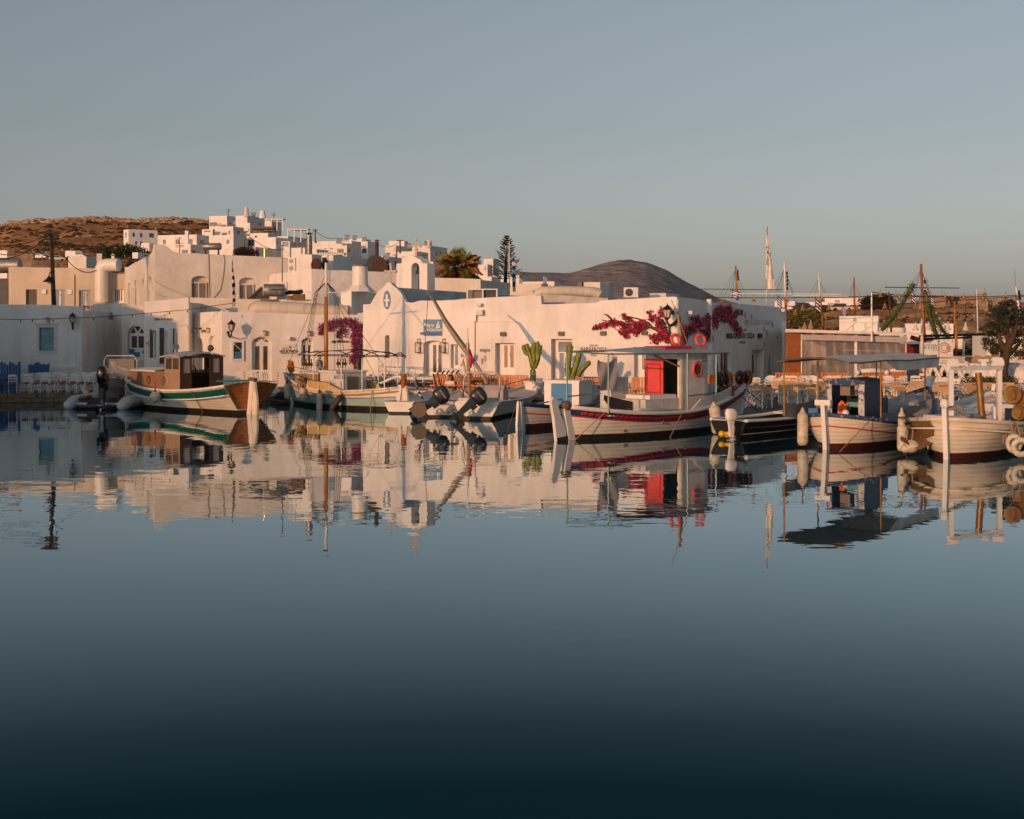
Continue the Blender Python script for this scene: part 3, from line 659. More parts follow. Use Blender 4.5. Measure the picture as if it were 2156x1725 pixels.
MB().tube([W3.w(*W3.q('1',1322,1200),-.8),W3.w(*W3.q('1',1322,860),-.8),W3.w(*W3.q('1',1326,785),-.8),W3.w(*W3.q('1',1345,755),-.8),W3.w(*W3.q('1',1400,747),-.8),W3.w(*W3.q('1',1537,747),-.8)],.44,14).build('pipe',WPAINT,duct,True,smooth=True)
def boxy(name,label,cat,c,x0,y0,x1,y1,d,m=PL,deep=None,group=None,xc=None,split=.55,al=18,zb=None):
    """small block on a roof seen corner on: left face x0..xc, right face xc..x1."""
    (u0,v0),(u1,v1) = q(c,x0,y0),q(c,x1,y1); uc = q(c,xc,0)[0] if xc is not None else u0+(u1-u0)*split
    a = R(al); xC = X(uc,d); zt,zb_ = Z(v0,d),Z(v1,d) if zb is None else zb
    sv = lambda u,dx,dy: ((u-UC)/F*d-xC)/(dx-(u-UC)/F*dy)
    Ll = max(.05,sv(u0,-math.cos(a),math.sin(a))) if u0 < uc-.3 else .3; Lr = max(.05,sv(u1,math.sin(a),math.cos(a))) if u1 > uc+.3 else (deep or 1)
    Lr = min(Lr,12)
    C_ = Vector((xC,d)); l = Vector((-math.cos(a),math.sin(a))); r_ = Vector((math.sin(a),math.cos(a)))
    pts = [tuple(C_+l*Ll),tuple(C_),tuple(C_+r_*Lr),tuple(C_+r_*Lr+l*Ll)]
    t = thing(name,label,cat,(xC,d,zb_),0,group)
    MB().prism(lambda a_,b__,z: Vector((a_,b__,z)),[pts],zb_,zt).build('block' if cat != 'chimney' else 'shaft',m,t,True)
    return t
boxy('chimney','square whitewashed chimney post on the tan house roof','chimney','1',1190,600,1265,780,97.5,xc=1255,m=TAN)
t = boxy('chimney','small white chimney with a little tiled cap left of the tall house','chimney','1',1372,630,1418,705,99,xc=1408)
MB().add([P(*q('1',1358,622),98.6),P(*q('1',1424,622),98.6),P(*q('1',1424,622),100),P(*q('1',1358,622),100),P(*q('1',1392,598),99.3)],[(0,1,4),(1,2,4),(2,3,4),(3,0,4),(3,2,1,0)]).build('cap',PL,t,True)
boxy('roof_room','slanted white roof block between the tan and the tall house','roof room','1',1630,585,1770,660,100,xc=1700)
boxy('roof_room','low cream roof room under the parked cars','roof room','1',840,634,1190,780,112,xc=1063,m=PL2)
boxy('stone_building','white shop with tiled sign at the very left edge behind','building','1',-300,560,92,900,118,xc=88,m=PL)
boxy('canopy_building','dark sided low building at the left edge behind the quay house','building','1',-300,905,106,1260,103,xc=100,m=DGREY)
t = thing('roof_duct','pale grey duct lying along the roof at the left edge','duct',P(*q('1',100,745),102))
MB().tube([P(*q('1',-200,750),102),P(*q('1',246,745),102)],.55,12).build('pipe',GALV,t,True,smooth=True)
# house behind the tavern (lit left face) with equipment on top
W7l = Wall(567.5,90.5,656,86); W7f = Wall(656,86,842,88.5)
t7 = tops(W7l,'3',((1478,900),(1485,872),(1510,856),(1700,832),(1880,800),(1970,790))); t7[0] = (0,t7[0][1]); t7[-1] = (W7l.L,t7[-1][1])
t8 = tops(W7f,'5',((130,790),(400,805),(700,815),(920,822),(1090,828),(1185,835))); t8[0] = (0,t8[0][1]); t8[-1] = (W7f.L,t8[-1][1])
block('back_house','plain white house behind the taverna with one sunlit side',W7l,W7f,t7,t8,8,m=PL,zr=min(t7[0][1],t8[-1][1])-.15)
b = boxy('roof_room','square white roof block carrying the tall steel flue','roof room','3',1798,608,2115,828,90,xc=1995)
boxy('roof_room','wide white roof room right of the steel flue','roof room','5',205,618,875,818,93,xc=408)
def flue(label,c,x0,x1,y0,y1,d,m,cap,cone=True,mcap=None):
    (u0,v0),(u1,v1) = q(c,x0,y0),q(c,x1,y1); uc = (u0+u1)/2; r = (u1-u0)/2*d/F; zt,zb = Z(v0,d),Z(v1,d)
    t = thing('flue',label,'chimney',(X(uc,d),d,zb)); h = zt-zb
    MB().lathe([(r,0),(r,h)],14).build('pipe',m,t,smooth=True); k = r*cap
    MB().lathe([(k,h+r*.5),(k*.98,h+r*.56),(.02,h+r*(1.25 if cone else .9))],14).build('cap',mcap or m,t,smooth=True)
    s = MB()
    for i in range(4): a = i*math.pi/2+.4; s.bar((r*.9*math.cos(a),r*.9*math.sin(a),h),(r*.9*math.cos(a),r*.9*math.sin(a),h+r*.6),.03)
    s.build('cap_struts',m,t)
    return t
flue('tall galvanised flue with a pointed cap behind the taverna','3',1926,1996,380,605,90,GALV,1.45,mcap=IRON)
flue('rusty brown flue with a conical cap beside the belfry','5',925,970,455,668,91,RUST,1.75)
flue('small grey flue stub beside the tall galvanised one','3',1858,1880,520,605,91,GALV,1.1,cone=False)
flue('polished golden flue stub standing behind the tall house','3',1396,1436,545,660,94,mat('gold_metal',(.75,.5,.15),.25,metal=1),1.0,cone=False)
t = thing('extractor_fan','rusty black extractor fan housing at the foot of the brown flue','extractor',P(*q('5',950,820),90.5))
M = Matrix.Rotation(R(90),3,'X'); b = MB(); c_ = P(*q('5',940,740),90.5)
b.lathe([(.62,-.3),(.62,.3)],20,c_,M=M); b.build('drum',BLK,t,True,smooth=True)
MB().lathe([(.5,-.45),(.5,.5)],18,P(*q('5',990,765),90.2),M=M).build('rim',RUST,t,True,smooth=True)
MB().tube([P(*q('5',1030,770),90.4),P(*q('5',1120,800),90.4)],[.3,.22],10).build('outlet',IRON,t,True)
t = thing('extractor_fan','rusty scoop shaped vent on the roof right of the steel flue','extractor',P(*q('5',205,790),89.6))
MB().lathe([(.1,-.3),(.4,-.28),(.4,.25),(.1,.3)],14,P(*q('5',205,738),89.6),M=M,sx=.8).build('scoop',RUST,t,True,smooth=True)
boxy('roof_vent','tall rusty square vent opening beside the scoop vent','vent','5',272,648,328,795,89.8,xc=300,m=RUST)
# big white hood chimney with cap disc
t = boxy('hood_chimney','large white kitchen chimney with tapering hood and flat steel cap','chimney','5',502,1065,960,1355,81,xc=633)
cx = q('5',738,0)[0]; d = 82.2; zb = Z(q('5',0,1066)[1],81); z1 = Z(q('5',0,990)[1],82); z2 = Z(q('5',0,755)[1],82)
MB().lathe([(.92,0),(.49,z1-zb),(.47,z1-zb+.05)],8,(X(cx,d),d,zb)).build('hood',PL,t,True)
MB().lathe([(.47,z1-zb+.03),(.45,z2-zb),(.43,z2-zb+.02)],18,(X(cx,d),d,zb)).build('flue_pipe',WPAINT,t,True,smooth=True)
MB().lathe([(.66,z2-zb+.04),(.64,z2-zb+.08),(.05,z2-zb+.2)],18,(X(cx,d),d,zb)).build('cap',GALV,t,True,smooth=True)
t = thing('roof_duct','long cream ventilation duct lying on the taverna roof','duct',P(*q('3',1300,1300),80.2))
z_ = lambda x,y: P(*q('3',x,y),80.6)
MB().tube([z_(1285,1318),z_(1290,1290),z_(1330,1274),z_(1400,1279),z_(1800,1292),P(*q('5',250,1318),80.9),P(*q('5',590,1330),81)],[.4,.42,.44,.44,.44,.44,.44],14).build('pipe',CREAM,t,True,smooth=True)
b = MB()
for x in (1500,1700,1900,2100): b.torus(z_(x,1281+(x-1500)*.035),.445,.012,16,4,Matrix.Rotation(R(90),3,'Y'))
b.build('seam_bands',CREAM,t,True)
# ------------------------------------------------ waterfront restaurants: one long sunlit wall
Wb_ = Wall(764.5,72.3,1425,67.5)
uvx = lambda pts,c: [Wb_.q(c,x,y) for x,y in pts]
sA = Wb_.q('5',1480,0)[0]
church_top = uvx(((772,1228),(868,1222),(900,1165),(935,1105),(965,1062),(1005,1032),(1040,1000),(1062,970),(1082,955),(1108,956),(1130,972),(1152,1000),(1200,1036),(1240,1080),(1275,1135),(1310,1200),(1385,1206),(1400,1200),(1480,1180)),'5')
church_top[0] = (0,church_top[0][1]); church_top[-1] = (sA,church_top[-1][1])
t = thing('chapel','white chapel front with rounded gable and blue cross window','church',Wb_.w(0,0))
oc = [op(Wb_,'window','6',1354,432,1411,716,arch=True,cols=1,fan=1,dp=.25,fw=.08,gm=CURT)]
facade(Wb_,[(0,GZ-.3),(sA-.003,GZ-.3)]+church_top[::-1],oc,t,PL)
pts = [Wb_.w(.05,0,.43),Wb_.w(sA-.02,0,.43),Wb_.w(sA-.02,0,7),Wb_.w(.05,0,7)]
body(t,[(p.x,p.y) for p in pts],GZ-.3,4.6,PL)
c_a,c_b = Wb_.q('5',868,1222),Wb_.q('5',1312,1200); cc = (c_a[0]+c_b[0])/2; rr = (c_b[0]-c_a[0])/2; zc = 4.62; zt = Wb_.q('5',1095,1010)[1]
vp = []
for j in range(14):
    dep = .41+j*1.65; vp.append([Wb_.w(cc-rr*math.cos(math.pi*i/14)*1.02,zc+(zt-zc)*math.sin(math.pi*i/14)*(1+.01*noise.noise(Vector((i,j,0)))),dep) for i in range(15)])
MB().grid(vp).build('vault_roof',ROOFM,t,True,smooth='all')
e = MB().prism(Wb_.w,[[(Wb_.q('5',1072,0)[0]+.20*math.cos(i*math.pi/8),Wb_.q('5',0,1178)[1]+.48*math.sin(i*math.pi/8)) for i in range(16)]],-.02,.0).build('oval_window',BLUE,t,True)
x_,y_ = Wb_.q('5',1072,1178); b = MB(); b.prism(Wb_.w,[[(x_-.05,y_-.32),(x_+.05,y_-.32),(x_+.05,y_-.04),(x_+.14,y_-.04),(x_+.14,y_+.05),(x_+.05,y_+.05),(x_+.05,y_+.3),(x_-.05,y_+.3),(x_-.05,y_+.05),(x_-.14,y_+.05),(x_-.14,y_-.04),(x_-.05,y_-.04)]],-.045,-.021); b.build('cross_inlay',WPAINT,e,True)
def cross(par,p,s,m,W=Wb_):
    b = MB(); b.bar(p,p+Vector((0,0,s)),s*.12); b.bar(p+Vector((0,0,s*.62))-W.dir*s*.3,p+Vector((0,0,s*.62))+W.dir*s*.3,s*.11)
    for o_ in (Vector((0,0,s)),Vector((0,0,s*.62))-W.dir*s*.3,Vector((0,0,s*.62))+W.dir*s*.3): b.ball(p+o_,s*.1,8,5)
    b.build('cross',m,par,True)
cross(t,Wb_.w(*Wb_.q('5',1103,958),.15),.92,mat('marble',(.55,.47,.38),.7,var=.2,vscale=8))
# belfry
Wk1 = Wall(834.5,78.1,848.6,77.5); Wk = Wall(848.6,77.5,899.5,76.4)
t = thing('belfry','white chapel belfry with arched opening and dark bell, cross on top','belfry',Wk.w(.6,4.5))
tb = tops(Wk,'5',((1268,715),(1300,705),(1330,675),(1352,645),(1375,628),(1395,628),(1415,640),(1440,655),(1480,672),(1500,700),(1505,715),(1565,722))); tb[0] = (0,tb[0][1]); tb[-1] = (Wk.L,tb[-1][1])
a0,b0 = Wk.q('5',1372,1060); a1,b1 = Wk.q('5',1470,712)
MB().prism(Wk.w,[[(0.003,4.3),(Wk.L,4.3)]+tb[::-1],arch(a0,b0,a1,b1)],0,.62).build('wall',PL,t,True)
MB().prism(Wk1.w,[rect(0,4.3,Wk1.L-.003,Wk1.q('5',1230,722)[1])],0,.3).build('side_wall',PL,t,True)
cross(t,Wk.w(*Wk.q('5',1384,625),.3),.85,MATS['marble'])
bl = Wk.w((a0+a1)/2,Wk.q('5',0,850)[1],.3)
MB().lathe([(.05,.32),(.09,.28),(.11,.1),(.17,-.12),(.2,-.2)],14,bl,).build('bell',mat('bell_bronze',(.02,.045,.035),.5,metal=.4),t,True,smooth=True)
MB().bar(Wk.w(a0-.05,bl.z+.42,.3),Wk.w(a1+.05,bl.z+.42,.3),.09).build('bell_beam',OLDW,t,True)
MB().tube([bl+Vector((0,0,-.15)),bl+Vector((-.05,0,-1.2))],.02,5).build('bell_rope',ROPED,t,True)
# the long restaurant
t = thing('restaurant_building','long sunlit white restaurant building with several recessed doors','building',Wb_.w(sA+2,0))
REST = t
top = [(sA+.0,church_top[-1][1])]+[Wb_.uv(u,v) for u,v in ((930,633),(985,629),(1050,625.5),(1100,624),(1139,622.5),(1140.5,641),(1200,639.5),(1255,638),(1264,633),(1290,631.5),(1340,629),(1380,626.5),(1416,625))]+[(Wb_.L-.1,5.12),(Wb_.L-.004,5.08)]
ow = [op(Wb_,'door','6',1836,500,2060,1010,arch=True,flat=.34,empty=True,back=PL),op(Wb_,'window','b',624,392,727,686,cols=1,dp=.26,fw=.1,gm=CURT),
      op(Wb_,'door','b',1173,378,1412,790,empty=True,back=PL),op(Wb_,'door','b',1862,328,2120,1000,empty=True,back=PL),
      op(Wb_,'door','c',905,690,1060,1100,empty=True,back=PL)]
facade(Wb_,[(sA,GZ-.3),(Wb_.L-.004,GZ-.3)]+top[::-1],ow,t,PL)
for x0,y0,x1,y1,kw in ((1890,545,2060,1010,dict(low=.18,fw=.08,stile=.1,flat=.1)),): fill(Wb_,op(Wb_,'door','6',x0,y0,x1,y1,cols=2,dp=.3,gm=CURT,**kw),t)
fill(Wb_,op(Wb_,'door','b',1230,395,1412,790,cols=2,dp=.3,gm=mat('brown_curtain',(.20,.09,.035),.4),low=.2,fw=.07,stile=.13),t)
fill(Wb_,op(Wb_,'door','b',1915,345,2120,1000,cols=2,dp=.3,gm=CURT,transom=.22,fw=.06,stile=.12,low=.2),t)
fill(Wb_,op(Wb_,'window','c',955,705,1058,1000,cols=1,dp=.3,gm=CURT,low=.3,fw=.08,stile=.06),t)
p4 = [Wb_.w(sA+.02,0,.43),Wb_.w(Wb_.L-.3,0,.43)]
Wr = Wall(1425,67.5,1655.5,82.0)
orr = [op(Wr,'window','e',560,186,690,470,cols=2,dp=.14,fw=.07,stile=.1,gm=GLASS),op(Wr,'door','e',945,158,1092,620,empty=True,back=PL)]
tr = tops(Wr,'d',((90,890),(200,905),(300,922),(400,942),(520,955),(700,968),(900,982),(1100,998),(1240,1010),(1370,1020))); tr[0] = (0.004,5.10)
tr[-1] = (Wr.L,tr[-1][1])
facade(Wr,[(0.004,GZ-.3),(Wr.L,GZ-.3)]+tr[::-1],orr,t,PL)
fill(Wr,op(Wr,'door','e',948,170,1060,620,cols=1,dp=.28,fw=.1,gm=GLASS,low=.25,stile=.5),t)
body(t,[(p.x,p.y) for p in (Wb_.w(sA+.03,0,.43),Wb_.w(Wb_.L-.4,0,.43),Wr.w(Wr.L-.1,0,.43),Wr.w(Wr.L-.1,0,9),Wb_.w(sA+.03,0,22))],GZ-.3,4.55,PL)
MB().prism(lambda a_,b__,z: Vector((a_,b__,z)),[[(p.x,p.y) for p in (Wb_.w(sA+.1,0,.45),Wb_.w(Wb_.L-.45,0,.45),Wr.w(Wr.L-.2,0,.45),Wr.w(Wr.L-.2,0,8.5),Wb_.w(sA+.1,0,21))]],4.554,4.6).build('roof',ROOFM,t,True)
for x0,x1,y0,y1 in ((385,430,915,1740),(1300,1352,1190,1900)):     # half round plastered downpipes
    a_ = (Wr.q('d',x0,0)[0]+Wr.q('d',x1,0)[0])/2; zt_ = Wr.q('d',x0,y0)[1]; r_ = .17
    MB().tube([Wr.w(a_,GZ,-.06),Wr.w(a_+.02,2.5,-.07),Wr.w(a_,zt_,-.06)],[r_,r_*.9,r_*.8],12).build('downpipe',PL,t,True,smooth=True)
MB().tube([Wb_.w(Wb_.L-.05,GZ,.1),Wb_.w(Wb_.L-.06,3,.1),Wb_.w(Wb_.L-.05,5.0,.1)],[.18,.15,.15],10).build('corner_bead',PL,t,True,smooth=True)
for x0,x1,y in ((905,1175,655),): MB().bar(Wb_.w(*Wb_.q('c',x0,y),.0),Wb_.w(*Wb_.q('c',x1,y+6),.0),.11).build('lintel_log',OLDW,t,True)
cable([Wb_.w(*Wb_.q('a',612,1720),-.05),Wb_.w(*Wb_.q('a',615,1190),-.05)],.04,'wall_pipe',PL2,t,n=4)
MB().tube([Wb_.w(*Wb_.q('a',x,y),-.0) for x,y in ((655,1165),(700,1195),(1000,1190),(1240,1198),(1262,1240),(1275,1430))],.03,6).build('covered_conduit',PL,t,True)
MB().prism(Wb_.w,[rect(*Wb_.q('a',583,1190),*Wb_.q('a',638,1075))],-.18,0).build('meter_box',WPAINT,t,True)
for c_,x,y in (('a',966,1345),('a',1680,1340),('c',575,495),('c',1020,492)):
    b = thing('wall_light','small black box light on the restaurant wall '+{966: 'above the first double door',1680: 'above the tall transom door',575: 'right of the cacti',1020: 'under the flowering branches'}[x],'wall light',Wb_.w(*Wb_.q(c_,x,y),-.05),0,'box lights on the restaurant')
    MB().prism(Wb_.w,[rect(*[Wb_.q(c_,x,y)[0]-.14,Wb_.q(c_,x,y)[1]-.1],*[Wb_.q(c_,x,y)[0]+.14,Wb_.q(c_,x,y)[1]+.1])],-.12,-.02).build('housing',IRON,b,True)
    MB().prism(Wb_.w,[rect(*[Wb_.q(c_,x,y)[0]-.1,Wb_.q(c_,x,y)[1]-.07],*[Wb_.q(c_,x,y)[0]+.1,Wb_.q(c_,x,y)[1]+.07])],-.02,0).build('back_plate',STEEL,b,True)
for k,x in enumerate((652,1033)):
    b = thing('wall_light','small black box light '+('left' if k == 0 else 'right')+' of the large lettering on the shaded wall','wall light',Wr.w(*Wr.q('d',x,1365),-.05),0,'box lights beside the lettering')
    a_,z_2 = Wr.q('d',x,1365); MB().prism(Wr.w,[rect(a_-.25,z_2-.12,a_+.25,z_2+.12)],-.12,-.02).build('housing',IRON,b,True); MB().prism(Wr.w,[rect(a_-.2,z_2-.08,a_+.2,z_2+.08)],-.02,0).build('back_plate',STEEL,b,True)
def letters(label,W,rows,cat='sign',m=INK,name='wall_lettering'):
    t = thing(name,label,cat,W.w(*W.q(*rows[0][1:4])))
    for tx,c_,x,y,wpx,size in rows:
        a_,z_2 = W.q(c_,x,y)
        o = text_obj(tx,size,m,t,lambda p,r_,z,a_=a_,z_2=z_2: W.w(a_+p,z_2+r_,-.015-z),bold=.004 if size > .2 else 0)
        # fit the width measured in the photograph
        want = abs(W.q(c_,x+wpx/2,y)[0]-W.q(c_,x-wpx/2,y)[0]); inv = t.matrix_basis.inverted(); ctr = inv @ W.w(a_,z_2,-.015)
        ss = [(v.co-ctr).dot(W.dir) for v in o.data.vertices]; cur = max(ss)-min(ss)
        for v in o.data.vertices: k = (v.co-ctr).dot(W.dir); v.co += W.dir*(k*(want/cur-1))
    return t
letters('black restaurant name with PAROS below it beside the cacti',Wb_,[('SINCE 1987','c',472,628,82,.13),('BARBAROSSA','c',472,675,286,.34),('PAROS','c',472,728,62,.17)])
letters('small black restaurant name and menu lines left of the first double door',Wb_,[('BARBAROSSA','a',741,1547,126,.19),('WORLD','a',742,1569,30,.08)]+[(tx,'a',742,y,26,.07) for tx,y in (('PAROS',1617),('ATHENS',1637),('LONDON',1655),('CANNES',1674))])
letters('large black restaurant name with PAROS on the shaded side wall',Wr,[('SINCE 1987','d',833,1297,88,.15),('BARBAROSSA','d',830,1370,300,.42),('PAROS','d',829,1448,66,.2)])
t = thing('wall_drawing','faint blue handwritten Greek line with little stars on the shaded wall','drawing',Wr.w(*Wr.q('d',1040,1210)))
a_,z_2 = Wr.q('d',1030,1200); text_obj("Αχ Ελλάδα σ'αγαπώ",.48,FADEB,t,lambda p,r_,z: Wr.w(a_+p*1.02,z_2+r_,-.012-z),shear=.25,bold=-.012)
for x,y,s in ((866,1115,.2),(938,1128,.12),(1095,1285,.16),(1130,1332,.2),(1198,1228,.17),(1098,1466,.16),(1255,1388,.1)):
    b = MB(); c0 = Wr.q('d',x,y)
    for i in range(3): a = i*math.pi/3; b.tube([Wr.w(c0[0]-s*math.cos(a)*1.6,c0[1]-s*math.sin(a),-.012),Wr.w(c0[0]+s*math.cos(a)*1.6,c0[1]+s*math.sin(a),-.012)],.012,4)
    b.build('star',FADEB,t,True)
b = MB(); c0 = Wr.q('e',1158,350); f = lambda x,y: Wr.w(c0[0]+x,c0[1]+y,-.012)
b.tube([f(.0,.62),f(.13,.3),f(.13,-.2),f(.05,-.5),f(.16,-.66),f(-.12,-.66),f(-.05,-.5),f(-.13,-.2),f(-.13,.3),f(0,.62)],.014,4); b.tube([f(0,.4),f(.0,-.4)],.01,4)
b.build('fish_drawing',FADEB,t,True)
# blue sign with script and sailing boat
t = thing('blue_sign','square blue sign with white script and a sailing boat drawing','sign',Wb_.w(*Wb_.q('5',1637,1512)))
MB().prism(Wb_.w,[rect(*Wb_.q('5',1524,1614),*Wb_.q('5',1751,1411))],-.05,0).build('board',BLUE,t,True)
WL = mat('sign_white',(.8,.8,.8),.6)
for tx,x,y,s in (('Mare',1582,1484,.27),('Nostrum',1648,1538,.25)):
    a_,z_2 = Wb_.q('5',x,y); text_obj(tx,s,WL,t,lambda p,r_,z: Wb_.w(a_+p,z_2+r_,-.06-z),shear=.5,bold=.002)
a_,z_2 = Wb_.q('5',1708,1500); w = lambda x,y: Wb_.w(a_+x,z_2+y,-.062)
MB().add([w(-.02,-.08),w(-.02,.3),w(-.13,-.08),w(.01,-.08),w(.1,-.06),w(.01,.28)],[(0,1,2),(3,4,5)]).build('sail_drawing',WL,t,True)
MB().tube([w(-.55+.07*i,-.06+.035*math.sin(i*1.6)) for i in range(9)],.007,4).build('wave_line',WL,t,True)
a_,z_2 = Wb_.q('5',1610,1580)
for k,dz in enumerate((.0,-.06)): MB().add([Wb_.w(a_-.55+.1*i,z_2+dz+.025*math.sin(i*.8)+s_*.022,-.062) for s_ in (-1,1) for i in range(12)],[(i,i+1,12+i+1,12+i) for i in range(11)]).build('wave_print',mat('deep_blue_print',(.02,.10,.24),.6) if not k else MATS['deep_blue_print'],t,True,fix=False)
# setback grey parapet behind the step, ducts and boxes on the restaurant roof
Wg = Wall(1128,71.8,1280,70.9)
t = thing('roof_parapet','grey shaded roof parapet behind the dip in the restaurant roofline','parapet',Wg.w(1,4.4))
MB().prism(Wg.w,[[(0,4.3),(Wg.L,4.3),(Wg.L,Wg.uv(1280,628)[1]),Wg.uv(1200,623),Wg.uv(1145,620.5),(0,Wg.uv(1128,620)[1])]],0,.3).build('wall',ROOFM,t,True)
t = thing('roof_duct','long cream duct with rusty patches on the restaurant roof','duct',P(1200,615,74))
p = lambda u,v: P(u,v,74)
MB().tube([p(1128,620),p(1133,617.5),p(1142,614),p(1165,613.2),p(1200,613.5),p(1245,615),p(1255,617),p(1262,622)],[.15,.22,.27,.27,.27,.27,.29,.29],14).build('pipe',CREAM,t,True,smooth=True)
b = MB()
for u in (1158,1172,1186,1200,1214,1228,1242): b.torus(p(u,613.3+(u-1165)*.02),.275,.012,16,4,Matrix.Rotation(R(90),3,'Y'))
b.build('seam_bands',CREAM,t,True)
boxy('roof_room','cream plastered roof box beside the air conditioner','roof room','c',365,-58,640,110,76,xc=540,m=PL2)
boxy('roof_room','low white roof box beyond the restaurant parapet','roof room','c',1075,62,1395,128,76,xc=1250,m=PL2)
def aircon(label,c,x0,y0,x1,y1,d,fans=1,gm=None):
    (u0,v0),(u1,v1) = q(c,x0,y0),q(c,x1,y1); w_ = (u1-u0)*d/F; h = (v1-v0)*d/F; t = thing('air_conditioner',label,'air conditioner',P((u0+u1)/2,v1,d),0,'rooftop air conditioners')
    MB().box(-w_/2,w_/2,0,.35,0,h).build('casing',WPAINT,t)
    for i in range(fans):
        cz = h*(i+.5)/fans; M = Matrix.Rotation(R(90),3,'X'); r_ = min(w_*.3,h/fans*.38)
        MB().lathe([(r_,0),(r_,.03)],14,(-w_*.15,-.005,cz),M=M).build('fan_grille',gm or DGREY,t,smooth=True)
    return t
aircon('air conditioner with a dark round fan on the restaurant roof','c',798,0,950,108,74)
aircon('tall twin fan air conditioner behind the tall house','3',1708,648,1790,825,88,2,GALV)
aircon('cream air conditioner low on the terrace beside the black bundle','3',1560,950,1685,1165,82.2)
t = thing('roof_box','smoked plastic windbreak box on the restaurant roof','roof box',P(1015,628,73))
W_ = Wall(983,73.6,1016,73); MB().prism(W_.w,[rect(0,4.7,W_.L,Z(610,73))],0,.03).build('pane',mat('smoked_pane',(.2,.18,.16),.3),t,True)
W_ = Wall(1016,73,1046,73.2); MB().prism(W_.w,[rect(0,4.7,W_.L,Z(610.5,73))],0,.03).build('pane',SEATG,t,True)
b = MB(); [b.bar(P(u,629,72.9),P(u,608,72.9),.07) for u in (983.5,1016.5,1046)]; b.bar(P(983,609.5,72.9),P(1046,609.5,72.9),.06); b.build('frame',WPAINT,t,True)
Wz = Wall(899.5,86,1011.6,85); t = block('flat_roof_house','long flat white parapet building right of the belfry',None,Wz,None,[(0,Wz.q('a',30,648)[1]),(Wz.L,Wz.q('a',683,668)[1])],6,m=PL2)
# ---------------------------------------------------------------- houses up the hill
SHB = mat('house_blue_shutter',(.05,.18,.36),.6); TEALW = mat('teal_shutter',(.10,.30,.32),.6)
def hs(c,xl,xc,xr,yt,d,label,wl=(),wr=(),**k):
    f = lambda w: (*q(c,w[0],w[1]),*q(c,w[2],w[3]),*w[4:])
    return house(label,q(c,xl,0)[0],q(c,xc,0)[0],q(c,xr,0)[0],q(c,0,yt)[1],d,wins=[f(w) for w in wl],wr=[f(w) for w in wr],**k)
hs('3',730,948,1058,134,505,'topmost hill house, left half, with a beige awning',[(850,222,868,262),(782,256,802,290)],[(974,218,1002,242)])
hs('3',1055,1198,1412,130,492,'topmost hill house with a chimney and two dark square openings',[(1160,215,1175,240)],[(1245,213,1280,252),(1338,224,1374,260)])
hs('3',1412,1500,1620,200,480,'hill house under a flat white pergola just right of the summit',[],[(1520,262,1560,300)])
hs('3',780,1026,1156,265,455,'white house one step below the summit with shuttered side window',[(966,320,990,366)],[(1070,318,1112,366)])
hs('3',1158,1232,1300,222,470,'narrow white house wedged between two summit houses',[(1205,290,1222,330)])
hs('3',95,575,852,365,405,'long white house with three equal windows below the summit',[(160,430,196,488),(315,425,361,486),(483,422,526,483)],[(612,430,664,490),(738,438,756,472)])
hs('3',430,468,480,318,400,'square chimney tower rising from the house with three windows',name='chimney_tower',group=None)
hs('3',232,500,602,485,380,'low white house in front of the house with three windows',[(395,555,468,600)],[(512,558,562,600)])
hs('3',728,1028,1192,370,402,'tall plain white house with one small square window',[(942,430,979,484)],[])
hs('3',640,772,800,300,430,'small white roof block with solar panels below the summit',[(668,318,745,336)])
hs('3',1192,1290,1320,380,410,'white house with a shaded balcony beside the wooden pole',[(1205,430,1286,508)])
hs('3',1235,1455,1562,346,420,'flat white house above the plain box house',[])
hs('3',1290,1550,1770,398,385,'plain white box house with a tiny dark side window',[],[(1565,448,1580,492)])
hs('3',1228,1300,1552,518,372,'low white annex at the foot of the plain box house',[])
hs('3',1620,1722,1820,448,378,'white house with a corner glazed veranda',[(1632,455,1708,518,dict(cols=2))],[(1728,462,1806,520,dict(cols=2))])
hs('3',1740,1908,1930,528,360,'low white block left of the tall steel flue',[])
hs('3',1562,1700,1980,385,430,'long white house receding behind the glazed veranda',[],[(1870,395,1885,412),(1892,396,1907,413)])
hs('5',150,634,752,442,392,'wide white house under two roof water tanks',[(297,533,330,548,dict(gm=TEALW)),(370,530,404,552,dict(gm=TEALW))])
hs('5',425,577,640,472,380,'white house with a small dark window on its shaded side',[(460,540,535,585)],[(588,538,620,588)])
hs('5',752,832,936,450,388,'white house with teal shutters left of the rusty flue',[(762,540,831,596,dict(gm=GLASS,fm=TEALW,fw=.25))])
hs('5',600,780,870,418,402,'flat white roof storey carrying a water tank',[])
hs('5',150,205,350,545,350,'low white terrace house in front of the wide house',[])
hs('5',1092,1285,1330,442,432,'upper storey of the white hotel beside the wooden pole',[])
hs('5',1046,1180,1420,498,425,'white house with a sloping roofline behind the belfry',[(1160,545,1178,560)],[(1325,545,1360,568),(1425,540,1456,566)])
hs('5',1380,1604,1815,502,420,'big white cube house with a chimney and small side windows',[(1425,540,1456,566)],[(1672,570,1694,632),(1715,578,1742,616),(1772,588,1788,632)])
hs('5',1200,1442,1580,572,380,'white balcony house below the big cube house',[(1262,630,1284,650)],[(1490,610,1550,640)])
hs('5',968,1022,1252,628,300,'white house with two navy blue doors beside the extractor fan',[],[(1070,684,1101,768,dict(gm=NAVY,fm=NAVY)),(1168,694,1196,768,dict(gm=NAVY,fm=NAVY))])
hs('5',1575,1640,1760,700,330,'low white terraced house left of the palm',[],[(1608,768,1624,800),(1720,700,1740,725)])
hs('5',1820,1870,1925,610,400,'small greyish house beside the palm crown',[])
hs('a',570,640,690,430,360,'white house with a slanted timber roof right of the palm',[(610,462,650,485)],[])
hs('a',720,838,910,418,372,'white terrace house left of the tall pine',[(768,480,838,520)],[(850,470,870,520)])
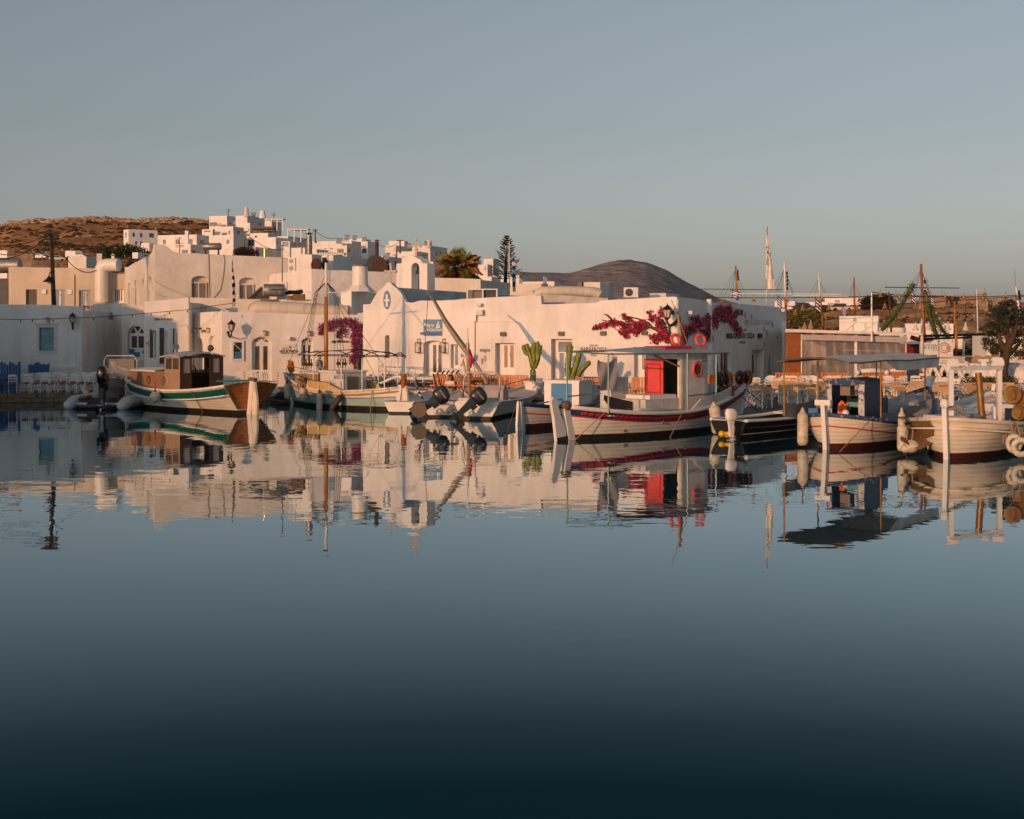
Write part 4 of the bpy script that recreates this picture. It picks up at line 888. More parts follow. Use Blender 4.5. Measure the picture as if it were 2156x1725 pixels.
hs('a',655,770,830,490,330,'lower white house behind the palm with deep balcony',[(735,505,756,560)])
hs('a',690,820,932,636,235,'white house with a blue shuttered window below the pine',[(738,698,796,745,dict(gm=SHB))])
hs('a',690,730,880,745,215,'small white annex right of the long flat parapet',[])
hs('a',835,1160,1272,618,250,'long white house with a small roof block behind the flagpole',[(930,690,960,697)],[(1185,640,1205,668)])
hs('a',880,1120,1160,740,205,'low cream building behind the two flags',[(930,756,950,790)],m=PL2)
hs('a',1060,1436,1518,722,160,'cream plastered low house with a pale teal window',[(1330,806,1371,853,dict(gm=SHUT))],m=PL2)
hs('a',1200,1592,1662,696,205,'flat white house under two solar heaters at the hill foot',[])
hs('a',1955,2250,2320,712,122,'cream parapet house behind the curved duct',m=PL2)
t = boxy('tower_stump','round ochre stone stump beside the cream parapet house','tower','a',1880,708,1960,785,125,m=RIPST,xc=1930)
# house with blue shutters on the left slope
hs('1',1522,1583,1942,300,430,'two storey white house with blue shutters alone on the brown slope',[(1543,343,1558,403,dict(gm=SHB,fm=SHB))],
   [(1633,343,1668,396,dict(gm=SHB,fm=SHB)),(1724,350,1760,400,dict(gm=SHB,fm=SHB)),(1838,348,1902,406,dict(gm=GLASS,fm=SHB,fw=.5)),(1665,450,1697,490,dict(gm=SHB,fm=SHB)),(1728,450,1762,512,dict(gm=GLASS,fm=SHB))],al=52)
hs('1',1740,1840,1940,470,400,'little white gabled annex below the blue shuttered house',[],[(1822,470,1840,496)])
hs('1',-200,92,120,560,300,'white house cut by the left edge of the slope',[(0,612,32,662)])
# far right houses
hs('d',1228,1478,1500,938,150,'white building with two round arched openings behind the mast',[(1315,958,1345,990,dict(arch=True,fan=1,cols=1)),(1385,958,1415,990,dict(arch=True,fan=1,cols=1))],vb=690)
hs('d',1550,1720,1800,975,262,'low white hotel wing on the distant right slope',[(1640,985,1700,1005)],vb=655)
hs('d',1608,1880,1900,950,268,'white hotel block with a flat roof on the distant right slope',[(1700,970,1760,1000),(1820,985,1860,1018)],vb=655)
hs('d',1845,2290,2320,902,265,'long white hotel with dark arches on the distant right slope',[(1970,925,2035,962)]+[(x,988,x+60,1020,dict(arch=True,fan=1,cols=2)) for x in (1915,1985,2060,2150)],vb=655)
hs('f',860,1195,1230,862,235,'long ruined stone farmhouse under the garland mast',[(960,880,985,915,dict(empty=True))],m=RIPST,vb=660,name='stone_house',group='stone houses on the right slope')
hs('f',1215,1552,1570,868,240,'low rubble stone house with a dark doorway',[(1285,885,1360,930,dict(empty=True))],m=RIPST,vb=660,name='stone_house',group='stone houses on the right slope')
hs('f',1532,1700,1722,850,235,'square stone tower house on the right slope',[],m=RIPST,vb=670,name='stone_house',group='stone houses on the right slope')
hs('f',1600,1712,1800,948,215,'stone terrace house stepping down to the olive tree',[],m=RIPST,vb=680,name='stone_house',group='stone houses on the right slope')
hs('f',1768,2040,2070,905,225,'long stone house behind the olive tree',[(1860,930,1872,955),(1945,928,1960,952)],m=RIPST,vb=680,name='stone_house',group='stone houses on the right slope')
hs('f',690,1290,1300,1216,118,'low white harbour building behind the leafy garlands',[(990,1240,1030,1300),(1100,1240,1130,1300)],vb=725)
hs('f',372,690,700,1266,112,'small white harbour hut behind the flat bar roof',[(600,1300,630,1330)],vb=725)
hs('f',1020,1400,1440,1345,108,'low pale kiosk row behind the posters',[(1080,1365,1120,1400)],vb=735)
# roof equipment
def heater(label,c,x0,y0,x1,y1,d,panel=True):
    (u0,v0),(u1,v1) = q(c,x0,y0),q(c,x1,y1); L = (u1-u0)*d/F; r = max(.22,(v1-v0)*d/F/2)
    t = thing('water_heater',label,'solar heater',P((u0+u1)/2,v1,d)-Vector((0,0,.5)),0,'solar water heaters on the roofs')
    M = Matrix.Rotation(R(90),3,'Y')
    MB().lathe([(r*.8,-L/2),(r,-L/2+.06),(r,L/2-.06),(r*.8,L/2)],14,(0,0,.5+r),M=M).build('tank',GALV,t,smooth=True)
    b = MB(); [b.bar((x,y,-.3),(x,0,.5+r*.4),.06) for x in (-L*.35,L*.35) for y in (-.4,.4)]; b.build('stand',IRON,t)
    if panel: MB().add([(-L/2,-2.0,-.4),(L/2,-2.0,-.4),(L/2,-.15,.75),(-L/2,-.15,.75)],[(0,1,2,3)]).build('solar_panel',CANVT,t)
    return t
for a in (('long grey tank with pipes behind the tall house parapet','3',652,470,878,556,97,False),('small tank on the summit roof beside the chimney','3',1246,94,1302,122,495),('panels and tank on the small roof block','3',795,330,866,356,440),
          ('second panel set beside the tall plain house','3',888,344,948,370,438),('right hand tank of the pair over the wide house','5',650,378,702,404,395),('left hand tank of the pair over the wide house','5',555,370,608,396,395),('silver tank on a low stand left of the twin tanks','5',452,412,520,440,380),
          ('tank on the teal shuttered house roof','5',770,398,818,416,392),('tank beside the chimney of the big cube house','5',1532,444,1574,470,415),('low tank on the hotel roof by the pole','5',1320,475,1370,500,428),('silver tank in front of the white balcony house','5',1042,592,1106,622,300),
          ('tank over the arcade in front of the wide house','5',468,556,536,592,340),('right tank on the flat white house at the hill foot','a',1452,640,1502,668,200),('left tank behind the pine flagpole','a',1160,662,1200,690,200)):
    heater(*a)
t = thing('water_heater','big solar heater tank with black lettering beside the striped flag','solar heater',P(*q('3',1530,1160),81.0),0,'solar water heaters on the roofs')
p = lambda x,y,dd=0: P(*q('3',x,y),81+dd)
MB().tube([p(1408,1052),p(1425,1052),p(1640,1052),p(1655,1052)],[.34,.36,.36,.33],18).build('tank',GALV,t,True,smooth=True)
MB().tube([p(1404,1052),p(1412,1052)],.355,18).build('end_cap',CREAM,t,True)
text_obj('ANDRIANOS',.155,BLK,t,lambda x,y,z: p(1568,1042)+Vector((x*1.05,-.38,y-.03-(y*.2)**2)),bold=.003)
MB().add([p(1215,1160,-.4),p(1440,1160,-.4),p(1540,1090,.3),p(1370,1012,.3)],[(0,1,2,3)]).build('solar_panel',SEATG,t,True)
b = MB(); b.bar(p(1210,1162,-.42),p(1372,1012,.28),.06); b.bar(p(1440,1110,.1),p(1450,1160),.05); b.bar(p(1600,1110,.1),p(1620,1160),.05); b.bar(p(1440,1160),p(1610,1110),.04); b.build('stand',GALV,t,True)
t = thing('bottle_crates','brown crates and black bundled hoses on the terrace by the solar tank','crates',P(*q('3',1770,1165),81.2))
for x0,x1,y0 in ((1765,1835,1100),(1838,1900,1100),(1700,1760,1118)): c0,c1 = P(*q('3',x0,1163),81.2),P(*q('3',x1,y0),81.2); MB().box(c0.x,c1.x,81,81.6,c0.z,c1.z).build('crate',OLDW,t,True)
b = MB(); [b.tube([P(*q('3',1680+i*30+rnd.uniform(-10,10),1085+rnd.uniform(-20,20)),81.1),P(*q('3',1760+i*30,1065+rnd.uniform(-25,25)),81.4),P(*q('3',1870,1060+rnd.uniform(-15,20)),81.2)],.1,6) for i in range(4)]; b.build('hose_bundle',BLK,t,True)
# masts, antennas and poles on the roofs
def pole(label,c,x,y0,y1,d,r,m=OLDW,name='utility_pole',cat='pole',arms=(),group=None,lean=0):
    (u,v0),(_,v1) = q(c,x,y0),q(c,x,y1); t = thing(name,label,cat,P(u,v1,d),0,group); h = (v1-v0)*d/F
    MB().tube([(0,0,-.5),(lean*h,0,h)],[r,r*.7],8).build('pole',m,t,smooth=True)
    for (f,w_) in arms: MB().bar((lean*h*f-w_,0,h*f),(lean*h*f+w_,0,h*f),r*1.1).build('crossarm',m,t)
    return t
pole('wooden pole between the houses below the summit','3',1165,322,590,360,.22,arms=((.97,.9),(.93,.6)))
pole('thin wooden pole right of the tall steel flue on the skyline','5',188,302,446,395,.25,arms=((.95,.7),))
pole('wooden pole in front of the hotel roofs','5',1232,434,572,330,.25,arms=((.96,.8),))
pole('thin television antenna over the summit house','3',966,45,134,500,.12,IRON,'antenna','antenna',((.8,.9),(.6,.6)))
pole('television antenna right of the summit pergola','3',1526,88,168,480,.12,IRON,'antenna','antenna',((.7,.9),(.45,.7)))
pole('dark antenna with many rods before the long white house','3',366,400,582,110,.035,IRON,'antenna','antenna',((.95,.18),(.6,.3),(.45,.34),(.35,.3)))
pole('tall wire antenna standing on the terrace behind the taverna','3',1630,490,945,83,.03,IRON,'antenna','antenna',((.97,.12),(.9,.1)))
pole('whitish round chimney on the summit roof','3',1187,30,128,490,.9,PL2,'chimney','chimney')
pole('white square chimney with an aerial at the right of the summit roof','3',1386,72,150,488,1.2,PL,'chimney','chimney')
pole('white chimney on the big cube house roof','5',1586,436,502,418,1.1,PL,'chimney','chimney')
for lab,c,x0,x1,y,yb,d in (('flat white pergola on the summit terrace','3',1420,1640,172,245,475),('white slatted pergola on the skyline right of the summit','3',1690,1945,296,380,420),('white slatted pergola before the wide house','5',215,540,598,640,330)):
    a0,a1 = P(*q(c,x0,y),d),P(*q(c,x1,y),d); t = thing('pergola',lab,'pergola',a0-Vector((0,0,3)))
    b = MB(); b.box(a0.x,a1.x,d-.15,d+.15,a0.z-.3,a0.z); b.box(a0.x,a1.x,d+4,d+4.3,a0.z-.3,a0.z); b.build('beam',WPAINT,t,True)
    b = MB(); n = 12
    for i in range(n): x = a0.x+(a1.x-a0.x)*i/(n-1); b.box(x-.12,x+.12,d-.3,d+4.6,a0.z,a0.z+.25)
    tag(b.build('slats',WPAINT,t,True),kind='stuff'); zb = Z(q(c,0,yb)[1],d)
    for i in range(4): x = a0.x+(a1.x-a0.x)*(i/3*.96+.02); MB().box(x-.15,x+.15,d-.15,d+.15,zb-2,a0.z-.31).build('post',WPAINT,t,True)
t = thing('pergola','dark reed shaded pergola under the summit houses','pergola',P(*q('3',1390,345),440))
a0,a1 = P(*q('3',1262,292),440),P(*q('3',1530,300),440); MB().box(a0.x,a1.x,438,444,a1.z,a1.z+.7).build('reed_roof',SEATG,t,True)
a0,a1 = P(*q('3',1262,352),440),P(*q('3',1530,310),440); MB().box(a0.x,a1.x,443,444,a0.z,a1.z).build('back_wall',RIPST,t,True)
for i in range(5): x = a0.x+(a1.x-a0.x)*i/4; MB().box(x-.15,x+.15,438,438.4,a0.z,a1.z).build('post',OLDW,t,True)
for lab,c,x0,x1,y0,y1,d in (('pale awning over the left summit window','3',732,822,214,258,503),('beige awning in the nook between the summit houses','3',1020,1100,194,238,500)):
    a,b_,c_ = P(*q(c,x0,y1),d-6),P(*q(c,x1,y1),d-6),P(*q(c,x1,y0),d-1); a2 = P(*q(c,x0+8,y0),d-1)
    t = thing('awning',lab,'awning',a); MB().add([a,b_,c_,a2,a+Vector((0,4,0)),b_+Vector((0,4,0))],[(0,1,2,3),(0,3,4),(1,5,2)]).build('fabric',CREAM,t,True)
# parked cars far off
def car(label,u,v,d,m,rz=0,L=4.2,h=1.45,van=False):
    t = thing('parked_car' if not van else 'parked_van',label,'van' if van else 'car',P(u,v,d),rz,'parked cars far off')
    w_ = .85; fr = -.5 if van else -.28
    prof = [(-L/2,.35),(L/2,.35),(L/2,.8),(L/2-.5 if van else L/2-.9,.95),(L/2-1.0 if van else L/2-1.5,h),(-L/2+(.1 if van else .7),h),(-L/2,.95 if not van else h-.1)]
    b = MB().prism(lambda a,z,y: Vector((a,y,z)),[prof],-w_,w_).build('body',m,t)
    win = [(L/2-1.15 if not van else L/2-.6,.98),(L/2-1.55 if not van else L/2-1.05,h-.08),(-L/2+.75 if not van else 0.2,h-.08),(-L/2+.35 if not van else .2,.98)]
    for s in (-1,1): MB().prism(lambda a,z,y: Vector((a,y,z)),[win],s*w_,s*(w_+.01)).build('window',GLASS,t)
    for sx in (-L/2+.8,L/2-.8):
        for s in (-1,1): MB().lathe([(.3,-.1),(.33,-.08),(.33,.08),(.3,.1)],14,(sx,s*.82,.33),M=Matrix.Rotation(R(90),3,'X')).build('wheel',BLK,t)
    return t
car('white car at the left end of the hillside parking',*q('1',478,668),395,CARW); car('white hatchback parked by the stone wall on the hillside',*q('1',703,692),390,CARW,.4)
car('dark car between the white ones on the hillside',*q('1',570,668),398,CARD); car('white van partly behind the cream roof room',*q('1',930,660),385,CARW,0,5,2.0,True)
for i,(x,y,m_,lab) in enumerate(((1622,1112,CARW,'white car nearest the mast on the hotel slope'),(1570,1068,CARD,'dark car by the hotel corner on the slope'),(1770,1105,CARW,'white car left of the middle of the hotel slope row'),(1838,1100,CARD,'dark car in the middle of the hotel slope row'),(1900,1096,CARD,'second dark car of the hotel slope row'),(2025,1072,CARW,'white car at the right end of the hotel slope row'))):
    car(lab,*q('d',x,y),235,m_,.3)
car('dark red van beyond the bar curtains',1952,768,122,CARR,.1,4.6,2.1,True)
# stone retaining walls
for lab,c,x0,x1,y0,y1,d in (('rubble stone wall under the hillside parking','1',380,840,690,790,130),('dark stone ruin left of the hillside parking','1',96,415,600,700,300),('long tan terrace wall under the hotel cars','d',1660,2000,1035,1095,250)):
    a,b_ = P(*q(c,x0,y1),d),P(*q(c,x1,y0),d); t = thing('stone_wall',lab,'wall',a)
    nx = int((b_.x-a.x)/(1.6 if d < 200 else 3)); nz = 4; n_ = 0
    MB().box(a.x,b_.x,d+.1,d+.8,a.z-3,b_.z).build('core',RIPST,t,True)
    for j in range(nz):
        x = a.x
        while x < b_.x and n_ < 120:
            w_ = rnd.uniform(.7,1.8)*(1 if d < 200 else 2); h = (b_.z-a.z)/nz; MB().box(x+.03,min(x+w_,b_.x)-.03,d-rnd.uniform(.02,.12),d+.09,a.z+j*h+.04,a.z+(j+1)*h-.03).build('stone',RIPST if d != 130 else STONE,t,True); x += w_; n_ += 1
# quay houses just beyond the left edge of the view: they shade the left of the terrace
for i,(x0,x1,y0,y1,h,lab) in enumerate(((-42,-30.0,38,54.3,4.7,'tall white quay house beyond the left edge, its shade falls on the moored boats'),(-50,-34.0,54.6,71,8.2,'white quay house beyond the left edge next to the shuttered one'))):
    t = thing('shading_house',lab,'house',(x1,y0,0),0,None)
    MB().box(x0,x1,y0,y1,-.4,h).build('wall',PL,t,True); MB().box(x0+.3,x1-.3,y0+.3,y1-.3,h+.004,h+.06).build('roof',ROOFM,t,True)
    for k in range(3): MB().box(x1-.05,x1+.03,y0+2+k*3.6,y0+3+k*3.6,1.5,3).build('window',GLASS,t,True)
MB_ = tag(MB().box(-160,-32,36,69.2,-.6,GZ-.01).build('side_quay',STONE),kind='structure')
# ---------------------------------------------------------------- boats
class Boat:
    """Wooden hull; local x runs stern -> bow, z up from the waterline. S, B = (u, depth) of stern and bow."""
    def __init__(s,name,label,S,Bw,beam,sheer,cat='boat',full=(.75,.75),rake=(.25,.7),draft=.55,transom=0.0,trx=.45,group=None):
        s.a = Vector((X(*S),S[1],0)); s.b = Vector((X(*Bw),Bw[1],0)); s.W = wall2(s.a,s.b); s.L = s.W.L; s.beam = beam; s.sh = sheer
        s.full = full; s.rake = rake; s.draft = draft; s.tr = transom; s.trx = trx
        s.o = thing(name,label,cat,s.a,math.atan2(s.b.y-s.a.y,s.b.x-s.a.x),group)
    def sheer(s,t):
        z0,z1,z2 = s.sh; k = .42
        return z1+(z0-z1)*((k-t)/k)**2 if t < k else z1+(z2-z1)*((t-k)/(1-k))**2
    def hb(s,t):
        k = .45
        if t < k: w = (k-t)/k; e = 2.0*s.full[0]; f = s.tr+(1-s.tr)*(1-w**e)**.9 if s.tr == 0 else 1-(1-s.tr)*w**1.8
        else: w = (t-k)/(1-k); f = max(0,1-w**(2.0*s.full[1]))**.9
        return max(.012,s.beam/2*f)
    def pt(s,t,z,side,off=0):
        zk = -s.draft; zs = s.sheer(t); qn = min(1.0,max(0.0,(z-zk)/(zs-zk))); mid = 1-abs(2*t-1)**2
        ex = .85-.45*mid if (s.tr == 0 or t > .5) else s.trx+(.4-s.trx)*min(1,t*2.5)
        y = s.hb(t)*qn**ex; x = t*s.L+s.rake[1]*(qn-.6)*max(0,t-.6)**2*6.2-s.rake[0]*(qn-.6)*max(0,.4-t)**2*6.2
        return Vector((x,side*(y+off),z))
    def strip(s,name,m,za,zb,nz=6,off=0,t0=0,t1=1,nt=36,sides=(1,-1),par=None,smooth='all'):
        b = MB()
        for sd in sides:
            g_ = []
            for j in range(nz+1):
                row = []
                for i in range(nt+1):
                    t = t0+(t1-t0)*i/nt; a,c = za(t),zb(t); row.append(s.pt(t,a+(c-a)*j/nz,sd,off))
                g_.append(row)
            b.grid(g_)
        return b.build(name,m,par or s.o,smooth=smooth)
    def hull(s,top,bottom,wl=.12,name='hull'):
        s.strip('bottom_paint',bottom,lambda t: -s.draft*.9,lambda t: wl,6)
        h = s.strip(name,top,lambda t: wl,lambda t: s.sheer(t),9)
        if s.tr:
            n = 10
            for z0,z1,m_,nm in ((-.3,wl,bottom,'transom_bottom'),(wl,s.sheer(0),top,'transom')):
                ring = [s.pt(0,z0+(z1-z0)*j/n,1) for j in range(n+1)]+[s.pt(0,z1-(z1-z0)*j/n,-1) for j in range(n+1)]; MB().add(ring,[tuple(range(len(ring)))]).build(nm,m_,s.o)
        return h
    def rail(s,name,m,dz,r,off=.0,t0=0,t1=1,n=40,sq=1.0,par=None):
        b = MB()
        for sd in (1,-1): b.tube([s.pt(t0+(t1-t0)*i/n,s.sheer(t0+(t1-t0)*i/n),sd,off)+Vector((0,0,dz)) for i in range(n+1)],r,6,sq=sq)
        return b.build(name,m,par or s.o,smooth='all')
    def deck(s,m,dz=-.12,t0=.02,t1=.98,name='deck',camber=.05,inset=.02,hole=None):
        b = MB(); n = 30
        def rows(ta,tb,n):
            g_ = []
            for i in range(n+1):
                t = ta+(tb-ta)*i/n; w_ = max(.005,s.hb(t)-inset); x = s.pt(t,s.sheer(t),1).x; z = s.sheer(t)+dz
                g_.append([Vector((x,w_*k,z+camber*(1-k*k))) for k in (-1,-.5,0,.5,1)])
            b.grid(g_)
        if hole: rows(t0,hole[0],10); b.build('aft_deck',m,s.o,smooth='all'); b = MB(); rows(hole[1],t1,14)
        else: rows(t0,t1,n)
        o = b.build(name,m,s.o,smooth='all')
        if hole:
            f = MB(); f.grid([[Vector((s.pt(t,.3,1).x,(s.pt(t,.16,1).y-.04)*k,.14)) for k in (-1,0,1)] for t in [hole[0]+(hole[1]-hole[0])*i/8 for i in range(9)]])
            for t in hole:
                x = s.pt(t,.3,1).x; zs = [.14+(s.sheer(t)+dz-.14)*j/4 for j in range(5)]; ys = [max(.02,s.pt(t,z,1).y-.04) for z in zs]
                f.add([(x,y,z) for y,z in zip(ys,zs)]+[(x,-y,z) for y,z in zip(ys[::-1],zs[::-1])],[tuple(range(10))])
            for sd in (1,-1): f.grid([[s.pt(t,.12+(s.sheer(t)-.12)*j/3,sd,-.05) for j in range(4)] for t in [hole[0]+(hole[1]-hole[0])*i/12 for i in range(13)]])
            f.build('cockpit',m,s.o)
        return o
    def post(s,end,m,up=.35,w=.14,dep=.16,name=None,lean=.0,ahead=.0):
        t = 1 if end == 'bow' else 0; n = 8; sg = 1 if end == 'bow' else -1
        pts = [s.pt(t,-s.draft*.8+(s.sheer(t)+s.draft*.8)*i/n,0)+Vector((sg*dep*.2+ahead*sg,0,0)) for i in range(n+1)]
        d = pts[-1]-pts[-2]; pts.append(pts[-1]+d.normalized()*up+Vector((sg*lean,0,0)))
        b = MB(); r_ = []
        for i,p in enumerate(pts):
            for (dx,dy) in ((-dep/2,-w/2),(dep/2,-w/2),(dep/2,w/2),(-dep/2,w/2)): r_.append(p+Vector((dx,dy,0)))
        f = [(i*4+k,i*4+(k+1) % 4,i*4+4+(k+1) % 4,i*4+4+k) for i in range(len(pts)-1) for k in range(4)]+[(0,1,2,3),tuple(len(r_)-4+k for k in range(4))]
        return b.add(r_,f).build(name or end+'_post',m,s.o)
    def rudder(s,m,up=.5,chord=.42,w=.06,top=None):
        p0 = s.pt(0,-.35,0); zt = s.sheer(0)+up; x1 = s.pt(0,s.sheer(0),0).x
        fn = lambda x,z,y: Vector((x,y,z))
        xs = lambda z: p0.x+(x1-p0.x)*(z+.35)/(s.sheer(0)+.35)-.14
        loop = [(xs(-.35),-.35),(xs(-.35)-chord,-.35),(xs(.2)-chord*.95,.2),(xs(s.sheer(0))-chord*.42,s.sheer(0)-.1),(xs(zt)-chord*.36,zt-.06),(xs(zt)-chord*.2,zt),(xs(zt),zt),(xs(.5),.5)]
        return MB().prism(fn,[loop],-w/2,w/2).build('rudder',m,s.o)
    def find(s,u,y=None,z=1.0,side=None):        # local x where a line parallel to the keel is seen at u
        lo,hi = -1.0,s.L+1.5; f = lambda x: (lambda p: UC+p.x/p.y*F-u)(s.o.matrix_basis @ (Vector((x,y,z)) if side is None else s.pt(min(1,max(0,x/s.L)),z,side)))
        a,b = f(lo),f(hi)
        for _ in range(40):
            m = (lo+hi)/2; c = f(m)
            if (c > 0) == (a > 0): lo = m
            else: hi = m
        return (lo+hi)/2
    def loc(s,u,v): a,z = s.W.uv(u,v); return a,z
    def fence_pipe(s,pts,r,m,name='rail',par=None,n=6): return MB().tube(pts,r,n).build(name,m,par or s.o,smooth='all')
def fender(label,p,L=.55,r=.13,m=FEND,tilt=0,cap=None,ball=False,cat='fender',rope=.5):
    t = thing('fender',label,cat,p); M = Matrix.Rotation(tilt,3,'Y')
    if ball: MB().ball((0,0,-r),r,16,10).build('body',m,t,smooth='all'); MB().lathe([(r*.35,-.06),(r*.2,.05),(.03,.1)],10).build('cap',cap or NAVY,t,smooth='all')
    else:
        MB().lathe([(.03,0),(r*.55,-.02),(r*.95,-.1),(r,-.16),(r*.97,-L*.3),(r,-L*.5),(r*.97,-L*.7),(r,-L+.12),(r*.8,-L+.02),(r*.3,-L)],14,M=M).build('body',m,t,smooth='all')
        MB().lathe([(r*.5,-.02),(r*.35,.05),(.03,.12)],8,M=M).build('cap',cap or m,t,smooth='all')
    MB().tube([(0,0,.08),(0,0,.08+rope)],.012,5).build('cord',ROPED,t)
    return t
def outboard(label,p,rz,tilt,sc_,mc,leg=None,txt=None,num=None):
    t = thing('outboard_motor',label,'outboard motor',p,rz); leg = leg or mc
    M = Matrix.Rotation(tilt,4,'Y') @ Matrix.Scale(sc_,4)
    g_ = []; prof = [(-.16,.02,.13,.22),(-.14,.04,.17,.30),(-.02,.05,.19,.34),(.14,.05,.195,.36),(.28,.03,.18,.33),(.38,-.01,.15,.26),(.43,-.04,.09,.15),(.44,-.05,.02,.03)]
    for z,cx,hw,hl in prof: g_.append([Vector((cx-.08+hl*math.copysign(abs(math.cos(a))**.75,math.cos(a)),hw*math.copysign(abs(math.sin(a))**.75,math.sin(a)),z+.45)) for a in [2*math.pi*i/18 for i in range(19)]])
    b = MB().grid([[M @ v for v in r_] for r_ in g_]); c0 = [M @ v for v in g_[0][:-1]]; b.add(c0,[tuple(range(len(c0)))])
    b.build('cowling',mc,t,smooth='all',fix=True)
    b = MB().add([M @ v for v in [Vector((x,y,z)) for z,x0,x1,w_ in ((.32,-.25,.14,.09),(.1,-.2,.12,.075),(-.35,-.14,.1,.05),(-.55,-.12,.1,.045)) for x,y in ((x0,-w_),(x1,-w_),(x1,w_),(x0,w_))]],[(i*4+k,i*4+(k+1) % 4,i*4+4+(k+1) % 4,i*4+4+k) for i in range(3) for k in range(4)]+[(0,1,2,3),(12,13,14,15)])
    b.build('midsection',leg,t)
    pts = [M @ Vector((x,0,-.66)) for x in (-.3,-.22,0,.16,.24)]; b = MB().tube(pts,[r_*sc_ for r_ in (.035,.07,.075,.06,.02)],10)
    b.add([M @ Vector(v) for v in ((-.14,.02,-.55),(.12,.02,-.55),(.1,.01,-.66),(-.1,.01,-.66),(-.14,-.02,-.55),(.12,-.02,-.55),(.1,-.01,-.66),(-.1,-.01,-.66))],[(0,1,2,3),(4,5,6,7),(0,1,5,4),(1,2,6,5),(2,3,7,6),(3,0,4,7)])
    b.add([M @ Vector(v) for v in ((-.12,.01,-.7),(.06,.01,-.7),(-.02,0,-.95),(-.12,0,-.93),(-.12,-.01,-.7),(.06,-.01,-.7))],[(0,1,2,3),(4,5,2,3),(0,4,3),(1,5,2)])
    b.build('gearcase',leg,t,smooth=True)
    MB().box(-.36,.16,-.11,.11,-.52,-.5,M).build('cavitation_plate',leg,t)
    b = MB()
    for k in range(3):
        a = k*2.094+.4; c,s_ = math.cos(a),math.sin(a); vs = [Vector((-.33+dx,r_*c-w_*s_,-.66+r_*s_+w_*c)) for r_,w_,dx in ((.04,-.03,.02),(.16,-.07,.03),(.19,.0,0),(.16,.07,-.03),(.04,.03,-.02))]
        b.add([M @ v for v in vs],[(0,1,2,3,4)])
    b.build('propeller',mc if mc is not WPAINT else BLK,t)
    MB().box(.08,.24,-.12,.12,.0,.26,M).build('bracket',IRON,t)
    for sd in (1,-1):
        if txt: text_obj(txt,.105*sc_,WL,t,lambda x,y,z,sd=sd: t.matrix_basis @ (M @ Vector((-.05-sd*x/sc_*-1*-1,sd*(-.205)-sd*abs(z)*0,.62+y/sc_))),name='brand_lettering')
    if num: text_obj(num,.12*sc_,WL,t,lambda x,y,z: t.matrix_basis @ (M @ Vector((-.43,-x/sc_,.62+y/sc_))),name='power_lettering')
    return t
def mooring(label,a,b_,sag=.3,r=.012,m=ROPE):
    t = thing('mooring_rope',label,'rope',a); a,b_ = Vector(a),Vector(b_)
    MB().tube([a.lerp(b_,i/12)-Vector((0,0,sag*4*(i/12)*(1-i/12))) for i in range(13)],r,5).build('strand',m,t,True); return t
def boxes(par,items):
    for nm,m,x0,x1,y0,y1,z0,z1 in items: MB().box(x0,x1,y0,y1,z0,z1).build(nm,m,par)

# ===== 1 inflatable boat, stern towards us
ux,dd = 212,63.8
t = thing('inflatable_boat','grey inflatable boat with a tall steel windscreen frame, stern to the water','inflatable boat',(X(212,64.2),64.2,0),R(79))
RB = t; w = 1.28
for sd in (1,-1):
    MB().tube([(-.75,sd*w,.12),(-.6,sd*w,.16),(-.1,sd*w,.26),(0,sd*w,.3),(1.5,sd*w,.34),(3.0,sd*(w-.1),.42),(4.0,sd*(w-.5),.52),(4.7,sd*.35,.6),(4.85,0,.62)],[.1,.22,.3,.3,.3,.3,.28,.26,.26],14).build('tube',BOATG,t,smooth='all')
    b = MB()
    for dz in (-.06,.03): b.tube([(-.3,sd*(w+.24),.16+dz),(0,sd*(w+.28),.24+dz),(1.5,sd*(w+.285),.3+dz),(3.0,sd*(w+.17),.4+dz)],.022,5)
    b.build('rubbing_strake',DGREY,t)
boxes(t,[('transom_board',BLK,-.12,0,-1.02,1.02,.02,.5),('floor',DGREY,0,3.6,-1.0,1.0,.12,.18),('aft_seat',SEATG,.15,.75,-.8,.2,.42,.95),('engine_well',DGREY,-.4,.05,-.9,.9,.1,.24),
          ('console',WPAINT,1.7,2.3,-.62,.12,.2,1.25),('seat_back',SEATG,.62,.8,-.75,.1,.9,1.35)])
for y0,y1 in ((-1.0,-.4),(.45,.95)): MB().box(-.42,-.3,y0,y1,.2,.3).build('swim_step',STEEL,t)
MB().box(-.4,.1,.48,.8,.5,.6).build('wooden_step',TEAK,t)
MB().tube([(1.9,.5,1.0),(1.9,.55,2.1),(1.9,.42,2.35),(1.9,-.95,2.35),(1.9,-1.1,2.1),(1.9,-1.05,1.0)],.03,8).build('windscreen_frame',STEEL,t,smooth='all').location.y = .25
MB().box(2.0,2.03,-.65,.62,1.35,2.2).build('windscreen',mat('tinted_screen',(.3,.28,.27),.1,alpha=.5),t)
MB().torus((1.55,-.25,1.15),.17,.02,16,6,Matrix.Rotation(R(65),3,'Y')).build('steering_wheel',BLK,t)
MB().tube([(-.1,-1.25,.4),(-.1,-1.3,1.5)],.03,8).build('light_pole',STEEL,t)
outboard('large black outboard motor with a white number on the inflatable boat',(X(217,63.3),63.3,.85),R(90),R(2),1.25,COWLB,num='175')
fender('small white fender lying inside the inflatable boat',(X(172,65.5),65.5,.95),.62,.12,tilt=R(-35))
mooring('rope from the inflatable boat to the quay at the left',(X(172,66),66,.7),(X(50,69.2),69.2,GZ),.35)

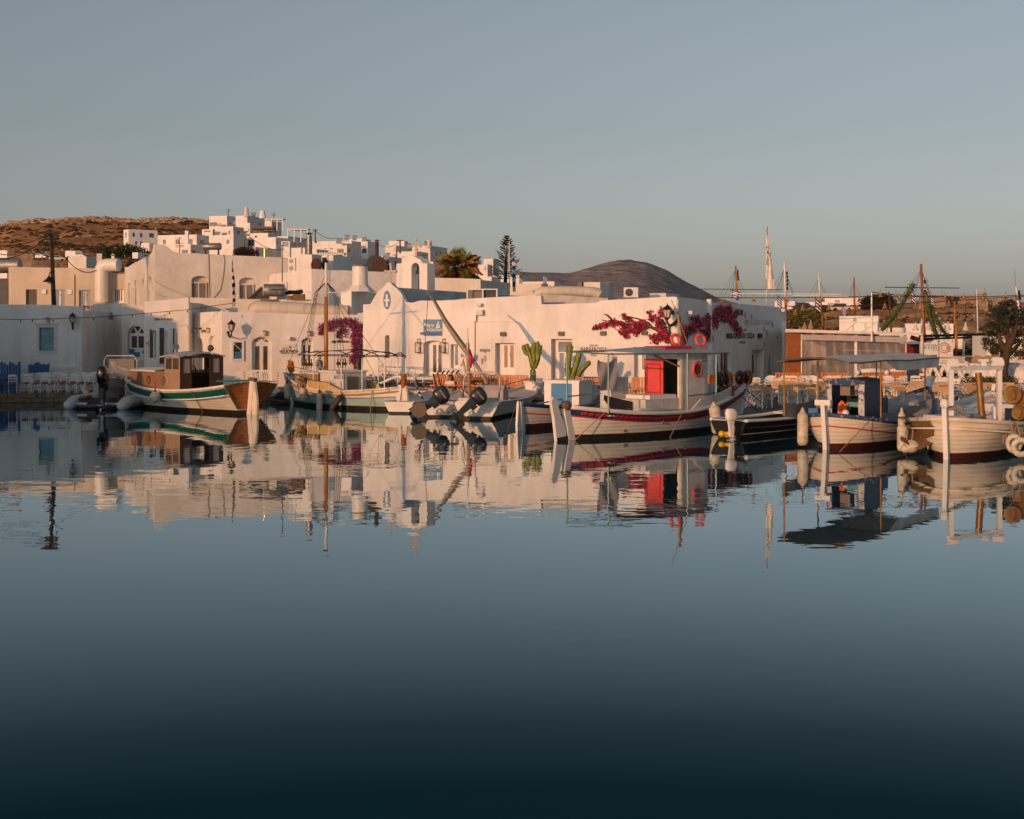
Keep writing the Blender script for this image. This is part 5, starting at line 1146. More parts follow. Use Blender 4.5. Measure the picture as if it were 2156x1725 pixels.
# ===== 2 green striped cabin boat
B = Boat('cabin_boat','white wooden cabin boat with a green stripe and varnished brown stern',(524,60.4),(250,68.4),3.0,(1.22,.9,1.75),full=(1.15,1.0),rake=(.25,1.0),draft=.5,transom=.86,trx=1.0)
B.hull(HULLW,ANTI,.16)
B.strip('green_stripe',GREEN,lambda t: B.sheer(t)-.36,lambda t: B.sheer(t)-.1,2,off=.012)
B.rail('rub_rail',WPAINT,-.4,.03,.01); B.rail('gunwale',WPAINT,0,.055,0,sq=1.2)
b = MB(); ring = [B.pt(0,.22+(B.sheer(0)-.22)*j/10,1,.02) for j in range(11)]; ring2 = [Vector((p.x-.05,-p.y,p.z)) for p in ring]; ring = [Vector((p.x-.05,p.y,p.z)) for p in ring]
top = [Vector((B.pt(0,B.sheer(0),0).x-.05,k*B.hb(0),B.sheer(0)+.12*(1-k*k))) for k in (.6,.2,-.2,-.6)]
b.add(ring+top+ring2[::-1],[tuple(range(len(ring)+len(top)+len(ring2)))]); B_t = b.build('varnished_transom',TEAK,B.o)
b = MB().tube([p+Vector((-.02,0,0)) for p in ring+top+ring2[::-1]],.035,6); b.build('transom_rim',OLDW,B.o,smooth='all')
B.post('stern',WPAINT,up=.18,w=.17,dep=.3,name='stern_post',ahead=.12)
B.post('bow',WPAINT,up=.3,w=.15,dep=.2)
x_ = B.pt(0,.6,0).x-.36
MB().prism(lambda a,z,y: Vector((a,y,z)),[[(x_+.06,-.3),(x_-.28,-.3),(x_-.3,.5),(x_-.12,1.45),(x_+.1,1.45),(x_+.08,.5)]],-.05,.05).build('rudder',HULLC,B.o)
MB().bar((x_+.1,0,1.42),(x_+2.0,.55,1.36),.08).build('tiller',GREEN,B.o); MB().bar((x_-.14,0,1.45),(x_+.3,.0,1.47),.16).build('tiller_head',OLDW,B.o)
for z in (.55,): MB().bar((x_-.32,-.08,z),(x_+.3,-.08,z),.05).build('rudder_strap',IRON,B.o)
B.deck(DECKW,-.08)
def prism_cabin(B,name,m,pts,w0,w1,par=None,y0=None):
    """profile pts in local x,z ; half widths"""
    return MB().prism(lambda a,z,y: Vector((a,y,z)),[pts],-w0,w0).build(name,m,par or B.o)
ww = 1.08; c0,c1 = B.find(379,ww,2),B.loc(293,790)[0]      # wheelhouse aft end .. trunk front end
xf = B.find(349,ww,2)+.1
TRK = mat('trunk_wood',(.30,.17,.10),.6,c2=(.20,.10,.06),vscale=4,stretch=(6,6,.7))
trunk = MB(); g_ = []
for i in range(9):
    x = c0+.06+(c1-c0)*i/8; t_ = x/B.L; hw = min(1.07,max(.2,B.hb(t_)-.28)); z0 = B.sheer(t_)-.15; z1 = 1.68+.05*math.sin(i/8*3); g_.append([Vector((x,-hw,z0)),Vector((x,-hw*.97,z1)),Vector((x,hw*.97,z1)),Vector((x,hw,z0))])
trunk.grid(g_); trunk.add(g_[-1],[(0,1,2,3)]); tk = trunk.build('cabin_trunk',TRK,B.o)
b = MB(); b.grid([[r_[1]+Vector((0,-.05,.01)),(r_[1]+r_[2])/2+Vector((0,0,.1)),r_[2]+Vector((0,.05,.01))] for r_ in g_[3:]]); b.grid([[r_[2]+Vector((0,.05,-.05)),r_[2]+Vector((0,.05,.01))] for r_ in g_[3:]]); b.build('trunk_roof',WPAINT,B.o)
for u in (310.5,342.5):
    x = B.find(u,1.12,1.2); t_ = x/B.L; hw = max(.2,B.hb(t_)-.28); sd = 1
    for s_ in (1,-1): MB().lathe([(.19,-.03),(.19,.03),(.15,.035),(.15,-.02)],18,(x,s_*(min(1.07,hw)*.98+.03),1.3),M=Matrix.Rotation(R(90),3,'X')).build('porthole',BRASS if u < 330 else OLDW,B.o); MB().lathe([(.15,-.028),(.15,.037)],16,(x,s_*(min(1.07,hw)*.98+.03),1.3),M=Matrix.Rotation(R(90),3,'X')).build('porthole_glass',GLASS,B.o)
# wheelhouse: glazed sides over the trunk, aft wall with a doorway between two windows, curved roof
zb,zt = B.sheer(.3)-.1,2.4; MK = mat('milky_pane',(.36,.31,.28),.15)
fnx = lambda y0,s_: (lambda a,z,d_: Vector((a,s_*(y0+d_),z))); xm_ = (c0+xf)/2
for s_ in (1,-1):
    hs_ = (rect(c0+.12,1.82,xm_-.03,zt-.1),rect(xm_+.05,1.82,xf-.1,zt-.1))
    wl_ = MB().prism(fnx(ww-.05,s_),[rect(c0+.004,zb,xf,zt),*hs_],0,.05).build('wheelhouse_side',PALEW,B.o)
    for h_ in hs_: MB().prism(fnx(ww-.04,s_),[h_],0,.012).build('pane',GLASS,wl_)
fy = lambda f: ww-2*ww*f
hs_ = [rect(fy(.22),1.66,fy(.065),zt-.12),rect(fy(.685),zb+.12,fy(.26),zt-.08),rect(fy(.91),1.66,fy(.76),zt-.12)]
af = MB().prism(lambda y,z,d_: Vector((c0+d_,y,z)),[rect(-ww-.01,zb,ww+.01,zt),*hs_],-.05,.0).build('wheelhouse_back',WOOD,B.o)
for h_ in (hs_[0],hs_[2]): MB().prism(lambda y,z,d_: Vector((c0+d_,y,z)),[h_],-.03,-.015).build('pane',MK,af)
fr = MB().prism(lambda y,z,d_: Vector((xf+d_,y,z)),[rect(-ww+.05,zb,ww-.05,zt-.01),rect(-ww+.15,1.75,-.1,zt-.1),rect(.1,1.75,ww-.15,zt-.1)],-.05,0).build('wheelhouse_front',PALEW,B.o)
g_ = []
for i in range(9):
    x = c0-.1+(xf+.3-c0+.1)*i/8; zz = zt+.05-.10*abs(i/8-.45)**1.6*2; g_.append([Vector((x,k*(ww+.1),zz+.17*(1-k*k))) for k in (-1,-.75,-.5,-.25,0,.25,.5,.75,1)])
b = MB().grid(g_); b.grid([[v-Vector((0,0,.06)) for v in r_] for r_ in g_]); b.grid([[r_[0]-Vector((0,0,.06)),r_[0]] for r_ in g_]); b.grid([[r_[-1]-Vector((0,0,.06)),r_[-1]] for r_ in g_]); b.grid([[v-Vector((0,0,.06)) for v in g_[-1]],g_[-1]]); b.grid([[v-Vector((0,0,.06)) for v in g_[0]],g_[0]])
b.build('wheelhouse_roof',CANVT,B.o)
MB().torus((xf-.5,0,1.75),.2,.03,16,6,Matrix.Rotation(R(90),3,'Y')).build('steering_wheel',BLK,B.o)
MB().box(xf-.4,xf-.1,-.9,.9,zb,1.45).build('console',WOOD,B.o)
for k,(u,v) in enumerate(((381,741),(459,742))):
    x,z = B.loc(u,v); MB().tube([(x,.3,2.48),(x,.3,2.7)],.02,6).build('lamp_stalk',STEEL,B.o); MB().lathe([(.03,-.12),(.15,.1),(.15,.13),(.01,.12)],14,(x,.3,2.76),M=Matrix.Rotation(R(90 if k else -70),3,'Y')).build('search_lamp',DGREY if k else STEEL,B.o,smooth=True)
MB().cbox((B.pt(.1,1,0).x,.9,1.0),(.5,.5,.35)).build('hatch',GREEN,B.o)
BO = B
p = B.o.matrix_basis
def bw(B,t,z,sd,off=0): return B.o.matrix_basis @ B.pt(t,z,sd,off)
SIDE2 = 1
fender('round white ball fender with a black top on the green striped boat',bw(B,B.find(338,side=1,z=.8)/B.L,.86,1,.2)+Vector((0,-.15,0)),.5,.25,ball=True,cap=NAVY,rope=.35)
mooring('rope and chain hanging from the green striped boat into the water',bw(B,.2,1.0,1,.05),bw(B,.195,-.3,1,.35),0,.022,OLDW)
mooring('thin mooring line from the green striped boat to the quay',bw(B,.98,1.6,1),(X(300,70),70,GZ),.3)

# ===== 3 sailing boat with mast and awning frame
B = Boat('sailing_boat','cream wooden sailing boat with a tall orange mast and bare awning frame',(838,62.8),(611,68.8),2.7,(1.02,.78,1.42),full=(1.0,.95),rake=(.35,.9),draft=.5)
B.strip('bottom_paint',ANTI,lambda t: -.4,lambda t: .16,4)
B.strip('lower_hull',HULLT,lambda t: .16,lambda t: .16+(B.sheer(t)-.16)*.5,5); B.strip('hull',HULLC,lambda t: .16+(B.sheer(t)-.16)*.5,lambda t: B.sheer(t),5)
B.strip('blue_line',mat('line_blue',(.02,.12,.30),.5),lambda t: .16+(B.sheer(t)-.16)*.5,lambda t: .16+(B.sheer(t)-.16)*.5+.035,1,off=.008)
B.rail('rub_rail',PALEW,-.16,.035,.02); B.rail('gunwale',HULLC,0.01,.05,0)
ys = MB()
for sd in (1,-1): ys.grid([[B.pt(t_,B.sheer(t_),sd,-.02)+Vector((0,0,.03)),B.pt(t_,B.sheer(t_),sd,-.05)+Vector((0,0,.03+.40*min(1,(t_-.3)*7)*min(1,(.66-t_)*9+.3)))] for t_ in [.3+.34*i/14 for i in range(15)]])
ys.build('spray_cloth',YCANV,B.o)
B.deck(DECKW,-.1,hole=(.14,.4)); B.post('bow',WPAINT,up=.08,dep=.18); B.post('stern',WPAINT,up=.12,dep=.26,w=.13)
x_ = B.pt(0,.8,0).x-.3
MB().prism(lambda a,z,y: Vector((a,y,z)),[[(x_+.1,-.3),(x_-.32,-.3),(x_-.3,.5),(x_-.22,1.1),(x_+.02,1.1)]],-.045,.045).build('rudder',HULLC,B.o)
MB().cbox((x_-.02,0,1.32),(.22,.14,.62)).build('rudder_head',TEAK,B.o)
MB().tube([(x_-.1,0,1.45),(x_+.4,.0,1.5),(x_+.9,.05,1.38),(x_+1.3,.1,1.22),(x_+1.6,.1,1.18)],[.05,.07,.07,.06,.05],8).build('tiller',WPAINT,B.o,smooth='all')
def cab(u0,u1,hw,z0,z1,m,nm='cabin',roof=WPAINT):
    xa,xb = sorted((B.loc(u0,800)[0],B.loc(u1,800)[0])); o = MB().box(xa,xb,-hw,hw,z0,z1).build(nm,m,B.o); MB().box(xa-.08,xb+.08,-hw-.08,hw+.08,z1+.002,z1+.07).build('cabin_roof',roof,B.o); return xa,xb
xa,xb = cab(700,652,.82,.85,1.5,BEIGEP); MB().lathe([(.16,-.02),(.16,.03)],16,(xb-.9,.83,1.18),M=Matrix.Rotation(R(90),3,'X')).build('porthole',BLK,B.o)
xa2,xb2 = cab(740,706,.85,.6,1.62,DECKW); MB().box(xa2-.012,xa2,-.4,.4,.8,1.4).build('cabin_door',BEIGEP,B.o)
text_obj('ΚΩΣΤΑΣ',.2,NAVY,B.o,lambda x,y,z: B.o.matrix_basis @ Vector((B.loc(748,955)[0]-x,.9,1.05+y+.35)))
MB().box(B.loc(757,800)[0],B.loc(738,800)[0],.7,.88,.7,1.55).build('name_board',DECKW,B.o)
xm = B.loc(686.5,800)[0]; zt = B.loc(686.5,553)[1]; zm = B.loc(686.5,625)[1]
m_ = MB().tube([(xm,0,.8),(xm,0,3),(xm,0,zm)],[.105,.1,.085],12).build('mast',MAST,B.o,smooth='all'); MB().tube([(xm,0,zm),(xm,0,zt)],[.08,.06],12).build('mast_top',WPAINT,m_,smooth='all'); MB().box(xm-.08,xm+.12,-.08,.08,zt,zt+.1).build('mast_cap',BLK,m_)
zc = B.loc(686,616)[1]; MB().bar((xm-.55,-.75,zc),(xm+.55,.75,zc),.05).build('spreader',WPAINT,m_)
for k,dx in enumerate((-.35,-.1,.15,.4)):
    for sd in (1,-1):
        tb = min(1,(xm+dx+.3)/B.L); b = MB().tube([(xm,0,zt-.9),(xm+dx*.3,sd*.55,zc),B.pt(tb,B.sheer(tb),sd,.05)],.012,4); b.build('shroud',ROPED,m_)
        MB().ball(B.pt(tb,B.sheer(tb),sd,.05)+Vector((0,0,.28)),.06,8,5).build('deadeye',OLDW,m_); MB().ball(B.pt(tb,B.sheer(tb),sd,.05)+Vector((0,0,.0)),.06,8,5).build('deadeye',OLDW,m_)
for sd in (1,-1): MB().cbox((xm+.1,sd*.98,1.95),(.75,.06,.14)).build('pin_rail',WOOD,m_); [MB().tube([(xm-.2+i*.2,sd*.98,1.75),(xm-.2+i*.2,sd*.98,2.2)],[.02,.035],6).build('belaying_pin',WOOD,m_) for i in range(4)]
MB().tube([(xm,0,zt-.5),B.pt(1,1.6,0)],.012,4).build('forestay',ROPED,m_); MB().tube([(xm,0,zt-.9),B.pt(.08,1.0,1)],.012,4).build('backstay',ROPED,m_); MB().tube([(xm,0,zt-.9),B.pt(.08,1.0,-1)],.012,4).build('backstay',ROPED,m_)
MB().prism(lambda a,z,y: Vector((a,y,z)),[[(B.L-.3,1.35),(B.L-.1,1.35),(B.L+.12,1.6),(B.L+.14,2.08),(B.L-.2,2.02),(B.L-.28,1.7)]],-.05,.05).build('stem_head',TEAK,B.o)
# awning frame
zr = B.loc(700,748)[1]; xs = [B.loc(u,800)[0] for u in (655,697,758,800,832)]
for x,hw in zip(xs,(.75,1.0,1.05,1.0,.6)):
    for sd in (1,-1): MB().tube([(x,sd*hw,.85),(x,sd*hw,zr-.1),(x,sd*(hw-.1),zr)],.024,6).build('awning_post',STEEL,B.o)
b = MB(); 
for sd in (1,-1): b.tube([(x,sd*(hw-.05),zr) for x,hw in zip(xs,(.75,1.0,1.05,1.0,.6))],.022,6)
b.tube([(x,0,zr+.3-.1*abs(i-2)) for i,x in enumerate(xs)],.022,6)
for i,(x,hw) in enumerate(zip(xs,(.75,1.0,1.05,1.0,.6))): b.tube([(x,-hw,zr),(x,-hw*.5,zr+.18),(x,0,zr+.3-.1*abs(i-2)),(x,hw*.5,zr+.18),(x,hw,zr)],.022,6)
b.tube([(xs[-1]-.02,-.6,zr),(xs[-1]-.35,0,zr+.1),(xs[-1]-.02,.6,zr)],.022,6)
tag(b.build('awning_hoops',IRON,B.o,smooth='all'),kind='stuff')
b = MB(); b.tube([B.pt(t_,B.sheer(t_),1,-.02)+Vector((0,0,.42)) for t_ in [.98-.6*i/14 for i in range(15)]],.015,5); b.tube([B.pt(t_,B.sheer(t_),-1,-.02)+Vector((0,0,.42)) for t_ in [.98-.6*i/14 for i in range(15)]],.015,5)
b.build('guard_rail',ROPED,B.o); 
for t_ in (.97,.86,.74,.62,.5,.4):
    for sd in (1,-1): MB().tube([B.pt(t_,B.sheer(t_),sd,-.02),B.pt(t_,B.sheer(t_),sd,-.02)+Vector((0,0,.43))],.014,5).build('stanchion',STEEL,B.o)
for k,(u,L,zz,lab) in enumerate(((614,.75,1.0,'white fender with a black cap at the bow of the sailing boat'),(645,.62,.9,'pale fender with a pointed black tip on the sailing boat'),(678,.85,.72,'large white fender amidships on the sailing boat'))):
    t_ = min(.99,B.find(u,side=1,z=.8)/B.L); fender(lab,bw(B,t_,zz,1,.17),L,.15,cap=ANTI if k else NAVY,rope=.25)
fender('dark tilted fender half in the water by the sailing boat stern',bw(B,B.find(726,side=1,z=.6)/B.L,.62,1,.2),.8,.14,m=TARP,tilt=R(35),rope=.5)
mooring('rope from the sailing boat stern down into the water',bw(B,.12,.95,1,.03),bw(B,.12,-.2,1,.5),0,.018)
mooring('slack line from the sailing boat bow toward the green striped boat',bw(B,.95,.2,1,.2),(X(560,66),66,.5),.15)
mooring('bow line of the sailing boat to the quay',bw(B,1,1.4,1),(X(600,71),71,GZ),.3)
SB = B
# ===== 4 small white boat with raised outboard motors (A) and B
B = Boat('motor_boat','low white dinghy with a dark blue patch by its stern, left of the raised outboards',(840,60.6),(908,67.0),1.5,(.5,.45,.7),full=(1,.9),rake=(.1,.5),transom=.85,draft=.3)
B.hull(WPAINT,ANTI,.08); B.rail('gunwale',WPAINT,0,.04); B.deck(DECKW,-.05); B.strip('blue_patch',mat('patch_blue',(.01,.07,.16),.5),lambda t: .12,lambda t: B.sheer(t)-.06,1,off=.008,t0=.02,t1=.12)
B.rail('rub_rail',OLDW,-.03,.025,.01,t0=0,t1=.2)
B = Boat('motor_boat','low white boat carrying the left raised outboard motor',(930,58.0),(968,65.0),1.7,(.5,.48,.8),full=(1,.9),rake=(.1,.5),transom=.9,draft=.3)
B.hull(WPAINT,ANTI,.1); B.rail('gunwale',WPAINT,0,.045); B.deck(DECKW,-.06,hole=(.15,.6))
t = outboard('navy outboard motor tilted up with a bronze plate, left one of the pair',(X(907,56.6),56.6,.62),R(4),R(54),1.0,COWLN,txt='YAMAHA')
MB().lathe([(.02,-.012),(.3,-.01),(.3,.01),(.02,.012)],20,(X(882,56.0),56.0,.42),M=Matrix.Rotation(R(90),3,'X'),sx=1.05).build('round_plate',PLATE,t,True)
B = Boat('motor_boat','white motor boat with a steel frame and grey canvas cover by the plant pot',(1003,56.8),(1120,66.5),2.1,(.72,.66,1.0),full=(1.0,1.0),rake=(.1,.8),transom=.9,draft=.3)
B.hull(WPAINT,ANTI,.12); B.rail('gunwale',WPAINT,0,.05); B.deck(DECKW,-.08,hole=(.1,.5)); B.rail('rub_rail',STEEL,-.12,.02,.01)
MB().box(.05,.6,-.8,.8,.5,.85).build('aft_seat',DECKW,B.o)
MB().tube([(.6,.75,.6),(.9,.75,1.6),(.9,.6,1.85),(.9,-.6,1.85),(.9,-.75,1.6),(.6,-.75,.6)],.035,8).build('steel_arch',STEEL,B.o,smooth='all')
g_ = [[Vector((2.0+.25*i,-.6+1.2*j/6,.75+(.55*(1-((i-1.6)/2.4)**2))+.06*noise.noise(Vector((i,j,2))))) for j in range(7)] for i in range(5)]
b = MB().grid(g_); b.grid([[Vector((v.x,v.y,.6)) for v in [r_[0] for r_ in g_]],[r_[0] for r_ in g_]]); b.grid([[Vector((v.x,v.y,.6)) for v in [r_[-1] for r_ in g_]],[r_[-1] for r_ in g_]]); b.grid([[Vector((v.x,v.y,.6)) for v in g_[0]],g_[0]]); b.build('canvas_cover',CANV,B.o)
b = MB(); b.tube([B.pt(t_,B.sheer(t_),1,-.03)+Vector((0,0,.3)) for t_ in [.6+.4*i/8 for i in range(9)]],.018,5); b.tube([B.pt(t_,B.sheer(t_),-1,-.03)+Vector((0,0,.3)) for t_ in [.6+.4*i/8 for i in range(9)]],.018,5); b.build('bow_rail',OLDW,B.o)
for t_ in (.65,.8,.98): MB().tube([B.pt(t_,B.sheer(t_),1,-.03),B.pt(t_,B.sheer(t_),1,-.03)+Vector((0,0,.3))],.015,5).build('stanchion',OLDW,B.o)
outboard('navy outboard motor tilted up, right one of the pair',(X(987,55.8),55.8,.58),R(6),R(50),.98,COWLN,txt='YAMAHA')
t = thing('buoy','small round yellow buoy afloat below the raised outboard motors','buoy',P(972,878,56.2)); MB().ball((0,0,0),.13,14,8).build('ball',YEL,t,smooth='all'); MB().tube([(0,0,.1),(0,0,.2)],.02,6).build('eye',BLK,t)
for a,b_,lab in (((1005,57),(1108,62),'mooring line drooping along the white motor boat side'),((1090,56),(1066,50),'taut mooring line running down beside the blue cabin boat')):
    mooring(lab,(X(*a),a[1],.8),(X(*b_),b_[1],.4 if a[0] == 1005 else -.1),.25 if a[0] == 1005 else 0)
# open boat with hard top and furled sail behind
B = Boat('sport_boat','white boat with a ribbed sun top moored close to the seated woman',(925,67.4),(842,70.0),1.7,(.75,.7,.9),full=(1,1),transom=.85,draft=.3)
B.hull(WPAINT,ANTI,.1); B.deck(DECKW,-.06); B.rail('gunwale',OLDW,0,.04)
t = thing('sun_top','curved white sun top with dark ribs on slanted dark posts','sun top',(X(935,66),66,.6)); z0 = Z(785,66)
g_ = [[P(912+55*i/6,783-3*math.sin(i/6*3.14)*1.2,65.4+1.3*j) for j in range(2)] for i in range(7)]
MB().grid(g_).grid([[v+Vector((0,0,.07)) for v in r_] for r_ in g_]).build('top',WPAINT,t,True)
for i in range(5): MB().bar(P(920+10*i,788,65.3),P(926+10*i,780,65.35),.06).build('rib',DGREY,t,True)
for u in (912,922): MB().tube([P(u,787,65.6),P(u+8,822,65.6)],.03,6).build('post',BLK,t,True)
for u in (966,972): MB().tube([P(u-6,786,66.4),P(u+8,800,66.4),P(u+10,825,66.4)],.03,6).build('post',STEEL,t,True)
t = thing('furled_spar','long slanting spar with a furled sail lashed to a short mast','spar',P(988,828,62))
mp = MB().tube([P(989,838,62),P(986,770,62),P(984.5,722,62)],[.09,.085,.08],10).build('mast',PALEW,t,True,smooth='all'); MB().tube([P(985,733,61.9),P(984.6,690,61.9)],[.05,.015],8).build('mast_tip',STEEL,mp,True)
MB().tube([P(*q('5',1560,1075),64.5),P(*q('5',1640,1170),64)],[.03,.05],8).build('spar_tip',STEEL,t,True)
MB().tube([P(*q('5',1630,1160),64),P(*q('5',1700,1270),63.8),P(*q('b',560,120),63.5),P(*q('b',700,330),62.8),P(*q('b',810,470),62.3),P(*q('b',905,600),61.8),P(*q('b',1000,740),61.2),P(*q('b',1075,880),60.8)],[.03,.08,.10,.11,.12,.09,.08,.09],10).build('furled_sail',mat('sail_cloth',(.36,.32,.27),.9,var=.35,vscale=3,stretch=(1,1,4),bump=.04,bscale=5),t,True,smooth='all')
MB().tube([P(*q('5',1642,1150),63.95),P(*q('b',570,95),63.4),P(*q('b',820,440),62.2)],.045,6).build('spar_pole',DGREY,t,True)
MB().tube([P(*q('5',1578,1115),64.4),P(*q('b',285,780),66)],.012,4).build('halyard',ROPED,t,True); MB().tube([P(985,722,62),P(*q('b',930,740),60)],.012,4).build('stay',ROPED,t,True); MB().tube([P(985,735,62),P(970,772,64)],.012,4).build('stay',ROPED,t,True)

# ===== 5 blue cabin boat
B = Boat('fishing_boat','small white and blue cabin boat with a red line, just behind the red cabin boat',(1099,51.0),(1262,57.5),2.2,(.92,.72,1.3),full=(.95,.95),rake=(.2,.8),draft=.45)
B.hull(HULLW,ANTIR,.2); B.rail('gunwale',NAVY,0,.055,0,sq=1.3); B.deck(DECKW,-.1); B.post('bow',WPAINT,up=.3); B.post('stern',WPAINT,up=.1,dep=.22,w=.16)
B.strip('red_line',STRIPE,lambda t: B.sheer(t)-.32,lambda t: B.sheer(t)-.28,1,off=.008); B.rudder(WPAINT,.12,.36,.08)
x0 = B.find(1146,.72,1.2); x1 = x0+.95; z1 = 1.6
MB().box(x0,x1+.35,-.72,.72,.6,z1).build('cabin',WPAINT,B.o); MB().box(x0-.03,x0-.002,-.42,.42,.62,z1-.06).build('cabin_door',CABLUE,B.o); MB().box(x0-.03,x1+.4,-.76,.76,z1+.002,z1+.06).build('cabin_roof',WPAINT,B.o)
MB().box(x1+.9,x1+1.5,-.6,.6,.7,1.2).build('engine_box',DECKW,B.o); MB().box(x1+.42,x1+1.0,-.7,.7,.7,1.45).build('locker',DECKW,B.o)
MB().tube([B.pt(0,.8,0),(x1,0,1.0)],.03,6).build('tiller',STEEL,B.o)
# ===== 6 the red cabin boat
B = Boat('fishing_boat','white fishing boat with a bright red wheelhouse door and red wave pattern band',(1200,46.6),(1560,53.2),2.7,(1.08,.78,1.55),full=(1.7,.95),rake=(.35,1.0),draft=.5)
RBT = B
B.hull(HULLW,ANTI,.16); B.deck(DECKW,-.14,hole=(.12,.34)); B.rail('gunwale',HULLW,0,.06,0,sq=1.3)
B.strip('dark_band',NAVY,lambda t: B.sheer(t)-.27,lambda t: B.sheer(t)-.07,2,off=.012); B.strip('red_line',STRIPE,lambda t: B.sheer(t)-.31,lambda t: B.sheer(t)-.265,1,off=.016)
b = MB()
for sd in (-1,):
    n = 44
    for i in range(n):
        t_ = .03+.86*i/n
        if i == 4: continue
        q0 = B.pt(t_,B.sheer(t_)-.22,sd,.02); q1 = B.pt(t_+.013,B.sheer(t_)-.22,sd,.02); q2 = B.pt(t_+.016,B.sheer(t_+.016)-.10,sd,.02); q3 = B.pt(t_+.008,B.sheer(t_)-.13,sd,.02); q4 = B.pt(t_-.001,B.sheer(t_)-.15,sd,.02)
        b.add([q0,q1,q2,q3,q4],[(0,1,2,3,4)])
b.v += [Vector((v.x,-v.y,v.z)) for v in b.v]; b.f += [tuple(i+len(b.v)//2 for i in f) for f in b.f]
tag(b.build('wave_pattern',STRIPE,B.o,fix=False),kind='stuff')
t_ = .03+.86*4/44; MB().add([B.pt(t_-.006,B.sheer(t_)-.17,-1,.022),B.pt(t_+.006,B.sheer(t_)-.14,-1,.022),B.pt(t_+.015,B.sheer(t_)-.17,-1,.022),B.pt(t_+.006,B.sheer(t_)-.2,-1,.022),B.pt(t_+.02,B.sheer(t_)-.14,-1,.022),B.pt(t_+.02,B.sheer(t_)-.2,-1,.022)],[(0,1,2,3),(2,4,5)]).build('fish_print',WPAINT,B.o,fix=False)
bk = MB()
for sd in (1,-1):
    bk.grid([[B.pt(t_,B.sheer(t_),sd,.0)+Vector((0,0,.03)),B.pt(t_,B.sheer(t_),sd,.0)+Vector((0,0,.03+.34*min(1,max(0,(t_-.5)*14))))] for t_ in [.5+.46*i/20 for i in range(21)]])
    bk.grid([[B.pt(t_,B.sheer(t_),sd,-.08)+Vector((0,0,.03)),B.pt(t_,B.sheer(t_),sd,-.08)+Vector((0,0,.03+.34*min(1,max(0,(t_-.5)*14))))] for t_ in [.5+.46*i/20 for i in range(21)]])
    bk.grid([[B.pt(t_,B.sheer(t_),sd,o_)+Vector((0,0,.031+.34*min(1,max(0,(t_-.5)*14)))) for o_ in (0,-.08)] for t_ in [.5+.46*i/20 for i in range(21)]])
bk.build('bulwark',HULLW,B.o)
B.post('bow',WPAINT,up=.2,dep=.2); B.post('stern',WPAINT,up=.0,dep=.3,w=.15)
x_ = B.pt(0,.8,0).x
MB().prism(lambda a,z,y: Vector((a,y,z)),[[(x_-.12,-.35),(x_-.55,-.35),(x_-.72,.75),(x_-.86,1.3),(x_-.76,1.42),(x_-.6,1.36),(x_-.42,.8),(x_-.2,.4)]],-.06,.06).build('rudder',WPAINT,B.o)
MB().prism(lambda a,z,y: Vector((a,y,z)),[[(x_-.10,-.36),(x_-.57,-.36),(x_-.6,.1),(x_-.1,.14)]],-.064,.064).build('rudder_boot',ANTI,B.o)
MB().ball((x_-.1,0,1.12),.17,10,6,sx=1.3).build('rudder_rope',OLDW,B.o)
L = lambda u,v: B.loc(u,v)
hw = .78; xa,xb = B.find(1433,-hw,1.6),B.find(1490,-hw,1.6); zr = 2.7; z0 = .75; dx0,dx1 = xa-.9,xa-.1; dy0,dy1 = -.02,hw+.04
# wheelhouse: near side white, aft opening dark, red door folded aft on the far side
MB().box(xa,xb,-hw,-hw+.05,z0,zr).build('wheelhouse_side',DECKW,B.o); MB().box(xa,xb,hw-.05,hw,z0,zr).build('wheelhouse_side',DECKW,B.o)
MB().box(xb-.05,xb,-hw+.051,hw-.051,z0,zr).build('wheelhouse_front',DECKW,B.o); MB().box(xa,xa+.12,-hw-.02,-hw+.14,z0,zr-.003).build('corner_post',HULLC,B.o)
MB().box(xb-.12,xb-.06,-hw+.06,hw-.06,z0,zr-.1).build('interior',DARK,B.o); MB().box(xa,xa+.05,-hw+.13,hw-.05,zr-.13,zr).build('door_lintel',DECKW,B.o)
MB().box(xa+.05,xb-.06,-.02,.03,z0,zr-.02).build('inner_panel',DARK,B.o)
dr = MB().box(xa-.03,xa+.01,dy0,dy1,.7,zr-.14).build('cabin_door',BRED,B.o)
b = MB()
for za,zb_2 in ((1.35,zr-.3),(.78,1.2)): b.prism(lambda a,z,y: Vector((y,a,z)),[rect(dy0+.1,za,dy1-.1,zb_2),rect(dy0+.14,za+.05,dy1-.14,zb_2-.05)],xa-.045,xa-.03)
b.build('door_moulding',STRIPE,dr)
xp = (xa+xb)/2+.15; M = Matrix.Rotation(R(90),3,'X')
MB().torus((xp,-hw-.02,2.2),.235,.05,22,8,M).build('porthole_ring',BRED,B.o,smooth='all'); MB().lathe([(.2,0),(.2,.03)],20,(xp,-hw-.01,2.2),M=M).build('porthole_glass',GLASS,B.o)
MB().lathe([(.16,0),(.13,.08),(.02,.1)],12,(xb-.25,-hw-.0,zr-.16),M=M,sy=.6).build('side_lamp',STEEL,B.o)
MB().box(xa-.35,xb+.12,-hw-.12,hw+.12,zr+.002,zr+.07).build('wheelhouse_roof',WPAINT,B.o)
MB().add([(xa-.5,-.5,zr+.075),(xb-.35,-.5,zr+.075),(xb-.35,.6,zr+.075),(xa-.5,.6,zr+.075),(xa-.4,-.42,zr+.32),(xb-.5,-.42,zr+.32),(xb-.5,.5,zr+.32),(xa-.4,.5,zr+.32)],[(0,1,2,3),(4,5,6,7),(0,1,5,4),(1,2,6,5),(2,3,7,6),(3,0,4,7)]).build('roof_raft',mat('raft_red',(.42,.02,.045),.5),B.o)
MB().bar((xb-.4,-.6,zr+.12),(xb+.25,-.65,zr+.12),.12).build('red_board',BRED,B.o)
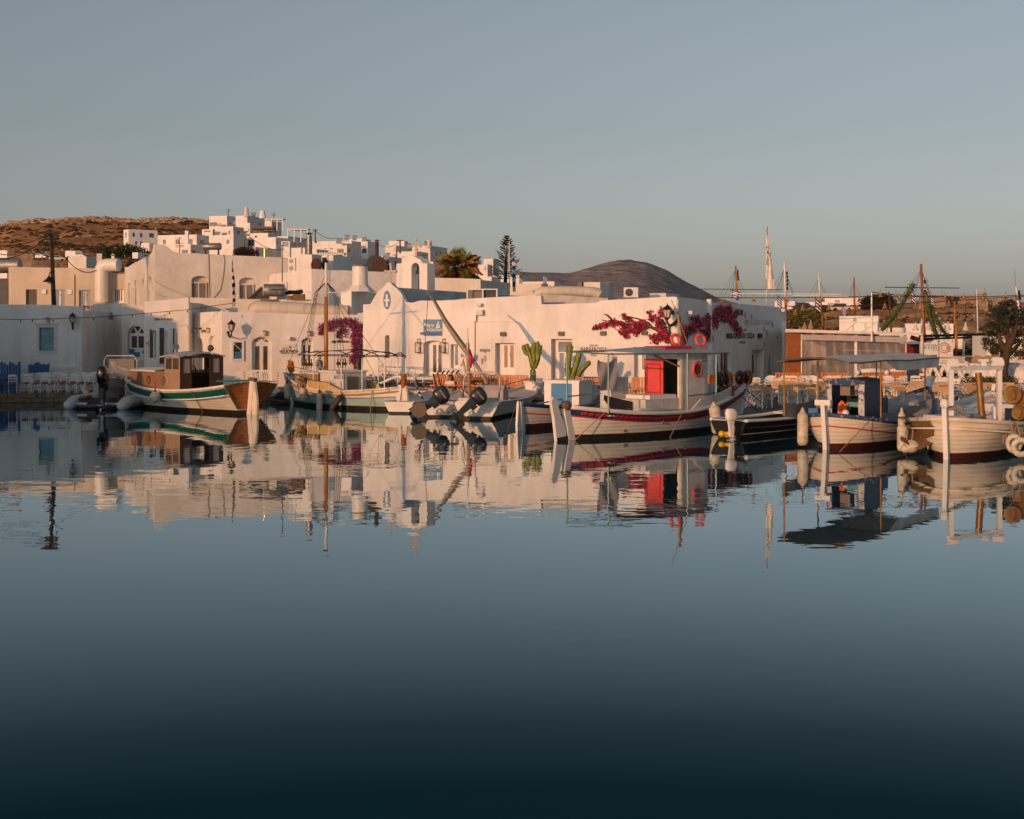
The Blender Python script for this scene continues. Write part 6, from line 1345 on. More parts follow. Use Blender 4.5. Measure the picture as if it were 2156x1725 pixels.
for k,(u,rz) in enumerate(((1418,35),(1470,25))):
    p_ = L(u,720); t2 = thing('life_ring',('left' if k == 0 else 'right')+' orange life ring on the roof of the red door boat','life ring',B.o.matrix_basis @ Vector((p_[0],-.1,zr+.53-k*.02)),0,'orange life rings')
    MB().torus((0,0,0),.185,.058,22,10,Matrix.Rotation(R(rz),3,'Z') @ Matrix.Rotation(R(78),3,'X') @ Matrix.Rotation(R(0),3,'Y')).build('ring',mat('ring_orange',(.70,.07,.04),.5) if not k else MATS['ring_orange'],t2,smooth='all'); b = MB()
    for a in range(4): a_ = a*math.pi/2+.5; b.torus(Matrix.Rotation(R(rz),3,'Z') @ Matrix.Rotation(R(78),3,'X') @ Vector((.185*math.cos(a_),.185*math.sin(a_),0)),.062,.01,12,4,Matrix.Rotation(R(rz),3,'Z') @ Matrix.Rotation(R(78),3,'X') @ Matrix.Rotation(a_,3,'Z') @ Matrix.Rotation(R(90),3,'X'))
    b.build('band',CANV,t2)
b = MB(); b.tube([L_ for L_ in [Vector((L(1442,700)[0],.1,zr+.1)),Vector((L(1432,700)[0],.1,zr+1.45))]],[.05,.04],8); b.build('roof_mast',PALEW,B.o); MB().tube([Vector((L(1448,700)[0],.2,zr+.1)),Vector((L(1437,700)[0],.15,zr+1.35))],[.05,.06],8).build('roof_spar',PALEW,B.o)
MB().tube([Vector((L(1450,700)[0],-.1,zr+.1)),Vector((L(1404,700)[0],-.2,zr+1.95))],[.022,.012],6).build('whip_pole',PALEW,B.o)
# awning over the aft deck on green pipes
zc = L(1300,745)[1]; xs_ = L(1238,800)[0]; xe = xb+.2
MB().add([(L(1305,700)[0],-1.05,zc+.02),(xe,-1.1,zc-.0),(xe,1.05,zc+.1),(L(1305,700)[0],1.0,zc+.1),(L(1350,700)[0],0,zc+.22),(xe,0,zc+.2)],[(0,1,5,4),(4,5,2,3),(0,4,3)]).build('awning',CANVT,B.o,fix=False)
pf = MB(); pf.tube([(xs_,-1.0,zc+.02),(xe,-1.12,zc-.02)],.028,6); pf.tube([(xs_,1.0,zc+.08),(xe,1.06,zc+.08)],.028,6); pf.tube([(xs_,-1.0,zc+.02),(xs_,1.0,zc+.08)],.028,6); pf.build('awning_frame',GREENP,B.o)
for x,y in ((xs_,-.9),(xs_,.95),(L(1335,800)[0],1.0),(L(1395,800)[0],-1.1),(xe-.1,-1.08)): MB().tube([(x,y,B.sheer(min(1,x/B.L))-.1),(x,y,zc)],.03,8).build('awning_pole',GREENP if y < 1 else STEEL,B.o)
MB().tube([(xs_,.95,1.35),(L(1335,800)[0],1.0,1.42)],.024,6).build('side_rail',GREENP,B.o); MB().tube([(L(1395,800)[0],-1.1,1.3),(xe-.1,-1.08,1.36)],.024,6).build('side_rail',mat('rail_blue',(.05,.10,.16),.5),B.o)
MB().bar((L(1340,0)[0],-.8,zc-.05),(xa+.1,-.7,zc-.5),.05).build('boom',PALEW,B.o)
# hanging grey cloth and dark flag
xg0,xg1 = L(1275,0)[0],L(1316,0)[0]; zt_,zb_ = L(1290,757)[1],L(1290,823)[1]
MB().grid([[Vector((xg0+(xg1-xg0)*i/10+.05*(j/10),.35+.05*math.sin(i*.9+j*.5),zt_+(.1*(i/10)**4 if j == 0 else 0)-.12*math.sin(i/10*3.14)*(1-j/10)-(zt_-zb_)*j/10)) for j in range(11)] for i in range(11)]).build('hung_cloth',CANV,B.o,fix=False,smooth='all')
xg0,xg1 = L(1262,0)[0],L(1322,0)[0]
MB().grid([[Vector((xg0+(xg1-xg0)*(i/10),-.2,1.42-.28*(i/10)-(.15+.75*min(1,i/10*1.5))*j/6)) for j in range(7)] for i in range(11)]).build('dark_flag',TARP,B.o,fix=False,smooth='all')
text_obj('RL',.5,CANV,B.o,lambda x,y,z: B.o.matrix_basis @ Vector((xg1-.22+y*.6,-.22,.86+x*.5)),name='flag_lettering')
# engine box, thwarts, gear
xe0,xe1 = L(1325,0)[0],L(1402,0)[0]
MB().box(xe0,xe1,-.72,.45,.55,1.22).build('engine_box',DECKW,B.o); MB().box(xe0+.3,xe1-.25,-.66,.42,1.222,1.36).build('engine_hatch',WPAINT,B.o)
MB().box(L(1235,0)[0],L(1275,0)[0],-.7,.7,.74,.8).build('blue_thwart',SHUT,B.o); MB().tube([(L(1280,0)[0],-.95,.83),(L(1300,0)[0],-.98,.93),(xe1-.2,-1.0,.78)],.06,8).build('oar',WPAINT,B.o,smooth='all')
MB().box(L(1310,0)[0],L(1346,0)[0],.5,1.0,.6,1.95).build('tall_locker',DECKW,B.o)
for u,v,k in ((1320,0,0),(1395,0,1),(1441,0,2)):
    t_ = B.find(u,side=-1,z=.5)/B.L; MB().lathe([(.03,0),(.06,.01),(.06,.03),(.03,.04)],12,B.pt(t_,B.sheer(t_)-(.32 if k else .62),-1,.02),M=Matrix.Rotation(R(90),3,'X')).build('drain',STEEL,B.o)
# net winch reels at the bow
t = thing('net_winch','net hauler with three pairs of black reels at the bow of the red door boat','winch',B.o.matrix_basis @ Vector((L(1530,0)[0],0,1.2)))
M = Matrix.Rotation(R(-62),3,'Z') @ Matrix.Rotation(R(90),3,'X')
for u,v in ((1523,798),(1565,795),(1527,825)):
    c = P(u,v,51.6); ax = Matrix.Rotation(R(-62),3,'Z') @ Vector((0,1,0))
    for k,(m_,rr) in enumerate(((RUST,.27),(COWLB,.27))):
        cc_ = c-ax*(.0 if k == 0 else -.36)*-1*-1; MB().lathe([(.04,-.03),(rr,-.025),(rr,.02),(rr*.9,.035),(.1,.015),(.04,.03)],22,c+ax*(-.2 if k == 0 else .16)*-1,M=M).build('reel_disc',m_ if k else RUST,t,True,smooth=True)
    MB().tube([c-ax*.2,c+ax*.2],.07,10).build('reel_hub',RUST,t,True)
b = MB(); b.tube([P(1510,765,51.4),P(1511,805,51.4),P(1520,822,51.4)],.03,6); b.tube([P(1523,768,51.4),P(1520,800,51.4),P(1526,820,51.4)],.03,6); b.tube([P(1575,778,51.4),P(1580,800,51.4),P(1570,815,51.4)],.03,6); b.tube([P(1534,830,51.6),P(1562,805,51.6)],.07,8); b.tube([P(1530,830,51.6),P(1528,870,51.8)],.08,8); b.build('winch_frame',RUST,t,True)
fender('big white ribbed fender at the bow of the red door boat',P(1503,853,48.9),1.0,.2,tilt=R(-8),rope=.3)
mooring('rope from the stern of the red door boat down into the water',bw(B,.1,.95,-1,.03),P(1208,929,46.2),0,.016)
mooring('rope from amidships of the red door boat down into the water',bw(B,.44,.7,-1,.03),P(1411,921,47.6),0,.016)
for k in range(2): mooring(('upper' if k else 'lower')+' dark bow line of the red door boat to the quay',bw(B,.97,1.4-.3*k,-1),(X(1660-40*k,53.3),53.3,GZ),.15,.02,ROPED)
# ===== 7 black dinghy
B = Boat('dinghy','black and white dinghy with a small white outboard at its stern',(1534,47.3),(1722,51.8),1.7,(.58,.55,.85),full=(1,.95),rake=(.1,.6),transom=.82,draft=.25)
B.strip('bottom_paint',ANTI,lambda t: -.2,lambda t: .1,3); B.strip('hull',BLK,lambda t: .1,lambda t: B.sheer(t),6); B.strip('white_line',WPAINT,lambda t: .13,lambda t: .16,1,off=.008)
b = MB(); n = 8; ring = [B.pt(0,-.2+(B.sheer(0)+.2)*j/n,1) for j in range(n+1)]+[B.pt(0,B.sheer(0)-(B.sheer(0)+.2)*j/n,-1) for j in range(n+1)]; b.add(ring,[tuple(range(len(ring)))]); b.build('transom',BLK,B.o)
B.rail('gunwale',WPAINT,.02,.06,-.03,sq=1); B.deck(DECKW,-.22,inset=.08); MB().box(0,.25,-.6,.6,.42,.6).build('stern_thwart',WPAINT,B.o); MB().box(1.6,1.9,-.75,.75,.45,.5).build('thwart',DECKW,B.o); MB().box(3.8,4.6,-.55,.55,.62,.7).build('foredeck',DECKW,B.o)
outboard('small white outboard motor on the black dinghy',(X(1541,46.6),46.6,.44),R(30),R(0),.66,WPAINT)
t = thing('float','pair of yellow floats beside the small outboard','float',P(1527,917,46.9)); MB().ball((-.12,0,.05),.11,12,7).build('ball',YEL,t,smooth='all'); MB().ball((.14,0,.05),.11,12,7).build('ball',YEL,t,smooth='all'); MB().tube([(-.1,0,.05),(.12,0,.05)],.07,8).build('waist',YEL,t)
fender('long white fender between the black dinghy and the red line boat',P(1690,866,43.6),1.05,.17,rope=.6)
# ===== 8 red line boat with blue wheelhouse
B = Boat('fishing_boat','white fishing boat with a worn blue wheelhouse and thin red line',(1741,43.0),(1945,49.6),2.9,(1.05,.72,1.55),full=(2.9,1.0),rake=(.2,1.0),draft=.5)
B.hull(HULLC,ANTIR,.17); B.deck(DECKW,-.12); B.rail('gunwale',WORNB,.0,.06,0,sq=1.2); B.strip('red_line',STRIPE,lambda t: B.sheer(t)-.36,lambda t: B.sheer(t)-.32,1,off=.008)
B.post('stern',WPAINT,up=.4,w=.13,dep=.22,ahead=.06); B.post('bow',WPAINT,up=.45,w=.2,dep=.24); x_ = B.pt(0,.8,0).x
MB().cbox((x_-.2,0,1.42),(.16,.5,.16)).build('rudder_crosspiece',WPAINT,B.o); MB().tube([(x_-.1,0,1.42),(x_+.6,.1,1.4)],.05,8).build('tiller',CANV,B.o)
L = lambda u,v=0: B.loc(u,v)
x0 = L(1790)[0]-.35; x1 = x0+1.5; hw = .62; z0,z1 = .62,2.02
W_ = MB().prism(lambda y,z,d_: Vector((x0+d_,-y,z)),[rect(-hw,z0,hw,z1),rect(-hw+.16,z0+.1,hw-.22,z1-.14)],0,.06).build('wheelhouse_back',WORNB,B.o)
MB().box(x0-.012,x0+.0,hw-.17,hw-.01,z0,z1-.1).build('worn_jamb',WORNW,B.o) ; MB().box(x0-.012,x0,-hw+.01,-hw+.2,z0,z1-.1).build('worn_jamb',WORNW,B.o)
for s_ in (1,-1): MB().prism(lambda a,z,d_: Vector((a,s_*(hw-.05+d_),z)),[[(x0+.062,z0),(x1+.4,z0),(x1+.4,1.45),(x1,1.45),(x1-.15,z1),(x0+.062,z1)]],0,.05).build('wheelhouse_side',NAVY if s_ < 0 else WORNB,B.o)
MB().box(x1-.2,x1-.14,-hw+.051,hw-.051,z0,1.5).build('wheelhouse_front',DARK,B.o); MB().box(x1-.2,x1-.17,-.4,.05,1.5,1.9).build('front_pane',CANV,B.o)
MB().add([(x0-.08,k*(hw+.06),z1+.002+.08*(1-k*k)) for k in (-1,-.5,0,.5,1)]+[(x1+.05,k*(hw+.06),z1+.002+.08*(1-k*k)) for k in (-1,-.5,0,.5,1)]+[(x0-.08,hw+.06,z1-.05),(x0-.08,-hw-.06,z1-.05)],[(0,1,6,5),(1,2,7,6),(2,3,8,7),(3,4,9,8),(0,1,2,3,4,10,11)]).build('wheelhouse_roof',WORNB,B.o,fix=False)
MB().box(x0+.35,x0+.7,-.0,.33,1.55,1.86).build('echo_sounder',mat('sounder_case',(.18,.17,.12),.5),B.o); MB().box(x0+.34,x0+.349,.1,.3,1.6,1.82).build('sounder_screen',mat('sounder_glass',(.25,.15,.12),.2),B.o)
MB().grid([[Vector((x0+.14+.05*math.sin(i*2),.3-.3*i/4+.04*math.sin(j),1.3-.62*j/5+(.1 if i in (1,2) else 0)*(1-j/5))) for j in range(6)] for i in range(5)]).build('orange_oilskin',ORA,B.o,smooth='all'); MB().box(x0+.3,x0+.7,-.5,.1,1.2,1.35).build('console',TEALW,B.o)
# canopy
zc = L(1780,758)[1]; xs = (L(1722)[0]-.25,L(1905)[0])
poles = []
for x,y in ((xs[0]+.05,1.0),(xs[0]+2.6,1.05),(xs[0]+2.4,-1.1),(xs[1],-.7),(xs[1],1.0)): MB().tube([(x,y,B.sheer(min(1,max(0,x/B.L)))-.05),(x,y,zc-.04)],.026,8).build('canopy_pole',BRASS,B.o)
g_ = [[Vector((xs[0]-.1+(xs[1]+.2-xs[0])*i/8,k*1.15,zc+.13*(1-k*k)-.02*math.sin(i*1.5))) for k in (-1,-.6,-.2,.2,.6,1)] for i in range(9)]
b = MB().grid(g_); b.grid([[r_[0],r_[0]-Vector((0,-.03,.34 if 3 < i else .04))] for i,r_ in enumerate(g_)]); b.grid([[r_[-1],r_[-1]-Vector((0,.03,.04))] for r_ in g_]); b.build('canopy',mat('canopy_cloth',(.68,.66,.63),.9,c2=(.5,.46,.42),vscale=2),B.o,fix=False)
b = MB(); [b.tube([v-Vector((0,0,.03)) for v in g_[i]],.022,6) for i in (0,4,8)]; b.tube([r_[0]-Vector((0,0,.03)) for r_ in g_],.022,6); b.tube([r_[-1]-Vector((0,0,.03)) for r_ in g_],.022,6); b.build('canopy_frame',OLDW,B.o)
MB().grid([[Vector((xs[0]+.05+2.5*i/10,1.05+.05*i/10,1.42-.1*math.sin(i/10*3.14)-.42*j/4)) for j in range(5)] for i in range(11)]).build('net_screen',NETW,B.o,fix=False)
MB().grid([[Vector((xs[0]+2.6+(xs[1]-xs[0]-2.5)*i/10,-1.05+.35*i/10,.98+.45*abs(i/10-.3)**1.3-(.42-.2*i/10)*j/4)) for j in range(5)] for i in range(11)]).build('net_screen',NETW,B.o,fix=False)
MB().cbox((x_+.55,.6,1.1),(.35,.3,.2)).build('cool_box',CABLUE,B.o); MB().ball((x_+.5,-.4,1.08),.11,10,6).build('stern_light',WPAINT,B.o)
MB().add([(L(1880)[0],-.9,1.1),(L(1880)[0],.9,1.1),(L(1925)[0],0,1.45),(L(1895)[0],0,1.35)],[(0,3,1),(0,2,3),(3,2,1)]).build('foredeck_hatch',DECKW,B.o); MB().tube([(L(1888)[0],-.2,1.1),(L(1888)[0],-.2,1.55)],.09,10).build('bollard',DECKW,B.o)
mooring('rope from the stern of the red line boat down into the water',bw(B,.1,1.0,-1,.03),P(1768,951,41.6),0,.014); mooring('rope along the side of the red line boat',bw(B,.42,.75,-1,.03),P(1898,941,43.2),0,.014)
# ===== 9 rightmost boat
B = Boat('fishing_boat','white fishing boat with a white goal shaped gantry and brown net over its rail',(1994,39.8),(2175,49.0),3.3,(1.12,.85,1.6),full=(3.0,1.0),rake=(.2,1.0),draft=.5)
B.hull(HULLC,ANTIR,.16); B.deck(DECKW,-.2); B.rail('gunwale',HULLC,0,.055,0,sq=1.2); B.rail('rub_rail',HULLC,-.26,.03,.01); B.post('stern',WPAINT,up=.4,w=.13,dep=.2,ahead=.06)
x_ = B.pt(0,.8,0).x; MB().ball((x_-.22,.0,1.55),.13,8,6,sz=1.2).build('post_head',WPAINT,B.o); MB().tube([(x_-.2,0,1.42),(x_+.3,-.12,1.42),(x_+.7,-.4,1.2),(x_+.95,-.45,1.18)],[.06,.07,.06,.06],8).build('tiller',CANV,B.o,smooth='all')
L = lambda u,v=0: B.loc(u,v)
# goal gantry stands across the boat
t = B.o; gl_,gr_ = P(2002,880,41.8),P(2104,880,43.0); zt_ = Z(778,42.3)
for k,p_ in enumerate((gl_,gr_)): MB().bar((p_.x,p_.y,.8),(p_.x,p_.y,zt_),.13).build('gantry_post',WPAINT,t,True)
MB().bar((gl_.x-.07,gl_.y,zt_+.03),(gr_.x+.07,gr_.y,zt_+.03),.12).build('gantry_beam',WPAINT,t,True)
for f_,w_,h_ in ((.03,.36,.32),(.66,.3,.3),(.95,.4,.34)): p_ = gl_.lerp(gr_,f_); MB().prism(lambda a,z,d_: Vector((p_.x+a,p_.y-.06+d_,zt_+z)),[[(-w_/2,.095),(w_/2,.095),(w_/2,h_*.7),(w_/3,h_),(-w_/3,h_),(-w_/2,h_*.7)] if f_ != .66 else [(-w_/4,.095),(w_/4,.095),(w_/4,h_*.75),(w_/2,h_*.75),(w_/2,h_),(-w_/2,h_),(-w_/2,h_*.75),(-w_/4,h_*.75)]],0,.1).build('gantry_cheek',WPAINT,t,True)
MB().tube([P(2068,884,42.2),P(2060,785,42.2)],.1,12).build('derrick_pole',BRASS,t,True,smooth=True)
# white cuddy
c0,c1 = P(1996,0,41.6),P(2102,0,42.9); zz0,zz1 = .8,Z(874,42)
W_ = wall2((c0.x-.1,41.3),(c1.x-.35,42.4)); MB().prism(W_.w,[rect(0,zz0,W_.L,zz1)],0,.9).build('cuddy',DECKW,t,True); MB().prism(W_.w,[rect(W_.L*.8,zz0+.05,W_.L-.05,zz1-.05)],-.015,0).build('cuddy_door',WPAINT,t,True); MB().tube([W_.w(W_.L*.62,(zz0+zz1)/2,-.02),W_.w(W_.L*.62,(zz0+zz1)/2,.02)],.04,8).build('latch',OLDW,t,True)
# brown net over the near bow quarter
nb = MB(); g_ = []
for i in range(15):
    t_ = .02+.42*i/14; g_.append([B.pt(t_,B.sheer(t_)+.03-(.5+.08*math.sin(i*.8))*j/8*(1 if i < 12 else .8),1,.05+.04*math.sin(i*1.3+j)) for j in range(9)])
nb.grid(g_); nb.build('draped_net',NET,t,smooth='all',fix=False)
t2 = thing('net_heap','brown fishing net and orange bundles heaped on the stern of the gantry boat','net',P(1960,905,41.8))
nb = MB(); g_ = []
for i in range(13):
    g_.append([P(1896+8.2*i,903+6*math.sin(i*.35)+(38-16*abs(i-5)/6)*j/6,41.2-.12*j-.05*noise.noise(Vector((i*.5,j*.5,5)))*3) for j in range(7)])
nb.grid(g_).build('hanging_net',NET,t2,True,smooth='all',fix=False)
for c_,m_ in (((1930,900),ORA),((1943,897),MATS['raft_red']),((1918,902),YEL)): MB().ball(P(c_[0],c_[1],41.9),.16,10,6,sx=1.6,sz=.7).build('bundle',m_,t2,True,smooth='all')
MB().tube([P(1902,868,42.5),P(1918,880,42.3),P(1935,892,42),P(1970,896,41.8)],[.05,.1,.12,.08],8).build('rolled_net',TARP,t2,True,smooth='all')
for k,(u,v,dd_,L_,r_) in enumerate(((1898.5,867,41.3,.5,.11),(1899.5,893,40.9,.78,.15))): fender(('slim upper' if k == 0 else 'fat lower')+' white fender between the two right boats',P(u,v,dd_),L_,r_,rope=.15)
for k,u in enumerate((1908,1919)): tt = thing('float',('left' if k == 0 else 'right')+' dull white float under the brown net','float',P(u,944-k*4,40.7),0,'white floats under the net'); MB().ball((0,0,0),.14+.05*k,12,7,sx=1.2).build('ball',FEND,tt,smooth='all'); MB().tube([(0,0,.1),(.05,0,.5)],.015,5).build('cord',ROPE,tt)
for k,u in enumerate((2135,2150)):
    tt = thing('tyre_fender',('first' if k == 0 else 'second, lower')+' whitewashed tyre hung on the rightmost hull','tyre',P(u,934+k*8,39.6-k*.3),0,'whitewashed tyre fenders'); MB().torus((0,0,0),.2,.085,24,10,Matrix.Rotation(R(70+k*10),3,'Z') @ Matrix.Rotation(R(90),3,'Y') if k else Matrix.Rotation(R(-20),3,'Z') @ Matrix.Rotation(R(85),3,'X') @ Matrix.Scale(.8,3,Vector((1,0,0)))).build('tyre',FEND,tt,smooth='all'); MB().tube([(0,0,.2),(-.05,.2,.65)],.02,5).build('cord',ROPE,tt)
t2 = thing('drum_winch','brass coloured net drum winch cut by the right edge, upper disc','winch',P(2140,850,41))
M = Matrix.Rotation(R(-50),3,'Z') @ Matrix.Rotation(R(90),3,'X')
for u,v,rr,nm in ((2132,832,.28,'drum_disc'),(2145,870,.22,'drum_disc'),(2152,840,.26,'drum_disc')):
    MB().lathe([(.05,-.04),(rr,-.03),(rr,.02),(rr*.9,.05),(rr*.5,.03),(.16,.03),(.14,.1),(.02,.1)],24,P(u,v,41.2),M=M).build(nm,BRASS,t2,True,smooth=True)
MB().tube([P(2135,835,41.4),P(2175,845,41.8)],.12,12).build('drum_hub',BRASS,t2,True); MB().tube([P(2150,850,41.3),P(2152,905,41.3)],.08,8).build('winch_stand',RUST,t2,True)
for c_,m_,nm in (((2090,902),ORA,'orange_bundle'),((2075,905),TARP,'dark_bundle')): MB().ball(P(c_[0],c_[1],40.9),.2,10,6,sx=1.6,sz=.6).build(nm,m_,t,True,smooth='all')
MB().tube([P(2020,884,40.6),P(2050,893,40.6),P(2100,909,40.9)],[.05,.07,.05],6).build('black_pole',BLK,t,True)
MB().tube([P(2105,910,40.2),P(2150,898,41.5)],.04,6).build('white_bracket',WPAINT,t,True)
b = MB(); [b.tube([P(2112+i*5,900,40.3),P(2113+i*5,915,40.1),P(2112+i*5,935,40.0)],.02,5) for i in range(9)]; b.build('rope_coil',ROPE,t,True)
MB().box(*(lambda p0: (p0.x,p0.x+.5,41.5,42,.95,1.3))(P(2128,0,41.5))).build('blue_crate',NAVY,t,True)
# ===== 10 a white boat behind it
B = Boat('moored_boat','pale grey blue moored boat seen between gantry and drum winch',(2095,45.5),(2190,51.5),2.4,(.95,.8,1.4),full=(1.1,.95),rake=(.2,.8),draft=.4)
B.hull(HULLW,ANTI,.15); B.deck(DECKW,-.1); B.rail('gunwale',HULLW,0,.05); B.post('stern',WPAINT,up=.2); B.post('bow',WPAINT,up=.4); MB().cbox((1.2,0,1.0),(1.2,1,.4)).build('hatch',BOATG,B.o)
B = Boat('moored_boat','white double ended boat moored between canopy and gantry',(1975,48.5),(2085,52.5),2.3,(.9,.78,1.3),full=(1.0,.95),rake=(.2,.8),draft=.4)
B.hull(WPAINT,ANTI,.15); B.deck(DECKW,-.1); B.rail('gunwale',WPAINT,0,.05); B.post('bow',WPAINT,up=.3); B.post('stern',WPAINT,up=.2)
t = thing('fish_crate','blue plastic fish crate with rags aboard the boat behind the gantry','crate',P(2025,880,45.5))
b = MB()
for z in (.0,.1,.2,.3): b.tube([(-.42,-.25,z),(.42,-.25,z),(.46,.25,z),(-.42,.25,z),(-.42,-.25,z)],.03,4)
for i in range(9): b.bar((-.42+.105*i,-.26,0),(-.42+.105*i,-.26,.32),.03)
b.build('sides',SHUT,t); MB().box(-.42,.42,-.25,.25,-.03,0).build('base',SHUT,t); MB().ball((-.1,0,.3),.2,8,5,sz=.6).build('rags',PALEW,t)
# ---------------------------------------------------------------- open bar at the right end
bd = 75.5
t = thing('bar_pavilion','flat roofed bar with timber slats and clear roll down curtains','pavilion',P(1795,805,bd))
Wv = Wall(1654,bd,1912,bd-1.2); rz0,rz1 = Z(700,bd),Z(693,bd)
MB().prism(lambda a,z,d_: Wv.w(a,z,d_),[[(-.05,Wv.q('d',1370,1320)[1]),(Wv.L+.7,Wv.q('f',860,1360)[1]),(Wv.L+.7,Wv.q('f',860,1335)[1]),(0,Wv.q('d',1385,1282)[1])]],-.5,6).build('roof_slab',PL2,t,True)
MB().prism(Wv.w,[[Wv.q('d',1555,1415),Wv.q('f',700,1450),Wv.q('f',720,1380),Wv.q('d',1560,1350)]],-.3,-.24).build('valance',CANV,t,True)
a0,a1 = Wv.q('d',1366,0)[0],Wv.q('d',1548,0)[0]; n = 15
for i in range(n):
    x = a0+(a1-a0)*i/n; MB().prism(Wv.w,[rect(x+.01,GZ,x+(a1-a0)/n-.02,rz0-.03)],0,.09).build('slat',BENCH,t,True)
MB().prism(Wv.w,[rect(a0,GZ,a1,rz0-.05)],.095,.2).build('slat_backing',OLDW,t,True)
for x in (1553,): MB().prism(Wv.w,[rect(Wv.q('d',1550,0)[0],GZ,Wv.q('d',1562,0)[0]+.02,rz0-.1)],-.05,.15).build('post',WPAINT,t,True)
for x0,x1 in ((65,100),(695,706)): MB().prism(Wv.w,[rect(Wv.q('f',x0,0)[0],GZ,Wv.q('f',x1,0)[0],rz0-.15)],-.05,.15).build('post',WPAINT,t,True)
for c0,c1 in ((Wv.q('d',1566,0)[0],Wv.q('f',62,0)[0]),(Wv.q('f',102,0)[0],Wv.q('f',694,0)[0])):
    g_ = [[Wv.w(c0+(c1-c0)*i/16,GZ+(rz0-.25-GZ)*j/8,.08+.035*math.sin(i*1.9+j*.5)) for i in range(17)] for j in range(9)]; MB().grid(g_).build('clear_curtain',FILM,t,True,smooth='all',fix=False)
MB().prism(Wv.w,[rect(a1,GZ,Wv.L,rz0-.2)],5.6,5.7).build('rear_wall',ROOFM,t,True)
for x0,x1,z1 in ((a1+.6,a1+3.2,1.6),(a1+3.8,a1+5,2.1)): MB().prism(Wv.w,[rect(x0,GZ,x1,z1)],2.5,3.3).build('counter',CANV,t,True)
cable([Wv.w(a1+.2,2.2,.3),Wv.w(a1+.9,rz0-.1,.3)],.05,'brace',WPAINT,t,n=1)
t = thing('roof_screen','white framed windbreak panels standing on the bar roof','screen',P(1810,699,bd-.3))
W_ = Wall(1767,bd,1851,bd-.6); MB().prism(W_.w,[rect(0,Z(699,bd),W_.L,W_.q('f',100,1122)[1])],.06,.14).build('panel',PL,t,True)
b = MB(); zz = [W_.q('f',0,y)[1] for y in (1195,1318)]
for x in (40,195,350): a_ = W_.q('f',x,0)[0]; b.bar(W_.w(a_,zz[1],0),W_.w(a_,zz[0],0),.05)
b.bar(W_.w(0,zz[0],0),W_.w(W_.L,zz[0],0),.06); b.bar(W_.w(.2,zz[1],-.02),W_.w(.85,zz[0],-.02),.04); b.bar(W_.w(1.1,zz[1],-.02),W_.w(1.9,zz[0],-.02),.04); b.build('frame',WPAINT,t,True)
pole('white round post carrying the shade cable above the bar roof','f',278,835,1320,bd-1.5,.055,WPAINT,'cable_post','post')
def bench(label,A,Bp,zseat=.45,back=.95,depth=.6,W0=None,group='slatted orange benches'):
    W_ = wall2(A,Bp); t = thing('bench',label,'bench',(A[0],A[1],GZ),0,group)
    n = max(4,int(W_.L/.13)); n = min(n,60)
    for i in range(n):
        x = W_.L*i/n; MB().prism(W_.w,[rect(x+.02,GZ+.12,x+W_.L/n-.03,GZ+back-.05)],-.02,.02).build('slat',BENCH,t,True)
    MB().prism(W_.w,[rect(0,GZ+back-.05,W_.L,GZ+back)],-.05,.06).build('top_rail',BENCH,t,True)
    MB().prism(W_.w,[rect(0,GZ+zseat-.06,W_.L,GZ+zseat)],-depth,-.03).build('seat',BENCH,t,True)
    for x in (0,W_.L-.07): MB().prism(W_.w,[rect(x,GZ,x+.07,GZ+back-.055)],-.04,.04).build('post',BENCH,t,True)
    for x in (.05,W_.L-.12): MB().prism(W_.w,[rect(x,GZ,x+.07,GZ+zseat-.065)],-depth+.02,-depth+.09).build('leg',BENCH,t,True)
    return t
def btw(u0,d0,u1,d1): return (X(u0,d0),d0),(X(u1,d1),d1)
bench('long slatted bench behind the round orange table below the small lettering',*btw(914,70.0,1064,68.8))
bench('end bench at right angles beside the tall potted cactus',*btw(1064,68.7,1112,68.4))
bench('slatted bench by the cacti behind the green awning pole',*btw(1205,66.6,1280,66.0)); bench('slatted bench end showing between locker and red door',*btw(1330,65.6,1375,65.2))
bench('slatted bench against the shaded wall behind the reels',*btw(1492,68.6,1576,71.0)); bench('slatted bench in front of the timber slat panel',*btw(1632,72.4,1690,72.2)); bench('slatted bench in front of the bar counter',*btw(1728,72.2,1786,72.0))
bench('slatted bench with a pale cushion roll under the bar, inner one',*btw(1808,70.9,1862,70.8),back=1.05); bench('slatted bench with a pale cushion roll at the open end of the bar',*btw(1872,70.7,1908,70.6),back=1.05)
for u0,u1,k in ((1812,1860,0),(1874,1906,1)): tt = thing('cushion',('longer' if k == 0 else 'shorter')+' white cushion roll along the bench top at the bar','cushion',P(u0,785,70.7)); MB().tube([P(u0,782,70.8),P((u0+u1)/2,780.5,70.75),P(u1,782,70.7)],.12,10).build('roll',WCLOTH,tt,True,smooth='all'); MB().ball(P(u0-7,785,70.6),.14,10,7).build('ball_end',WCLOTH,tt,True,smooth='all')
